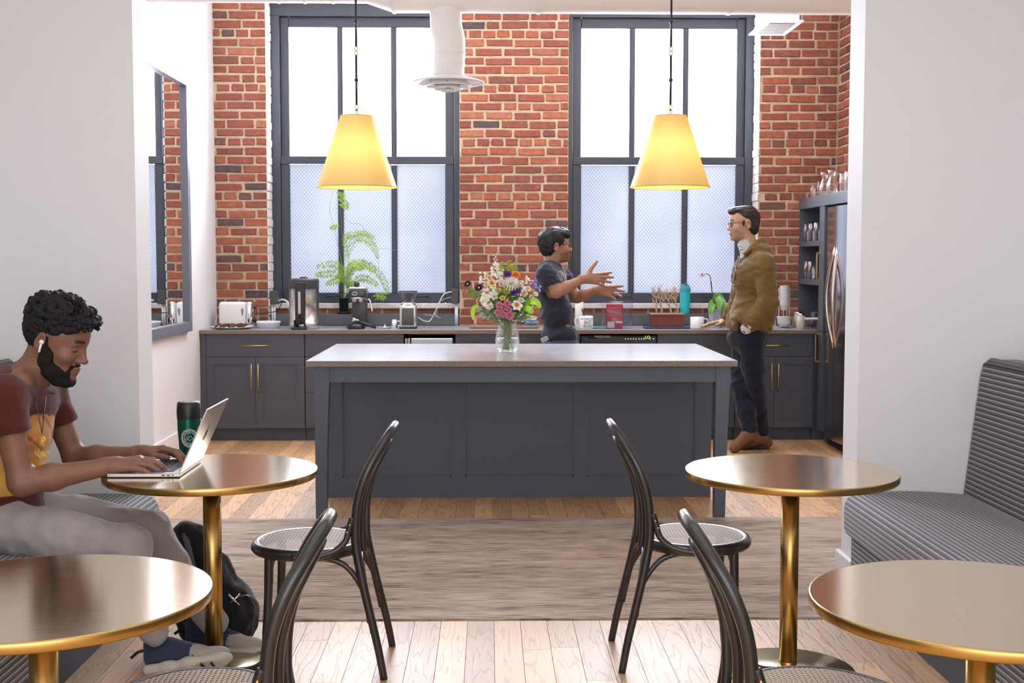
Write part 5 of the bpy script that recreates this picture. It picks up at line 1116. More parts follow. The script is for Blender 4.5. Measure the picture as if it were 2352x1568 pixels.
P_pink = pm('pink', (.62, .22, .28)); P_wh = pm('white', (.85, .83, .72)); P_cr = pm('cream', (.82, .68, .45)); P_pur = pm('purple', (.13, .05, .28)); P_dk = pm('dark_plum', (.025, .01, .035)); P_or = pm('tangerine', (.85, .33, .05)); P_lav = pm('lavender', (.38, .28, .72)); P_ye = pm('yellow', (.75, .6, .1)); P_gr = pm('chartreuse', (.5, .55, .1))
for (a, b_, r_, wh) in ((1147.6, 702, 8.5, 'upper left of'), (1165, 699, 9, 'top right of'), (1143.7, 718, 8, 'far left of'), (1155, 722, 8, 'bottom of'), (1170.5, 725.5, 10.5, 'lower right of, the largest of'), (1169, 711.6, 7.5, 'right middle of'), (1156, 710, 6, 'centre of, the smallest of')): flower('rose', a, b_, r_, -.05, 'pink rose at the %s the rose cluster in the bouquet' % wh, 'rose', 'rose', 'pink roses in the ribbed vase', P_pink)
flower('daff', 1186.7, 702, 11, -.04, 'white daffodil with an orange trumpet right of the pink roses', 'daffodil', col=P_wh)
flower('daff', 1131, 652, 10, -.03, 'peach and white daffodil in the upper left of the bouquet', 'daffodil', col=P_cr)
flower('rose', 1166, 632, 9.5, -.03, 'purple ruffled bloom at the top centre of the bouquet', 'lisianthus', col=P_pur)
flower('rose', 1188, 669.5, 8.5, -.05, 'purple bloom right of the bouquet centre, below the white mum', 'lisianthus', col=P_pur)
flower('rose', 1178.5, 674, 7, -.03, 'smaller purple bloom tucked beside the larger one near the centre', 'lisianthus', col=P_pur)
flower('rose', 1184, 634, 11, -.01, 'bright orange bloom at the top right of the bouquet', 'ranunculus', col=P_or)
flower('mum', 1174, 651, 17, -.05, 'large white spidery mum in the middle of the bouquet', 'chrysanthemum', col=P_wh)
flower('anem', 1075, 653, 8.5, 0, 'dark plum bloom sticking out at the far left of the bouquet', 'anemone', col=P_dk)
flower('anem', 1100.6, 661.7, 9, -.02, 'dark plum bloom with a pale centre at the left of the bouquet', 'anemone', col=P_dk)
flower('stock', 1119, 690, 14, -.03, 'dense white stock cluster at the lower left of the bouquet', 'stock_flower', col=P_wh)
flower('stock', 1114, 678, 11, -.02, 'white stock cluster just above the dense lower one', 'stock_flower', col=P_wh)
flower('stock', 1140, 624, 13, 0, 'white stock cluster at the top left of the bouquet', 'stock_flower', col=P_wh)
flower('stock', 1149, 638, 10, -.02, 'white stock cluster below the top one', 'stock_flower', col=P_wh)
flower('stock', 1108, 638, 9, 0, 'small white stock cluster at the upper left edge of the bouquet', 'stock_flower', col=P_wh)
flower('stock', 1202, 656, 9, 0, 'white stock cluster on the right of the bouquet', 'stock_flower', col=P_wh)
flower('spike', 1141, 608, 9, .02, 'white budding flower spike rising highest from the bouquet', 'flower_spike', col=P_wh)
flower('rose', 1202.5, 675, 9, -.03, 'cream rose at the right of the bouquet centre', 'rose', 'rose', None, P_cr)
flower('rose', 1220, 683, 6, 0, 'small peach rose at the right edge of the bouquet', 'rose', 'rose', None, P_cr)
flower('iris', 1226, 648, 9, 0, 'lavender iris at the upper right of the bouquet', 'iris', col=P_lav)
flower('iris', 1238, 660, 8, 0, 'lavender iris at the far right edge of the bouquet', 'iris', col=P_lav)
flower('lily', 1206, 645, 11, 0, 'half open white lily bud at the upper right of the bouquet', 'lily', col=P_wh)
flower('rose', 1145, 668, 6, -.05, 'chartreuse bloom left of the bouquet centre', 'carnation', col=P_gr)
flower('mum', 1163, 669, 8, -.05, 'chartreuse spidery bloom at the bouquet centre', 'carnation', col=P_gr)
flower('rose', 1155, 686, 7, -.05, 'yellow bloom just above the pink roses', 'carnation', col=P_ye)
flower('stock', 1135, 668, 9, -.04, 'white stock cluster left of the bouquet centre', 'stock_flower', col=P_wh)
for (a, b_, r_, cl, lb) in ((1125, 640, 8, P_cr, 'peach bloom at the upper left, beside the small white stock'), (1118, 655, 7, P_cr, 'cream bloom left of the peach daffodil'), (1137, 683, 8, P_wh, 'white bloom right of the dense lower left stock cluster'), (1196, 690, 7, P_wh, 'small white bloom above the white and orange daffodil'), (1212, 664, 7, P_wh, 'white bloom on the right below the lily bud'), (1152, 655, 7, P_cr, 'cream bloom between the peach daffodil and the white mum'), (1127, 705, 8, P_wh, 'white bloom left of the pink roses'), (1230, 676, 6, P_wh, 'tiny white bloom at the right edge of the bouquet')): flower('rose', a, b_, r_, -.02, lb, 'filler_bloom', col=cl)
for (a, b_, dx, dy, lb) in ((1152, 622, 0, -18, 'yellow green leafy sprig at the top of the bouquet, left of three'), (1171, 615, 0, -16, 'yellow green sprig at the top of the bouquet, middle of three'), (1180, 624, 5, -14, 'yellow green sprig at the top of the bouquet, right of three')):
    t = thing('leafy_sprig', lb, 'sprig', vc+Vector((0, .0, hv*.6))); p0 = vc+Vector((0, .02, hv*.6)); q = MB(); link('sprig', frond([p0, PY(a, b_+30, yv), PY(a, b_, yv), PY(a+dx, b_+dy, yv)], 2, .03, a, w=.014), mat('sprig_yellow_green', (.5, .52, .1), .6), t); q.bm.free()
def foliage(lb, pts, w, col, nm='leaf_stem', n=1):
    t = thing(nm, lb, 'foliage', vc+Vector((0, 0, hv*.6))); P = [PY(*p_) for p_ in pts]; q = MB(); q.tube(spline([vc+Vector((0, 0, hv*.6)), P[0]], 4), .0018, 5); link('stem', q.mesh(), MATS['flower_stem'], t, True)
    link('leaf', leafm(P, w), col, t, True); return t
M_lime = mat('lime_leaf', (.42, .68, .05), .45, var=.2, vscale=20); M_gl = mat('green_leaf', (.12, .22, .05), .5, var=.3, vscale=20); M_gg = mat('grey_green_leaf', (.3, .36, .28), .6)
foliage('broad lime green leaf on the right of the bouquet', [(1205, 702, yv-.02), (1218, 692, yv-.06), (1232, 694, yv-.06), (1242, 706, yv-.04)], .022, M_lime)
foliage('lime green leaf hanging below the broad one on the right', [(1198, 712, yv-.02), (1208, 708, yv-.06), (1218, 712, yv-.06), (1224, 720, yv-.04)], .02, M_lime)
foliage('yellow green leaf trailing at the lower left of the bouquet', [(1098, 700, yv), (1090, 706, yv-.03), (1086, 718, yv-.03), (1087, 734, yv-.02)], .014, M_lime)
for k, (a, b_, c_, d_) in enumerate(((1120, 716, 1098, 728), (1126, 722, 1108, 733), (1132, 720, 1120, 735), (1118, 706, 1094, 716))): foliage('grey green leaf at the lower left of the bouquet, %s of four' % ('second from the left', 'third from the left', 'nearest the roses', 'the highest')[k], [(a, b_, yv), ((a+c_)/2, (b_+d_)/2-3, yv-.04), (c_, d_, yv-.04)], .010, M_gg)['group'] = 'grey green leaves at the lower left'
t = thing('fern_sprig', 'feathery green sprig at the left edge of the bouquet', 'sprig', vc+Vector((0, 0, hv*.6))); link('sprig', frond([vc+Vector((0, .02, hv*.6)), PY(1110, 690, yv), PY(1092, 676, yv), PY(1076, 668, yv)], 4, .04, 9, w=.008), mat('sprig_green', (.28, .36, .1), .6), t)
q = MB(); rr_ = random.Random(3); vs = []; fs = []
for k in range(700):
    a = rr_.uniform(0, 6.28); u = rr_.random(); cc = vc+Vector((0, 0, hv+.05))+Vector((math.cos(a)*.14*u, math.sin(a)*.09*u, rr_.uniform(-.06, .17*(1-u*.5)))); d = Vector((math.cos(a)+rr_.uniform(-.5, .5), math.sin(a)*.8, rr_.uniform(-.2, 1))).normalized(); n_ = d.cross(Vector((rr_.uniform(-1, 1), rr_.uniform(-1, 1), 1))).normalized()*.008; b_ = len(vs); L_ = rr_.uniform(.03, .055)
    vs += [cc, cc+d*L_*.5+n_, cc+d*L_, cc+d*L_*.5-n_]; fs.append((b_, b_+1, b_+2, b_+3))
q.poly(vs, fs); me = q.mesh(); o = single('bouquet_greenery', me, [M_gl], 'small green filler leaves packed between the bouquet flowers', 'foliage', None, False, 'stuff')
q = MB()
for k in range(22):
    a = rr_.uniform(0, 6.28); u = rr_.uniform(.2, .9); q.tube([vc+Vector((math.cos(a)*Rv*.7*u, math.sin(a)*Rv*.7*u, .016)), vc+Vector((math.cos(a+2.4)*Rv*.45*u, math.sin(a+2.4)*Rv*.45*u, hv*.98))], .0026, 5)
o = single('cut_stems', q.mesh(), mat('cut_stem_green', (.22, .27, .1), .5), 'bundle of green cut stems seen through the vase glass', 'stems', None, True, 'stuff')
# ================================================================== IMPLICIT-SURFACE MODELLING FOR PEOPLE AND SOFT THINGS
def V(*a): return np.array(a if len(a) > 1 else a[0], dtype=float)
def rc(a, b, ra, rb=None, k=.02, op='u'): return ('c', V(*a), V(*b), ra, ra if rb is None else rb, k, op)
def el(c, r, R=None, k=.02, op='u'): return ('e', V(*c), V(*r), np.eye(3) if R is None else np.array(R, float), k, op)
def rb(c, h, rad, R=None, k=.02, op='u'): return ('b', V(*c), V(*h), rad, np.eye(3) if R is None else np.array(R, float), k, op)
def xform(prims, R, t, s=1.0):
    R = np.array(R, float); t = V(*t); out = []
    for p in prims:
        if p[0] == 'c': out.append(('c', R@(p[1]*s)+t, R@(p[2]*s)+t, p[3]*s, p[4]*s, p[5]*s, p[6]))
        elif p[0] == 'e': out.append(('e', R@(p[1]*s)+t, p[2]*s, R@p[3], p[4]*s, p[5]))
        else: out.append(('b', R@(p[1]*s)+t, p[2]*s, p[3]*s, R@p[4], p[5]*s, p[6]))
    return out
def _bbox(p):
    if p[0] == 'c': r = max(p[3], p[4]); return np.minimum(p[1], p[2])-r, np.maximum(p[1], p[2])+r
    if p[0] == 'e': e = np.abs(p[3])@p[2]; return p[1]-e, p[1]+e
    e = np.abs(p[4])@p[2]; return p[1]-e, p[1]+e
def _eval(p, X, Y, Z):
    if p[0] == 'c':
        a, b = p[1], p[2]; ba = b-a; L2 = ba@ba+1e-12
        dx, dy, dz = X-a[0], Y-a[1], Z-a[2]; t = np.clip((dx*ba[0]+dy*ba[1]+dz*ba[2])/L2, 0, 1)
        return np.sqrt((dx-t*ba[0])**2+(dy-t*ba[1])**2+(dz-t*ba[2])**2)-(p[3]+(p[4]-p[3])*t)
    c = p[1]; R = p[3] if p[0] == 'e' else p[4]; dx, dy, dz = X-c[0], Y-c[1], Z-c[2]
    q = [R[0, i]*dx+R[1, i]*dy+R[2, i]*dz for i in range(3)]
    if p[0] == 'e':
        r = p[2]; k0 = np.sqrt(sum((q[i]/r[i])**2 for i in range(3))); k1 = np.sqrt(sum((q[i]/r[i]**2)**2 for i in range(3)))+1e-9
        return np.where(k0 < 1e-4, -min(r), k0*(k0-1)/k1)
    h, rad = p[2], p[3]; w = [np.abs(q[i])-h[i]+rad for i in range(3)]
    return np.sqrt(sum(np.maximum(w_, 0)**2 for w_ in w))+np.minimum(np.maximum(np.maximum(w[0], w[1]), w[2]), 0)-rad
def sdf_mesh(prims, h, post=None):
    bb = [_bbox(p) for p in prims if p[-1] == 'u']; lo = np.min([b[0] for b in bb], 0)-4*h-.01; hi = np.max([b[1] for b in bb], 0)+4*h+.01
    n = np.ceil((hi-lo)/h).astype(int)+1; ax = [lo[i]+h*np.arange(n[i]) for i in range(3)]
    D = np.full(n, 1.0, dtype=np.float32)
    for p in prims:
        k = max(p[-2], 1e-4); m = k+4*h; b0, b1 = _bbox(p); i0 = np.clip(np.floor((b0-m-lo)/h).astype(int), 0, n-1); i1 = np.clip(np.ceil((b1+m-lo)/h).astype(int)+1, 1, n)
        if np.any(i1 <= i0): continue
        sl = tuple(slice(i0[i], i1[i]) for i in range(3)); X = ax[0][sl[0]][:, None, None]; Y = ax[1][sl[1]][None, :, None]; Z = ax[2][sl[2]][None, None, :]
        d = _eval(p, X, Y, Z); S_ = D[sl]
        if p[-1] == 'u':
            f = np.clip(.5+.5*(S_-d)/k, 0, 1); D[sl] = S_*(1-f)+d*f-k*f*(1-f)
        elif p[-1] == 's':
            d = -d; f = np.clip(.5-.5*(S_-d)/k, 0, 1); D[sl] = S_*(1-f)+d*f+k*f*(1-f)
    if post is not None: D = post(D, ax[0][:, None, None], ax[1][None, :, None], ax[2][None, None, :]).astype(np.float32)
    s = D < 0
    c = np.zeros(n-1, dtype=np.int8)
    for i in (0, 1):
        for j in (0, 1):
            for k in (0, 1): c += s[i:n[0]-1+i, j:n[1]-1+j, k:n[2]-1+k]
    act = np.argwhere((c > 0) & (c < 8)); idx = np.full(n-1, -1, dtype=np.int32); idx[tuple(act.T)] = np.arange(len(act))
    acc = np.zeros((len(act), 3)); cnt = np.zeros(len(act)); corners = [(i, j, k) for i in (0, 1) for j in (0, 1) for k in (0, 1)]
    vals = {q: D[act[:, 0]+q[0], act[:, 1]+q[1], act[:, 2]+q[2]] for q in corners}
    for q in corners:
        for a in range(3):
            if q[a] == 0:
                r = list(q); r[a] = 1; r = tuple(r); v0, v1 = vals[q], vals[r]; mk = (v0 < 0) != (v1 < 0); t = np.where(mk, v0/(v0-v1+1e-12), 0)
                pt = np.repeat(np.array(q, float)[None], len(act), 0); pt[:, a] += t; acc[mk] += pt[mk]; cnt[mk] += 1
    P = lo+h*(act+acc/np.maximum(cnt, 1)[:, None]); faces = []
    for a in range(3):
        b_, c_ = (a+1) % 3, (a+2) % 3; sa = [slice(None)]*3; sb = [slice(None)]*3; sa[a] = slice(0, n[a]-1); sb[a] = slice(1, n[a])
        s0, s1 = s[tuple(sa)], s[tuple(sb)]; E_ = np.argwhere(s0 != s1); E_ = E_[(E_[:, b_] > 0) & (E_[:, c_] > 0) & (E_[:, b_] < n[b_]-1) & (E_[:, c_] < n[c_]-1)]
        fl = s0[tuple(E_.T)]; q = []
        for (u, v) in ((0, 0), (1, 0), (1, 1), (0, 1)):
            I = E_.copy(); I[:, b_] -= u; I[:, c_] -= v; q.append(idx[tuple(I.T)])
        Q = np.stack(q, 1); Q[fl] = Q[fl][:, ::-1]; faces.append(Q[:, ::-1])
    Fc = np.concatenate(faces); Fc = Fc[(Fc >= 0).all(1)]
    return P, Fc
def relax(P, Fc, it=2, f=.5):
    for _ in range(it):
        A = np.zeros_like(P); C = np.zeros(len(P))
        for a, b in ((0, 1), (1, 2), (2, 3), (3, 0)):
            np.add.at(A, Fc[:, a], P[Fc[:, b]]); np.add.at(A, Fc[:, b], P[Fc[:, a]]); np.add.at(C, Fc[:, a], 1); np.add.at(C, Fc[:, b], 1)
        P = P*(1-f)+f*A/np.maximum(C, 1)[:, None]
    return P
def mesh_np(P, Fc, name='m'):
    me = bpy.data.meshes.new(name); me.vertices.add(len(P)); me.vertices.foreach_set('co', P.astype(np.float32).ravel())
    me.loops.add(len(Fc)*4); me.loops.foreach_set('vertex_index', Fc.astype(np.int32).ravel()); me.polygons.add(len(Fc))
    me.polygons.foreach_set('loop_start', np.arange(0, len(Fc)*4, 4, dtype=np.int32)); me.polygons.foreach_set('loop_total', np.full(len(Fc), 4, dtype=np.int32)); me.update(calc_edges=True); me.validate(); return me
def join_np(parts):
    Ps, Fs, o = [], [], 0
    for P, Fc in parts: Ps.append(P); Fs.append(Fc+o); o += len(P)
    return np.concatenate(Ps), np.concatenate(Fs)
def normals(P, Fc):
    n = np.cross(P[Fc[:, 2]]-P[Fc[:, 0]], P[Fc[:, 3]]-P[Fc[:, 1]]); N_ = np.zeros_like(P)
    for k in range(4): np.add.at(N_, Fc[:, k], n)
    return N_/(np.linalg.norm(N_, axis=1, keepdims=True)+1e-12)
def color_attr(me, cols):
    a = me.color_attributes.new('Col', 'FLOAT_COLOR', 'POINT'); a.data.foreach_set('color', np.concatenate([cols, np.ones((len(cols), 1))], 1).astype(np.float32).ravel())
def attr_mat(name, rough=.5, spec=.4, bump=.1, bscale=300, sss=0, sheen=0):
    m, nt, p, N, L = nodes_mat(name); a = N('ShaderNodeVertexColor'); a.layer_name = 'Col'; L(a.outputs[0], p.inputs['Base Color']); p.inputs['Roughness'].default_value = rough; p.inputs['Specular IOR Level'].default_value = spec
    if sheen: p.inputs['Sheen Weight'].default_value = sheen
    if bump:
        tc = N('ShaderNodeTexCoord'); nz = N('ShaderNodeTexNoise'); nz.inputs['Scale'].default_value = bscale; nz.inputs['Detail'].default_value = 3; L(tc.outputs['Object'], nz.inputs['Vector']); b = N('ShaderNodeBump'); b.inputs['Strength'].default_value = bump; b.inputs['Distance'].default_value = .004; L(nz.outputs['Fac'], b.inputs['Height']); L(b.outputs[0], p.inputs['Normal'])
    return m
M_skin = attr_mat('skin', .5, .4, .08, 350); M_cloth = attr_mat('cloth', .88, .15, .25, 700, sheen=.2)
def frame(fwd, up):
    f = V(*fwd); f = f/np.linalg.norm(f); u = V(*up); u = u-f*(u@f); u /= np.linalg.norm(u); l = np.cross(u, f); return np.stack([f, l, u], 1)   # columns: forward, left, up
def unit(v): v = V(*v); return v/np.linalg.norm(v)
def head_prims(beard=False, jaw=1.0):
    P = [el((-.014, 0, .035), (.097, .077, .087), k=.01), el((.03, 0, .035), (.066, .066, .062), k=.03), el((.028, 0, -.035), (.064, .061, .082), k=.03),
         el((.036, 0, -.083), (.05, .047*jaw, .032), k=.025), el((.074, 0, -.102), (.02, .024, .018), k=.02),
         rc((.081, .012, .018), (.072, .04, .018), .011, .009, k=.014), rc((.081, -.012, .018), (.072, -.04, .018), .011, .009, k=.014),
         el((.061, .044, -.03), (.024, .02, .022), k=.02), el((.061, -.044, -.03), (.024, .02, .022), k=.02),
         el((.098, .032, -.002), (.019, .017, .0125), k=.012, op='s'), el((.098, -.032, -.002), (.019, .017, .0125), k=.012, op='s'),
         el((.0745, .032, -.003), (.0125, .0145, .0115), k=.003), el((.0745, -.032, -.003), (.0125, .0145, .0115), k=.003),
         rc((.087, 0, .012), (.107, 0, -.03), .0085, .0105, k=.012), el((.109, 0, -.034), (.0125, .0125, .0105), k=.008), el((.098, .0135, -.038), (.0115, .008, .0085), k=.006), el((.098, -.0135, -.038), (.0115, .008, .0085), k=.006),
         el((.104, .007, -.046), (.006, .0035, .004), k=.003, op='s'), el((.104, -.007, -.046), (.006, .0035, .004), k=.003, op='s'),
         rc((.091, -.016, -.0645), (.091, .016, -.0645), .0068, .0068, k=.008), el((.095, 0, -.063), (.0085, .014, .0062), k=.006), el((.0925, 0, -.0755), (.0095, .017, .0068), k=.007),
         rc((.1035, -.02, -.0695), (.1035, .02, -.0695), .0022, .0022, k=.003, op='s')]
    for s in (1, -1):
        Re = np.array(Matrix.Rotation(s*.35, 3, 'Z') @ Matrix.Rotation(.18, 3, 'Y'))
        P += [el((-.018, s*.079, -.004), (.021, .0075, .032), Re, k=.006), el((-.014, s*.086, -.002), (.011, .006, .02), Re, k=.004, op='s'), rc((-.005, s*.078, -.008), (-.004, s*.077, .0), .005, .004, k=.004), el((-.014, s*.078, -.031), (.008, .006, .008), k=.005)]
    return P
def hand_prims(W, f, up, r, curls, spread=(.14, .03, -.08, -.2), thumb=((.5, .75, -.2), (.85, .45, -.15)), s=1.0):
    """W wrist, f forward, up back-of-hand, r towards the thumb; curls: per finger 3 angles"""
    W, f, up, r = V(*W), unit(f), V(*up), V(*r); up = unit(up-f*(up@f)); r = unit(r-f*(r@f)-up*(r@up)); P = []
    offs = (.027, .009, -.0095, -.027); ml = (.09, .093, .087, .079); ph = ((.042, .027, .022), (.046, .030, .023), (.043, .028, .022), (.034, .021, .02)); rad = (.0108, .0112, .0106, .0095)
    P.append(rc(W-f*.02, W+f*.02, .0255*s, .027*s, k=.02))
    for i in range(4):
        k = W+(f*ml[i]+r*offs[i]+up*(.004-.006*(i == 3)))*s; P.append(rc(W+(f*.012+r*offs[i]*.55)*s, k, .0175*s, .0125*s, k=.014)); P.append(el(k, (.0115*s,)*3, k=.008)); a = 0; d0 = unit(f+r*spread[i]); p = k
        for j in range(3):
            a += curls[i][j]; d = d0*math.cos(a)-up*math.sin(a); q = p+d*ph[i][j]*s; P.append(rc(p, q, rad[i]*s*(1-.1*j), rad[i]*s*(.92-.1*j), k=.004)); p = q
    b = W+(f*.022+r*.022)*s; d1 = unit(f*thumb[0][0]+r*thumb[0][1]+up*thumb[0][2]); m = b+d1*.046*s; d2 = unit(f*thumb[1][0]+r*thumb[1][1]+up*thumb[1][2]); e = m+d2*.034*s; P += [rc(b, m, .0185*s, .0125*s, k=.014), rc(m, e, .0118*s, .0105*s, k=.006), rc(e, e+d2*.024*s, .0105*s, .0085*s, k=.004)]
    return P
def arm_prims(sh, elb, wr, r0=.05, r1=.04, r2=.027):
    sh, elb, wr = V(*sh), V(*elb), V(*wr); d = wr-elb; return [rc(sh, elb, r0, r1, k=.03), rc(elb, elb+d*.35, r1*.98, r1*1.02, k=.025), rc(elb+d*.35, wr, r1*1.02, r2, k=.025)]
def nz_(P, sc, seed=0):
    return np.array([noise.noise(Vector((p[0]*sc+seed, p[1]*sc+seed*.7, p[2]*sc-seed))) for p in P])
def cloth_obj(name, prims, h, parent, colfn, wr=.004, wsc=(9, 9, 16), smooth_it=3, mat_=None, post=None, dirn=None):
    P, Fc = sdf_mesh(prims, h, post); P = relax(P, Fc, smooth_it, .5); N_ = normals(P, Fc)
    if wr:
        Q = P*np.array(wsc); w = np.array([noise.noise(Vector(q)) for q in Q]); w2 = np.array([noise.noise(Vector(q*2.3+5)) for q in Q]); rd = 1-np.abs(w)*2.2; P = P+N_*((rd*.7+w2*.5)*wr)[:, None]
    me = mesh_np(P, Fc); color_attr(me, colfn(P, N_)); return link(name, me, mat_ or M_cloth, parent, True)
def flatcol(c, var=.06, sc=20):
    def fn(P, N_): return np.clip(np.array(c)[None]*(1+var*nz_(P, sc)[:, None]), 0, 1)
    return fn
def body_obj(parts, parent, colfn, name='body'):
    P, Fc = join_np(parts); N_ = normals(P, Fc); me = mesh_np(P, Fc); color_attr(me, colfn(P, N_)); return link(name, me, M_skin, parent, True)
def local(P, R, t, s): return (P-V(*t))@R/s
def sm(a, b, x): t = np.clip((x-a)/(b-a), 0, 1); return t*t*(3-2*t)
def face_cols(Pl, skin, lip, brow, stub=None, eye=None, closed=False):
    """Pl head-local coordinates -> colours"""
    x, y, z = Pl.T; n = len(Pl); C = np.repeat(np.array(skin, float)[None], n, 0); head = (z > -.2) & (x > -.2)
    def mixin(m, c): C[:] = C*(1-m[:, None])+np.array(c)[None]*m[:, None]
    if stub is not None:
        m = sm(-.04, -.06, z)*sm(.0, .03, x)*(1-sm(.1, .12, x))*(z > -.14)*.8; mixin(m*(np.abs(y) < .08), stub)
    ln = np.exp(-((z+.0695)/.011)**2-(y/.019)**2)*(x > .082); mixin(np.clip(ln*1.1, 0, .85), lip)
    for s in (1, -1):
        b = np.exp(-((z-.0235-.004*np.cos((np.abs(y)-.033)*50))/.0048)**2)*sm(.01, .016, s*y)*(1-sm(.046, .054, s*y))*(x > .05); mixin(np.clip(b*1.2, 0, .92), brow)
        e = np.exp(-((z+.0075)/.0022)**2-((s*y-.032)/.014)**2)*(x > .06); mixin(np.clip(e*1.3, 0, .95), brow)
        if not closed:
            w = np.exp(-(((z+.001)/.0055)**2+((s*y-.032)/.011)**2)**2)*(x > .06); mixin(np.clip(w, 0, .8), (.6, .56, .53)); q = np.exp(-(((z+.001)/.005)**2+((s*y-.033)/.005)**2)**2)*(x > .06); mixin(np.clip(q, 0, .95), eye or (.03, .02, .015)); u = np.exp(-((z-.0055)/.002)**2-((s*y-.032)/.014)**2)*(x > .06); mixin(np.clip(u*1.2, 0, .9), brow)
    return C
def curly_hair(mask, thick, n, r0, r1, seed, k=.006):
    r = random.Random(seed); out = []; c = np.array((-.014, 0, .035)); ra = np.array((.097, .077, .087)); i = 0
    while len(out) < n and i < n*40:
        i += 1; d = unit((r.gauss(0, 1), r.gauss(0, 1), r.gauss(0, 1))); p = c+d*ra
        if not mask(p): continue
        t = thick(p); nn = unit(d/ra); q = p+nn*t*r.choice((.15, .5, .8, 1.0, 1.1, 1.4)); out.append(el(q, (r.uniform(r0, r1),)*3, k=k))
    return out
def glasses(parent, R, t, s, col, name='glasses', tint=None):
    T = Matrix(np.array(R).tolist()).to_4x4() @ Matrix.Scale(s, 4); T.translation = Vector(t); q = MB()
    for sd in (1, -1):
        pts = [(.097-.006*abs(math.sin(a))*0-abs((.034+.022*math.cos(a))-.034)*.1, sd*(.034+.023*math.cos(a)), -.004+.0185*math.sin(a)*(1 if math.sin(a) > 0 else 1.0)) for a in [k*math.pi/12 for k in range(24)]]
        q.tube([(.098-.25*max(0, abs(p[1])-.04), p[1], p[2]) for p in pts], .0024, 6, closed=True, M=T)
        q.tube([(.093, sd*.057, .006), (.08, sd*.074, .008), (.02, sd*.083, .008), (-.02, sd*.082, .006), (-.034, sd*.08, -.014)], .002, 6, M=T)
    q.tube([(.099, -.012, .003), (.103, 0, .006), (.099, .012, .003)], .002, 6, M=T); return link(name, q.mesh(), col, parent, True)
# ================================================================== SEATED MAN
def px3(px, py, y): v = PY(px, py, y); return np.array(v)
BM = 4.43
t1 = thing('person', 'seated man in a maroon graphic tee and grey trousers typing on the laptop', 'person', (-1.72, BM, .45))
hs = 1.10; th, pt = math.radians(7), math.radians(20)
fw_ = (math.cos(pt)*math.cos(th), -math.cos(pt)*math.sin(th), -math.sin(pt)); HR = frame(fw_, (0, 0, 1)); HO = px3(131, 780, BM)
HP = xform(head_prims(jaw=1.02), HR, HO, hs)
nb = px3(72, 872, BM); neck = [rc(nb+V(-.03, 0, -.06), HO+HR@V(-.03, 0, -.05)*hs, .066, .056, k=.03), rc(nb, HO+HR@V(.0, 0, -.07)*hs, .05, .047, k=.03), rc(px3(45, 880, BM-.12), px3(60, 872, BM), .045, .055, k=.04), rc(px3(60, 880, BM+.12), px3(60, 872, BM), .045, .055, k=.04)]
shN, elN, wrN = px3(8, 912, 4.20), px3(50, 1108, 4.20), px3(247, 1072, 4.30); shF, elF, wrF = px3(112, 905, 4.66), px3(172, 1052, 4.68), px3(326, 1043, 4.56)
SK = (.225, .108, .066)
typ = ((.25, .45, .3), (.22, .42, .3), (.25, .4, .3), (.3, .35, .25))
hN = hand_prims(wrN+V(.008, 0, .004), (1, .12, .07), (0, -.25, 1), (0, 1, .2), typ, s=1.07, thumb=((.7, .55, -.35), (.95, .2, -.2)))
hF = hand_prims(wrF+V(.0, 0, .006), (1, -.1, .10), (0, .25, 1), (0, -1, .2), ((.35, .5, .3), (.35, .45, .3), (.35, .45, .3), (.4, .4, .3)), s=1.05, thumb=((.75, .5, -.35), (.95, .1, -.25)))
parts = [sdf_mesh(HP+neck, .0032), sdf_mesh(arm_prims(shN, elN, wrN, .052, .043, .029)+hN, .0034), sdf_mesh(arm_prims(shF, elF, wrF, .05, .041, .028)+hF, .0034)]
parts.append(sdf_mesh([el((-1.70, BM, .88), (.10, .15, .18)), el((-1.74, BM, .62), (.10, .14, .14))], .02))
def colS(P, N_):
    L_ = local(P, HR, HO, hs); C = face_cols(L_, SK, (.26, .10, .078), (.012, .01, .01), closed=True); C *= (1+.06*nz_(P, 30)[:, None])
    far = np.linalg.norm(P-HO, axis=1) > .24; C[far] = np.array(SK)*(1+.06*nz_(P[far], 25)[:, None]); return np.clip(C, 0, 1)
body_obj(parts, t1, colS)
# hair, beard
def hm(p):
    x, y, z = p
    if x > .062: return z > .072
    if x > .03: return z > .05 if abs(y) < .066 else z > .032
    if x > -.03: return z > .03
    if x > -.045: return z > .0
    return z > -.055
def ht(p): return .0+.022*float(sm(.03, .10, p[2]))+.014*float(sm(.03, .07, p[0]))
HH = curly_hair(hm, ht, 1500, .0062, .0118, 5, .003)
rh = random.Random(8)
for k in range(110):  # fringe curls springing forward
    y_ = rh.uniform(-.055, .055); HH.append(el((.075+rh.uniform(-.02, .028), y_, .082+rh.uniform(-.014, .026)), (rh.uniform(.005, .0095),)*3, k=.004))
HH.append(el((-.014, 0, .042), (.096, .077, .086), k=.004)); HH.append(el((.105, 0, .0), (.065, .1, .07), k=.006, op='s')); HH.append(el((.035, 0, -.075), (.085, .12, .098), k=.006, op='s'))
M_hair = mat('black_curly_hair', (.010, .009, .010), .55, spec=.35, bump=.5, bscale=220)
P, Fc = sdf_mesh(xform(HH, HR, HO, hs), .0034); N_ = normals(P, Fc); P = P+N_*(nz_(P, 210)*.003)[:, None]; link('hair', mesh_np(P, Fc), M_hair, t1, True)
BR = []
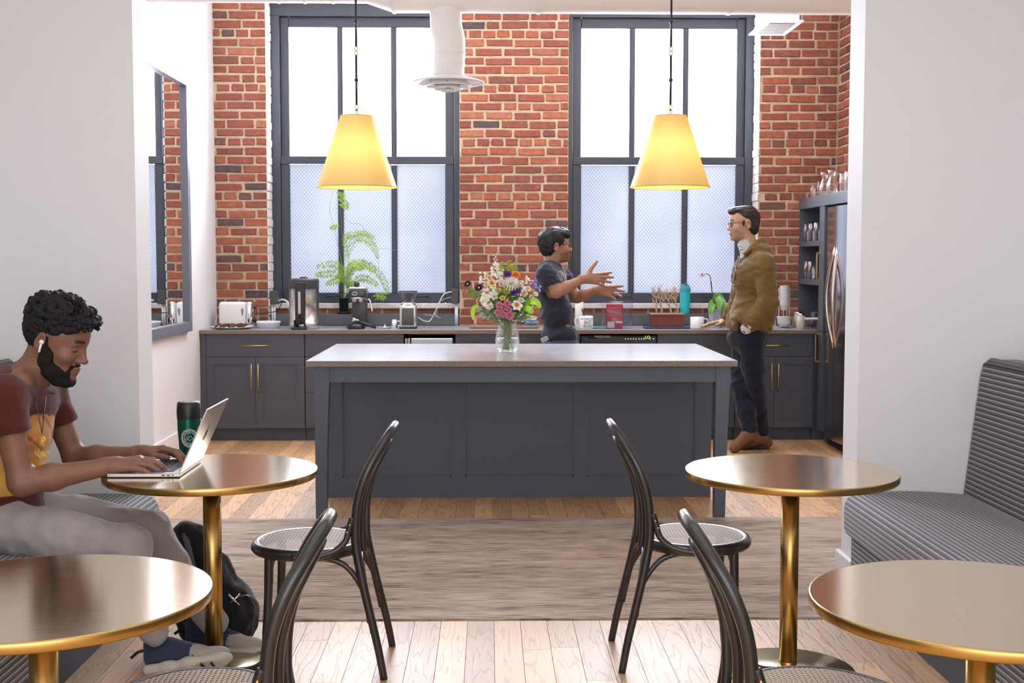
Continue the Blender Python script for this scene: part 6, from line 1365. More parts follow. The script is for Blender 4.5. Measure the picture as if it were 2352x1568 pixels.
for s in (1, -1):
    pts = [(-.002, s*.076, .012), (.002, s*.076, -.03), (.01, s*.069, -.065), (.03, s*.054, -.095), (.055, s*.033, -.113), (.078, s*.012, -.117)]; rr_ = (.006, .011, .016, .02, .02, .018)
    for i in range(5): BR.append(rc(pts[i], pts[i+1], rr_[i], rr_[i+1], k=.01))
    BR.append(rc((.04, s*.05, -.072), (.078, s*.026, -.09), .013, .011, k=.01)); BR.append(rc((.096, s*.004, -.055), (.084, s*.028, -.062), .0045, .005, k=.004)); BR.append(rc((.084, s*.028, -.062), (.076, s*.028, -.09), .005, .008, k=.006))
BR += [rc((.078, -.014, -.113), (.078, .014, -.113), .017, .017, k=.01), rc((.09, 0, -.09), (.084, 0, -.1), .005, .01, k=.006)]
for s in (1, -1): BR += [el((.012, s*.06, -.05), (.024, .016, .034), k=.012), el((.036, s*.05, -.088), (.03, .014, .02), k=.012)]
P, Fc = sdf_mesh(xform(BR, HR, HO, hs), .0034); N_ = normals(P, Fc); P = P+N_*(nz_(P, 190)*.0026)[:, None]; link('beard', mesh_np(P, Fc), mat('black_beard', (.016, .011, .010), .7, spec=.25, bump=.6, bscale=350), t1, True)
# earbud, necklace
eb = HO+HR@V(-.006, -.09, -.004)*hs; q = MB(); q.sphere(eb, .0085, 10, 8); q.tube([eb, eb+HR@V(.004, -.004, -.036)], .0042, 8); link('earbud', q.mesh(), mat('earbud_white', (.85, .85, .86), .25), t1, True)
q = MB(); kn = px3(97, 996, 4.26)
q.tube(spline([px3(46, 836, BM), px3(58, 850, BM-.07), px3(72, 890, BM-.10), px3(83, 930, 4.28), kn], 6), .0017, 5); q.tube(spline([px3(50, 835, BM), px3(88, 868, BM+.03), px3(104, 905, BM-.05), px3(101, 950, 4.28), kn], 6), .0017, 5); q.tube([px3(47, 836, BM), px3(34, 831, BM-.01)], .0025, 5); nk = link('necklace', q.mesh(), M_black, t1, True)
q = MB(); q.sphere(px3(97, 1015, 4.25), .017, 12, 10, sc=(.9, .7, 1.25)); link('amber_pendant', q.mesh(), mat('amber', (.55, .25, .05), .2, var=.3, vscale=60), nk, True)
q = MB()
for k in range(9): cc = Vector(px3(84+5*k*.6, 1037+2.2*k*(1 if k < 5 else .3), 4.25)); q.tube([cc+Vector((.006*math.cos(a), .006*math.sin(a)*.6, .011*math.sin(a))) for a in [j*math.pi/5 for j in range(10)]], .0012, 5, closed=True)
link('wire_coil', q.mesh(), M_brass, nk, True)
# t-shirt
slN = shN+(elN-shN)*.42; slF = shF+(elF-shF)*.48
TS = [el((-1.695, BM, .90), (.125, .185, .19), k=.05), el((-1.725, BM, .70), (.122, .165, .16), k=.06), el((-1.745, BM, .58), (.135, .175, .09), k=.05), rc(shN+V(-.01, .03, -.005), shF+V(-.01, -.03, -.005), .075, .075, k=.05), rc(nb+V(-.06, -.01, -.03), nb+V(-.06, .01, -.03), .072, .072, k=.06), el(nb+V(.005, 0, -.075), (.07, .1, .06), k=.05),
      rc(shN, slN, .068, .064, k=.03), rc(shF, slF, .066, .062, k=.03)]
def cutS(D, X, Y, Z):
    for a, b in ((shN, slN), (shF, slF)):
        d = unit(b-a); pl = (X-b[0])*d[0]+(Y-b[1])*d[1]+(Z-b[2])*d[2]; near = np.sqrt((X-b[0])**2+(Y-b[1])**2+(Z-b[2])**2)-.115; D = np.maximum(D, np.minimum(pl, -near))
    ax_ = unit(HO-nb); e = nb+ax_*.008; pl = (X-e[0])*ax_[0]+(Y-e[1])*ax_[1]+(Z-e[2])*ax_[2]; near = np.sqrt((X-e[0])**2+(Y-e[1])**2+(Z-e[2])**2)-.1; return np.maximum(D, np.minimum(pl, -near))
def colT(P, N_):
    C = np.repeat(np.array((.085, .018, .014))[None], len(P), 0)*(1+.1*nz_(P, 18)[:, None]); m_ = np.zeros(len(P)); x, y, z = P.T
    s = (y-(BM-.06)); wob = .018*nz_(P, 22, 3); ins = (np.abs(s) < .125+wob) & (z < .935+wob-.06*np.clip(s*4, -1, 1)**2) & (z > .66) & (N_[:, 0] > -.15) & (x > -1.72)
    o = np.stack([.60+.2*nz_(P, 14, 7), .26+.13*nz_(P, 11, 2), .07+.04*nz_(P, 13, 4)], 1); C[ins] = np.clip(o[ins], 0, 1); hole = ins & (np.sin((z-.9)*60+s*40) > .93) & (z > .8); C[hole] = (.3, .12, .05); return C
cloth_obj('tshirt', TS, .0065, t1, colT, .006, (8, 8, 15), 3, post=cutS)
q = MB(); axn = Vector(unit(HO-nb)); e1 = axn.cross(Vector((0, 1, 0))).normalized(); e2 = axn.cross(e1); q.tube([Vector(nb)+axn*.002+(e1*.076-Vector(axn)*0)*math.cos(a)+e2*.074*math.sin(a)-e1*.012 for a in [k*math.pi/16 for k in range(32)]], .007, 8, closed=True); link('collar', q.mesh(), mat('maroon_rib', (.085, .02, .016), .9), t1, True)
# trousers
hipN, hipF = V(-1.74, BM-.11, .555), V(-1.74, BM+.11, .555); knN, knF = px3(296, 1252, 4.26), px3(344, 1218, 4.56); anN, anF = px3(352, 1462, 4.33), px3(492, 1440, 4.62)
TR_ = [el((-1.765, BM, .56), (.14, .19, .10), k=.05)]
for h_, k_, a_, s in ((hipN, knN, anN, -1), (hipF, knF, anF, 1)):
    TR_ += [rc(h_, h_*.5+k_*.5, .092, .082, k=.04), rc(h_*.5+k_*.5, k_, .082, .067, k=.04), rc(k_, k_*.45+a_*.55, .067, .058, k=.035), rc(k_*.45+a_*.55, a_+V(0, 0, .02), .058, .05, k=.03)]
cloth_obj('trousers', TR_, .008, t1, flatcol((.34, .31, .31), .1, 14), .009, (11, 13, 11), 2)
# sneakers
M_sole = mat('pale_rubber_sole', (.50, .46, .40), .7, bump=.2, bscale=300)
def sneaker(name, T, up_c, toe_c, parent):
    T = np.array(T); R = T[:3, :3]; o = T[:3, 3]
    sole = [rb((.0, 0, -.052), (.055, .036, .016), .014, k=.02), rb((.09, .0, -.05), (.07, .043, .014), .013, k=.03), rb((-.07, 0, -.05), (.055, .033, .018), .015, k=.02), el((.145, .002, -.045), (.045, .04, .018), k=.02)]
    P, Fc = sdf_mesh(xform(sole, R, o), .005); so = link('sole', mesh_np(P, Fc), M_sole, None, True); so.parent = parent; so.data.transform(Matrix.Translation(-ORG[parent.name])); ORG[so.name] = ORG[parent.name]
    for (a, b_, w) in ((.12, 0, .034), (.085, 0, .036), (.05, .0, .034), (-.01, .0, .02)):
        q = MB(); q.box(a-.004, a+.004, b_-w, b_+w, -.0705, -.064, M=Matrix(T.tolist())); link('tread_groove', q.mesh(), M_black, so)
    upr = [el((-.06, 0, -.005), (.065, .038, .045), k=.03), rc((-.075, 0, .02), (-.085, 0, .045), .042, .042, k=.03), rc((-.03, 0, .015), (.06, 0, -.015), .042, .036, k=.03), el((.11, 0, -.025), (.07, .042, .026), k=.03)]
    P, Fc = sdf_mesh(xform(upr, R, o), .0045); P = relax(P, Fc, 2); L_ = (P-o)@R; C = np.repeat(np.array(up_c)[None], len(P), 0); C[(L_[:, 0] > .045+.3*(L_[:, 2]+.02)) & (L_[:, 2] < .012)] = toe_c; C[(L_[:, 2] < -.03) & (L_[:, 0] < .06)] = (.02, .025, .04)
    me = mesh_np(P, Fc); color_attr(me, C); u = link(name, me, M_cloth, parent, True); q = MB(); Tm = Matrix(T.tolist())
    for k in range(4): q.tube([(.005+.02*k, -.022, .035-.012*k), (.012+.02*k, 0, .042-.012*k), (.005+.02*k, .022, .035-.012*k)], .003, 5, M=Tm)
    link('laces', q.mesh(), mat('navy_lace', (.02, .025, .05), .8), u, True); q = MB(); q.tube([(-.115, 0, .03), (-.15, .005, .028), (-.175, .01, .012)], .006, 6, M=Tm); link('heel_loop', q.mesh(), M_black, u, True)
    return u
def smtx(o, yaw, pitch, roll): m = Matrix.Translation(o) @ Matrix.Rotation(yaw, 4, 'Z') @ Matrix.Rotation(-pitch, 4, 'Y') @ Matrix.Rotation(roll, 4, 'X'); return m
sneaker('sneaker', smtx(px3(412, 1498, 4.36), .04, .15, -.62), (.035, .045, .085), (.36, .33, .30), t1)
sneaker('sneaker', smtx(px3(500, 1462, 4.66), -.15, .05, -.15), (.035, .045, .085), (.38, .35, .31), t1)
# ---- laptop
t = thing('laptop', 'open silver laptop on the left brass table', 'laptop', (-1.2, 4.43, TZ)); lx0, lx1, ly0, ly1 = -1.318, -1.068, 4.262, 4.605; z0 = TZ+.0015
M_alu = mat('silver_aluminium', (.62, .61, .62), .33, metal=.9); q = MB(); q.box(lx0, lx1, ly0, ly1, z0, z0+.0125, bev=.003, seg=2); bs = link('base', q.mesh(), M_alu, t)
q = MB(); q.box(lx0+.105, lx1-.03, ly0+.035, ly1-.035, z0+.0122, z0+.0130); link('keyboard_well', q.mesh(), M_black, bs)
mk = mat('key_cap', (.10, .10, .13), .35); KEY = MB(); KEY.box(-.0072, .0072, -.0078, .0078, 0, .0018, bev=.0006); kme = KEY.mesh(); kme.materials.append(mk)
for r_ in range(6):
    for c_ in range(14):
        if r_ == 0 and 3 < c_ < 9 and c_ != 6: continue
        o = bpy.data.objects.new('key', kme); COL.objects.link(o); o.parent = bs; o.location = Vector((lx0+.115+.0182*r_, ly0+.046+.0192*c_, z0+.013))-ORG[bs.name]
        if r_ == 0 and c_ == 6: o.scale = (1, 5.6, 1)
q = MB(); q.box(lx0+.012, lx0+.095, ly0+.1, ly1-.1, z0+.0122, z0+.0127); link('trackpad', q.mesh(), mat('trackpad_grey', (.5, .5, .52), .3, metal=.6), bs)
q = MB()
for px_ in (375, 387): xx = PY(px_, 1092, ly0).x; q.box(xx-.0055, xx+.0055, ly0-.0006, ly0+.001, z0+.005, z0+.009)
q.sphere((PY(397, 1092, ly0).x, ly0, z0+.007), .0028, 8, 6); link('ports', q.mesh(), M_black, bs)
ang = math.radians(66); d = Vector((math.cos(ang), 0, math.sin(ang))); Ms = Matrix.Translation((lx1-.002, 0, z0+.0135)) @ Matrix.Rotation(-ang, 4, 'Y'); q = MB(); q.box(0, .243, ly0, ly1, -.004, .0015, bev=.0018, seg=2, M=Ms); ls = link('screen_lid', q.mesh(), M_alu, t)
q = MB(); q.box(.01, .236, ly0+.008, ly1-.008, .0014, .0019, M=Ms); link('display', q.mesh(), mat('dark_display', (.01, .01, .012), .1), ls)
q = MB(); q.sphere((.122, 4.433, -.0042), .024, 16, 10, M=Ms, sc=(1.05, .92, .02)); q.sphere((.152, 4.436, -.0042), .008, 10, 8, M=Ms, sc=(1.2, .6, .04)); link('lid_emblem', q.mesh(), M_blackg, ls)
# ---- travel tumbler
yt = 4.66; c = Vector((PY(435, 1030, yt).x, yt, TZ+.0005)); k_ = pxs(yt); R = 26.5/k_; ht_ = PY(435, 922, yt).z-TZ; zl_ = PY(435, 961, yt).z-TZ
t = thing('travel_tumbler', 'dark green travel tumbler with black lid behind the laptop', 'tumbler', c); M_gt = mat('metallic_green', (.012, .13, .075), .3, metal=.6)
q = MB(); q.lathe([(0, 0), (R*.74, 0), (R*.78, .004), (R*.97, zl_*.75), (R*.98, zl_)], c, 40, cap=False); bd = link('body', q.mesh(), M_gt, t, True)
q = MB(); q.lathe([(R*1.0, zl_), (R*1.03, zl_+.03), (R*.97, ht_-.006), (R*.9, ht_), (0, ht_-.004)], c, 40, cap=False); link('lid', q.mesh(), M_black, t, True)
def on_tumbler(pts, r, cx, cz):   # flat badge drawing wrapped round the tumbler
    out = []
    for u, v in pts: th_ = (cx+u)/R; rr = R*(.80+.2*min(1, (cz+v)/(zl_)))+.0012; out.append(c+Vector((rr*math.sin(th_), -rr*math.cos(th_), cz+v)))
    return out
q = MB(); br_ = .033; bz = PY(435, 1003, yt).z-TZ; bx = .012
q.tube(on_tumbler([((br_+.0018*math.cos(14*a))*math.cos(a), (br_+.0018*math.cos(14*a))*math.sin(a)) for a in [k*math.pi/84 for k in range(168)]], .001, bx, bz), .0012, 4, closed=True)
for rr_ in (.029, .0205): q.tube(on_tumbler([(rr_*math.cos(a), rr_*math.sin(a)) for a in [k*math.pi/24 for k in range(48)]], .001, bx, bz), .0009, 4, closed=True)
q.tube(on_tumbler([(-.018, -.006), (-.008, .006), (-.003, .001), (.005, .009), (.018, -.007)], .001, bx, bz), .0011, 4); q.tube(on_tumbler([(-.016, -.01), (-.006, -.003), (.002, -.01), (.009, -.003), (.015, -.01)], .001, bx, bz), .0009, 4)
for k in range(24): a = k*math.pi/12; q.tube(on_tumbler([(.023*math.cos(a), .023*math.sin(a)), (.0268*math.cos(a+.1), .0268*math.sin(a+.1))], .001, bx, bz), .0011, 4)
link('round_badge', q.mesh(), mat('badge_white', (.8, .8, .8), .5), bd, True)
# ---- power bank and cables on the bench
c = Vector((-1.735, 4.02, .469)); q = MB(); q.box(c.x-.08, c.x+.075, c.y-.035, c.y+.035, c.z, c.z+.012, bev=.004, seg=2, M=Matrix.Translation(c) @ Matrix.Rotation(.0, 4, 'Y') @ Matrix.Translation(-c)); single('phone', q.mesh(), mat('bronze_case', (.10, .08, .06), .3, metal=.4), 'dark bronze phone lying on the bench beside the seated man', 'phone')
cord('charging_cable', [c+Vector((-.16, -.05, .012)), c+Vector((-.1, -.04, .02)), c+Vector((0, -.03, .018)), c+Vector((.08, -.045, .006)), c+Vector((.13, -.07, .004)), c+Vector((.18, -.12, .0))], .003, M_wcord, 'white charging cable trailing over the bench by the phone', 'cable')
cord('charging_cable', [c+Vector((-.01, -.04, .019)), c+Vector((.0, .0, .026)), c+Vector((.06, -.02, .024)), c+Vector((.1, -.04, .012)), c+Vector((.17, -.1, .004))], .0028, mat('maroon_cord', (.06, .012, .02), .6), 'thin maroon cord looped over the phone on the bench', 'cable')
# ---- backpack
yb = 4.80; t = thing('backpack', 'black backpack slumped on the floor behind the laptop table column', 'backpack', tuple(PY(490, 1478, yb)[:2])+(0.0,))
BP = [el(px3(500, 1420, yb), (.15, .13, .13), k=.06), el(px3(470, 1340, yb), (.115, .11, .14), k=.06), el(px3(440, 1260, yb), (.075, .08, .10), k=.05), el(px3(425, 1225, yb), (.03, .05, .045), k=.03), el(px3(540, 1400, yb), (.07, .1, .10), k=.05), el(px3(415, 1340, yb), (.07, .09, .13), k=.05)]
def cutF(D, X, Y, Z): return np.maximum(D, -(Z-.002)+0*X+0*Y)
cloth_obj('bag_body', BP, .008, t, flatcol((.014, .014, .018), .3, 20), .012, (12, 12, 10), 2, mat_=None, post=cutF)
q = MB(); q.tube(spline([px3(425, 1225, yb-.06), px3(440, 1290, yb-.12), px3(452, 1350, yb-.13), px3(440, 1420, yb-.14)], 6), .014, 6, flat=.35); link('strap', q.mesh(), mat('grey_webbing', (.10, .10, .13), .8), t, True)
q = MB(); q.tube(spline([px3(548, 1372, yb-.1), px3(570, 1368, yb-.1), px3(580, 1385, yb-.1), px3(585, 1395, yb-.1)], 5), .011, 6, flat=.3); link('strap', q.mesh(), M_black, t, True)
q = MB(); bc = Vector(px3(538, 1376, yb-.125)); 
for a, d in (((-.022, -.02), (.022, .02)), ((-.022, .018), (.02, -.022))): q.tube([bc+Vector((a[0], 0, a[1])), bc+Vector((d[0], 0, d[1]))], .004, 6)
link('buckle', q.mesh(), M_chrome, t, True); q = MB(); q.tube(spline([px3(418, 1216, yb-.02), px3(424, 1206, yb), px3(434, 1208, yb), px3(436, 1218, yb-.02)], 5), .004, 6); link('grab_loop', q.mesh(), M_black, t, True)
# ================================================================== MAN IN NAVY
y2 = 9.6
def q3(px, py, dy=0): return px3(px, py, y2+dy)
t2p = thing('person', 'man in a navy tee and glasses gesturing with both hands at the counter', 'person', (q3(1287, 785)[0], y2, 0))
hs = 1.07; th = math.radians(-11); HR = frame((math.cos(th), -math.sin(th), .06), (0, 0, 1)); HO = q3(1276.5, 564.5); SK2 = (.36, .185, .115)
neck = [rc(q3(1265, 612), HO+HR@V(-.025, 0, -.06)*hs, .062, .054, k=.03)]
shN, elN, wrN = q3(1254, 628, -.17), q3(1279, 671, -.2), q3(1343, 639, -.2); shF, elF, wrF = q3(1292, 632, .17), q3(1326, 683, .12), q3(1373, 666, .02)
fdN = unit(q3(1403, 640, -.16)-wrN); fdF = unit(q3(1423, 670, -.05)-wrF)
op = ((.12, .1, .06), (.1, .1, .06), (.12, .12, .08), (.2, .15, .1))
hN = hand_prims(wrN, fdN, (0, -1, .1), (.0, 0, 1), op, (.16, .02, -.13, -.34), ((.45, .85, .0), (.62, .75, .0)), 1.2)
hF = hand_prims(wrF, fdF, (0, 1, .2), (0, -.1, 1), ((.15, .12, .1), (.15, .15, .1), (.2, .2, .15), (.35, .3, .2)), (.2, .03, -.16, -.34), ((.35, .9, .05), (.5, .85, 0)), 1.18)
parts = [sdf_mesh(xform(head_prims(jaw=.97), HR, HO, hs)+neck, .004), sdf_mesh(arm_prims(shN, elN, wrN, .05, .043, .029)+hN, .004), sdf_mesh(arm_prims(shF, elF, wrF, .048, .041, .028)+hF, .004), sdf_mesh([el(q3(1272, 660), (.1, .15, .2)), el(q3(1285, 770), (.1, .14, .16)), rc(q3(1290, 800), q3(1290, 1000), .07, .05)], .02)]
def col2(P, N_):
    L_ = local(P, HR, HO, hs); C = face_cols(L_, SK2, (.34, .13, .1), (.02, .014, .012), (.15, .08, .055)); far = np.linalg.norm(P-HO, axis=1) > .2; C[far] = SK2; return np.clip(C*(1+.05*nz_(P, 25)[:, None]), 0, 1)
body_obj(parts, t2p, col2)
def hair_shell(extra, sub, R, O, s, h, streak, name, parent, m):
    P, Fc = sdf_mesh(xform(extra+sub, R, O, s), h); P = relax(P, Fc, 1); L_ = local(P, R, O, s); N_ = normals(P, Fc); w = np.array([noise.noise(Vector((q[0]*streak[0], q[1]*streak[1], q[2]*streak[2]))) for q in L_]); P = P+N_*(w*.007)[:, None]; return link(name, mesh_np(P, Fc), m, parent, True)
E2 = [el((-.022, 0, .05), (.108, .09, .092), k=.02), el((-.05, 0, -.005), (.072, .08, .075), k=.03), el((.045, 0, .085), (.06, .066, .042), k=.03), el((.085, -.01, .07), (.022, .05, .03), k=.02), el((.012, .07, .035), (.034, .018, .026), k=.015), el((.012, -.07, .035), (.034, .018, .026), k=.015)]
S2 = [el((.118, 0, -.01), (.066, .1, .072), k=.012, op='s'), el((.036, 0, -.088), (.085, .12, .09), k=.012, op='s'), el((-.012, .1, -.012), (.026, .035, .034), k=.008, op='s'), el((-.012, -.1, -.012), (.026, .035, .034), k=.008, op='s')]
M_h2 = mat('black_straight_hair', (.012, .011, .014), .5, spec=.35)
hair_shell(E2, S2, HR, HO, hs, .004, (22, 60, 30), 'hair', t2p, M_h2)
glasses(t2p, HR, HO, hs, mat('black_frames', (.01, .01, .01), .3))
TS = [el(q3(1264, 655), (.125, .185, .16), k=.06), el(q3(1277, 715), (.125, .165, .15), k=.07), el(q3(1285, 768), (.14, .17, .08), k=.05), rc(shN+V(.01, .03, -.01), shF+V(-.04, -.03, -.01), .075, .075, k=.05), el(q3(1262, 612), (.075, .10, .05), k=.05), rc(shN, shN+(elN-shN)*.62, .07, .066, k=.03), rc(shF, shF+(elF-shF)*.55, .066, .062, k=.03)]
def cut2(D, X, Y, Z):
    for a, b in ((shN, shN+(elN-shN)*.62), (shF, shF+(elF-shF)*.55)):
        d = unit(b-a); pl = (X-b[0])*d[0]+(Y-b[1])*d[1]+(Z-b[2])*d[2]; near = np.sqrt((X-b[0])**2+(Y-b[1])**2+(Z-b[2])**2)-.12; D = np.maximum(D, np.minimum(pl, -near))
    return D
def colN(P, N_):
    C = np.repeat(np.array((.028, .032, .05))[None], len(P), 0)*(1+.12*nz_(P, 16)[:, None]); x, y, z = P.T; c = q3(1292, 640, -.08); g = (np.abs(y-(y2-.05)) < .11) & (z > c[2]-.10) & (z < c[2]+.06) & (N_[:, 0] > .25); r = np.abs(np.sin((y-y2)*70))*np.abs(np.sin((z-1)*38+2*(y-y2)*10)); C[g & (r < .12)] = (.45, .42, .42); return C
cloth_obj('tshirt', TS, .007, t2p, colN, .009, (9, 9, 16), 2, post=cut2)
TR2 = [el(q3(1287, 795), (.145, .175, .11), k=.05), rc(q3(1282, 810, -.09), q3(1290, 1000, -.09), .09, .06, k=.04), rc(q3(1290, 810, .09), q3(1300, 1000, .09), .09, .06, k=.04)]
cloth_obj('jeans', TR2, .009, t2p, flatcol((.06, .075, .14), .15, 20), .006, (12, 12, 12), 2)
q = MB(); Mp = frame_mtx(q3(1251, 779, -.165), (.9, -.2, .45), (-.3, 0, .9)); q.box(-.03, .03, -.018, .018, -.004, .004, bev=.003, M=Mp); link('pocket_phone', q.mesh(), mat('phone_grey', (.4, .42, .46), .3), t2p)
for s in (-1, 1):
    o = q3(1297, 1000, s*.09); P, Fc = sdf_mesh([el((o[0]+.05, o[1], .05), (.14, .045, .05)), el((o[0]-.02, o[1], .08), (.06, .045, .07))], .01, cutF); me = mesh_np(P, Fc); link('shoe', me, M_black, t2p, True)
# ================================================================== MAN IN OLIVE
y3 = 9.56
def r3(px, py, dy=0): return px3(px, py, y3+dy)
t3p = thing('person', 'man in an olive jacket and dark jeans standing with a hand in his pocket', 'person', (r3(1730, 1030)[0], y3, 0))
hs = 1.07; th = math.radians(3); HR = frame((-math.cos(th), -math.sin(th), -.03), (0, 0, 1)); HO = r3(1707.5, 514); SK3 = (.52, .30, .195)
neck = [rc(r3(1724, 575), HO+HR@V(-.02, 0, -.06)*hs, .064, .056, k=.03)]
hF = hand_prims(r3(1664, 739, .45), (-1, -.12, -.12), (0, .1, 1), (0, -1, .1), ((.1, .15, .05),)*4, s=1.05)
parts = [sdf_mesh(xform(head_prims(jaw=1.0), HR, HO, hs)+neck, .004), sdf_mesh([rc(r3(1690, 700, .38), r3(1664, 739, .45), .036, .028)]+hF, .004), sdf_mesh([el(r3(1735, 660), (.1, .16, .22)), el(r3(1725, 770), (.1, .15, .14))], .02), sdf_mesh([rc(r3(1735, 740, -.18), r3(1714, 760, -.14), .03, .028)], .006)]
def col3(P, N_):
    L_ = local(P, HR, HO, hs); C = face_cols(L_, SK3, (.45, .2, .16), (.05, .03, .022), (.34, .2, .14)); far = np.linalg.norm(P-HO, axis=1) > .2; C[far] = SK3; return np.clip(C*(1+.05*nz_(P, 25)[:, None]), 0, 1)
body_obj(parts, t3p, col3)
E3 = [el((-.02, 0, .045), (.102, .083, .087), k=.02), el((-.055, 0, -.02), (.058, .073, .07), k=.03), el((.05, 0, .095), (.055, .058, .026), k=.02), el((.085, .0, .085), (.02, .045, .018), k=.015), el((.014, .073, .012), (.010, .006, .03), k=.008), el((.014, -.073, .012), (.010, .006, .03), k=.008)]
S3 = [el((.122, 0, .0), (.066, .1, .076), k=.008, op='s'), el((.035, 0, -.095), (.082, .12, .085), k=.01, op='s'), el((-.014, .085, -.005), (.03, .03, .036), k=.006, op='s'), el((-.014, -.085, -.005), (.03, .03, .036), k=.006, op='s')]
hair_shell(E3, S3, HR, HO, hs, .004, (14, 70, 40), 'hair', t3p, mat('dark_brown_hair', (.024, .017, .016), .45, spec=.4))
glasses(t3p, HR, HO, hs, mat('tortoise_frames', (.04, .018, .01), .3))
# striped shirt (collar, front edge, cuffs) under an olive jacket
M_sh, nt, p, N, L = nodes_mat('striped_shirt'); tc = N('ShaderNodeTexCoord'); wv = N('ShaderNodeTexWave'); wv.inputs['Scale'].default_value = 45; wv.bands_direction = 'DIAGONAL'; L(tc.outputs['Object'], wv.inputs['Vector']); cr = N('ShaderNodeValToRGB'); L(wv.outputs['Fac'], cr.inputs[0]); cr.color_ramp.elements[0].position = .25; cr.color_ramp.elements[0].color = (.25, .22, .28, 1); cr.color_ramp.elements[1].position = .4; cr.color_ramp.elements[1].color = (.8, .78, .78, 1); L(cr.outputs[0], p.inputs['Base Color']); p.inputs['Roughness'].default_value = .85
shN, elN, wrN = r3(1756, 606, -.2), r3(1766, 694, -.22), r3(1716, 752, -.17); shF = r3(1726, 606, .2); elF = r3(1700, 680, .34)
SH = [rc(r3(1714, 556), r3(1722, 584), .06, .07, k=.02), el(r3(1727, 640), (.132, .13, .19), k=.05), rc(r3(1702, 564, -.02), r3(1716, 576, 0), .024, .045, k=.03)]
def cutC(D, X, Y, Z):
    a = r3(1706, 545); n_ = unit((-.5, 0, .86)); return np.maximum(D, (X-a[0])*n_[0]+(Y-a[1])*n_[1]+(Z-a[2])*n_[2])
P, Fc = sdf_mesh(SH, .006, cutC); P = relax(P, Fc, 2); link('shirt', mesh_np(P, Fc), M_sh, t3p, True)
JK = [el(r3(1733, 635), (.172, .205, .185), k=.06), el(r3(1732, 710), (.17, .195, .16), k=.07), rb(r3(1722, 738), (.155, .185, .075), .06, k=.06), rc(shN+V(-.01, .02, 0), shF+V(.03, -.02, 0), .08, .08, k=.06), el(r3(1739, 573), (.095, .12, .06), k=.05),
      rc(shN, elN, .078, .066, k=.03), rc(elN, wrN, .064, .05, k=.035), rc(shF, elF, .075, .066, k=.03), rc(elF, r3(1672, 728, .45), .06, .048, k=.03)]
OL = (.165, .105, .035)
def colJ(P, N_):
    C = np.repeat(np.array(OL)[None], len(P), 0)*(1+.16*nz_(P, 14)[:, None]); x, y, z = P.T; c = r3(1693, 600)
    f = (N_[:, 0] < -.55) & (y < y3+.05) & (z > r3(1700, 640)[2]) & (np.abs(y-(y3-.02)) < .07); C[f] = (.03, .024, .018); return np.clip(C, 0, 1)
def cut3(D, X, Y, Z):
    d = unit(wrN-elN); pl = (X-wrN[0])*d[0]+(Y-wrN[1])*d[1]+(Z-wrN[2])*d[2]; near = np.sqrt((X-wrN[0])**2+(Y-wrN[1])**2+(Z-wrN[2])**2)-.085; D = np.maximum(D, np.minimum(pl, -near))
    a = r3(1713, 553); ax_ = unit((-.55, -.1, .85)); pl = (X-a[0])*ax_[0]+(Y-a[1])*ax_[1]+(Z-a[2])*ax_[2]+.012; near = np.sqrt((X-a[0])**2+(Y-a[1])**2+(Z-a[2])**2)-.16; return np.maximum(D, np.minimum(pl, -near))
cloth_obj('jacket', JK, .007, t3p, colJ, .010, (9, 9, 14), 2, post=cut3)
CL = [rc(r3(1747, 554, -.02), r3(1735, 565, -.08), .026, .02, k=.02), rc(r3(1735, 565, -.08), r3(1711, 583, -.10), .02, .012, k=.02), rc(r3(1747, 554, .0), r3(1732, 560, .075), .024, .018, k=.02), rc(r3(1750, 550, 0), r3(1748, 562, 0), .02, .03, k=.02)]
cloth_obj('jacket_collar', CL, .005, t3p, flatcol(OL, .12, 20), .003, (12, 12, 12), 2)
q = MB(); pts = [r3(1697, 588, -.135), r3(1687, 630, -.15), r3(1680, 670, -.15), r3(1674, 710, -.14), r3(1670, 752, -.12)]; q.tube(spline(pts, 6), .006, 6); link('placket_edge', q.mesh(), mat('olive_edge', (.3, .22, .1), .8), t3p, True)
q = MB()
for px_, py_ in ((1691, 621), (1685, 655), (1679, 690)): q.sphere(r3(px_, py_, -.158), .007, 8, 6, sc=(1, .5, 1))
link('buttons', q.mesh(), mat('metal_button', (.6, .55, .5), .3, metal=.7), t3p, True)
q = MB(); q.tube([r3(1702, 624, -.2), r3(1728, 622, -.222)], .003, 5); q.tube([r3(1702, 624, -.2), r3(1700, 655, -.2)], .002, 5); link('chest_pocket', q.mesh(), mat('olive_pocket', (.11, .07, .025), .85), t3p)
P, Fc = sdf_mesh([rc(wrN-unit(wrN-elN)*.02, wrN+unit(wrN-elN)*.008, .05, .046, k=.01)], .006); link('shirt_cuff', mesh_np(P, Fc), M_sh, t3p, True)
hipN, hipF = r3(1724, 778, -.09), r3(1712, 778, .09); kN, kF = r3(1735, 885, -.07), r3(1700, 885, .0); aN, aF = r3(1748, 990, .06), r3(1722, 985, -.10)
JE = [el(r3(1717, 775), (.155, .175, .11), k=.05)]
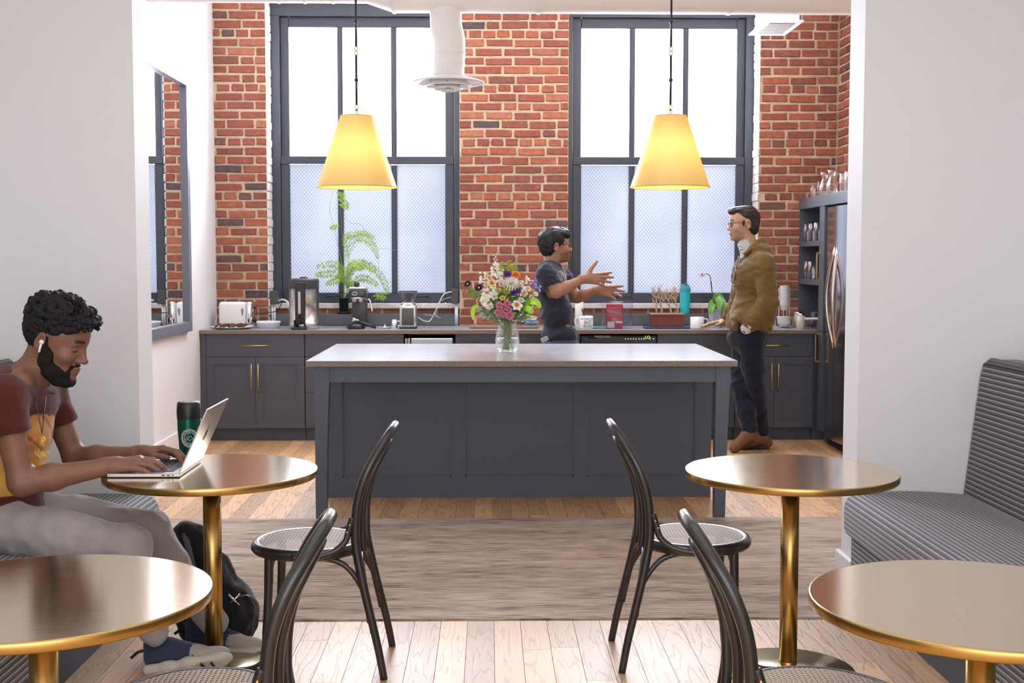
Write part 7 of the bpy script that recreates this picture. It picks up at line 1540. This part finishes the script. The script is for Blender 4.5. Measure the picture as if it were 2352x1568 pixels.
for h_, k_, a_ in ((hipN, kN, aN), (hipF, kF, aF)): JE += [rc(h_, h_*.4+k_*.6, .098, .08, k=.04), rc(h_*.4+k_*.6, k_, .08, .07, k=.04), rc(k_, k_*.4+a_*.6, .068, .064, k=.03), rc(k_*.4+a_*.6, a_, .066, .06, k=.03)]
cloth_obj('jeans', JE, .008, t3p, flatcol((.014, .017, .032), .25, 14), .009, (12, 12, 11), 2)
M_boot = attr_mat('boot_leather', .55, .4, .3, 120)
def boot(ank, toe, heel_z, toe_z, nm):
    a = V(*ank); d = V(toe[0]-a[0], toe[1]-a[1], 0); d /= np.linalg.norm(d); T = V(*toe)
    heel = a-d*.055; pr = [rc(a+V(0, 0, .03), a, .044, .047, k=.03), rc(a, V(heel[0], heel[1], heel_z+.05), .045, .042, k=.03), rc(a+d*.03+V(0, 0, -.03), T+V(0, 0, toe_z+.035-T[2]), .05, .036, k=.04)]
    P, Fc = sdf_mesh(pr, .007, cutF); me = mesh_np(P, Fc); C = np.repeat(np.array((.17, .085, .04))[None], len(P), 0)*(1+.3*nz_(P, 22)[:, None]); color_attr(me, np.clip(C, 0, 1)); o = link('boot', me, M_boot, t3p, True)
    pr = [rb((heel+d*.03+V(0, 0, heel_z+.016-heel[2]+0)), (.04, .036, .016), .01, frame(d, (0, 0, 1)), k=.01), rc(V(heel[0], heel[1], heel_z+.02)+d*.05, V(T[0], T[1], toe_z+.015), .02, .02, k=.02)]
    P, Fc = sdf_mesh(pr, .007, cutF); link('boot_sole', mesh_np(P, Fc), mat('boot_sole_brown', (.06, .04, .03), .8), o, True); q = MB()
    for k in range(4): c_ = a+d*(.052+.014*k)+V(0, 0, -.005-.018*k); q.tube([c_+V(-d[1], d[0], 0)*.025, c_+d*.012+V(0, 0, .004), c_-V(-d[1], d[0], 0)*.025], .004, 5)
    link('laces', q.mesh(), mat('tan_lace', (.3, .2, .1), .8), o, True)
boot(r3(1723, 992, -.10), r3(1686, 1030, -.13), .05, 0, 'a'); boot(r3(1748, 1000, .06), r3(1700, 1028, .02), 0, 0, 'b')
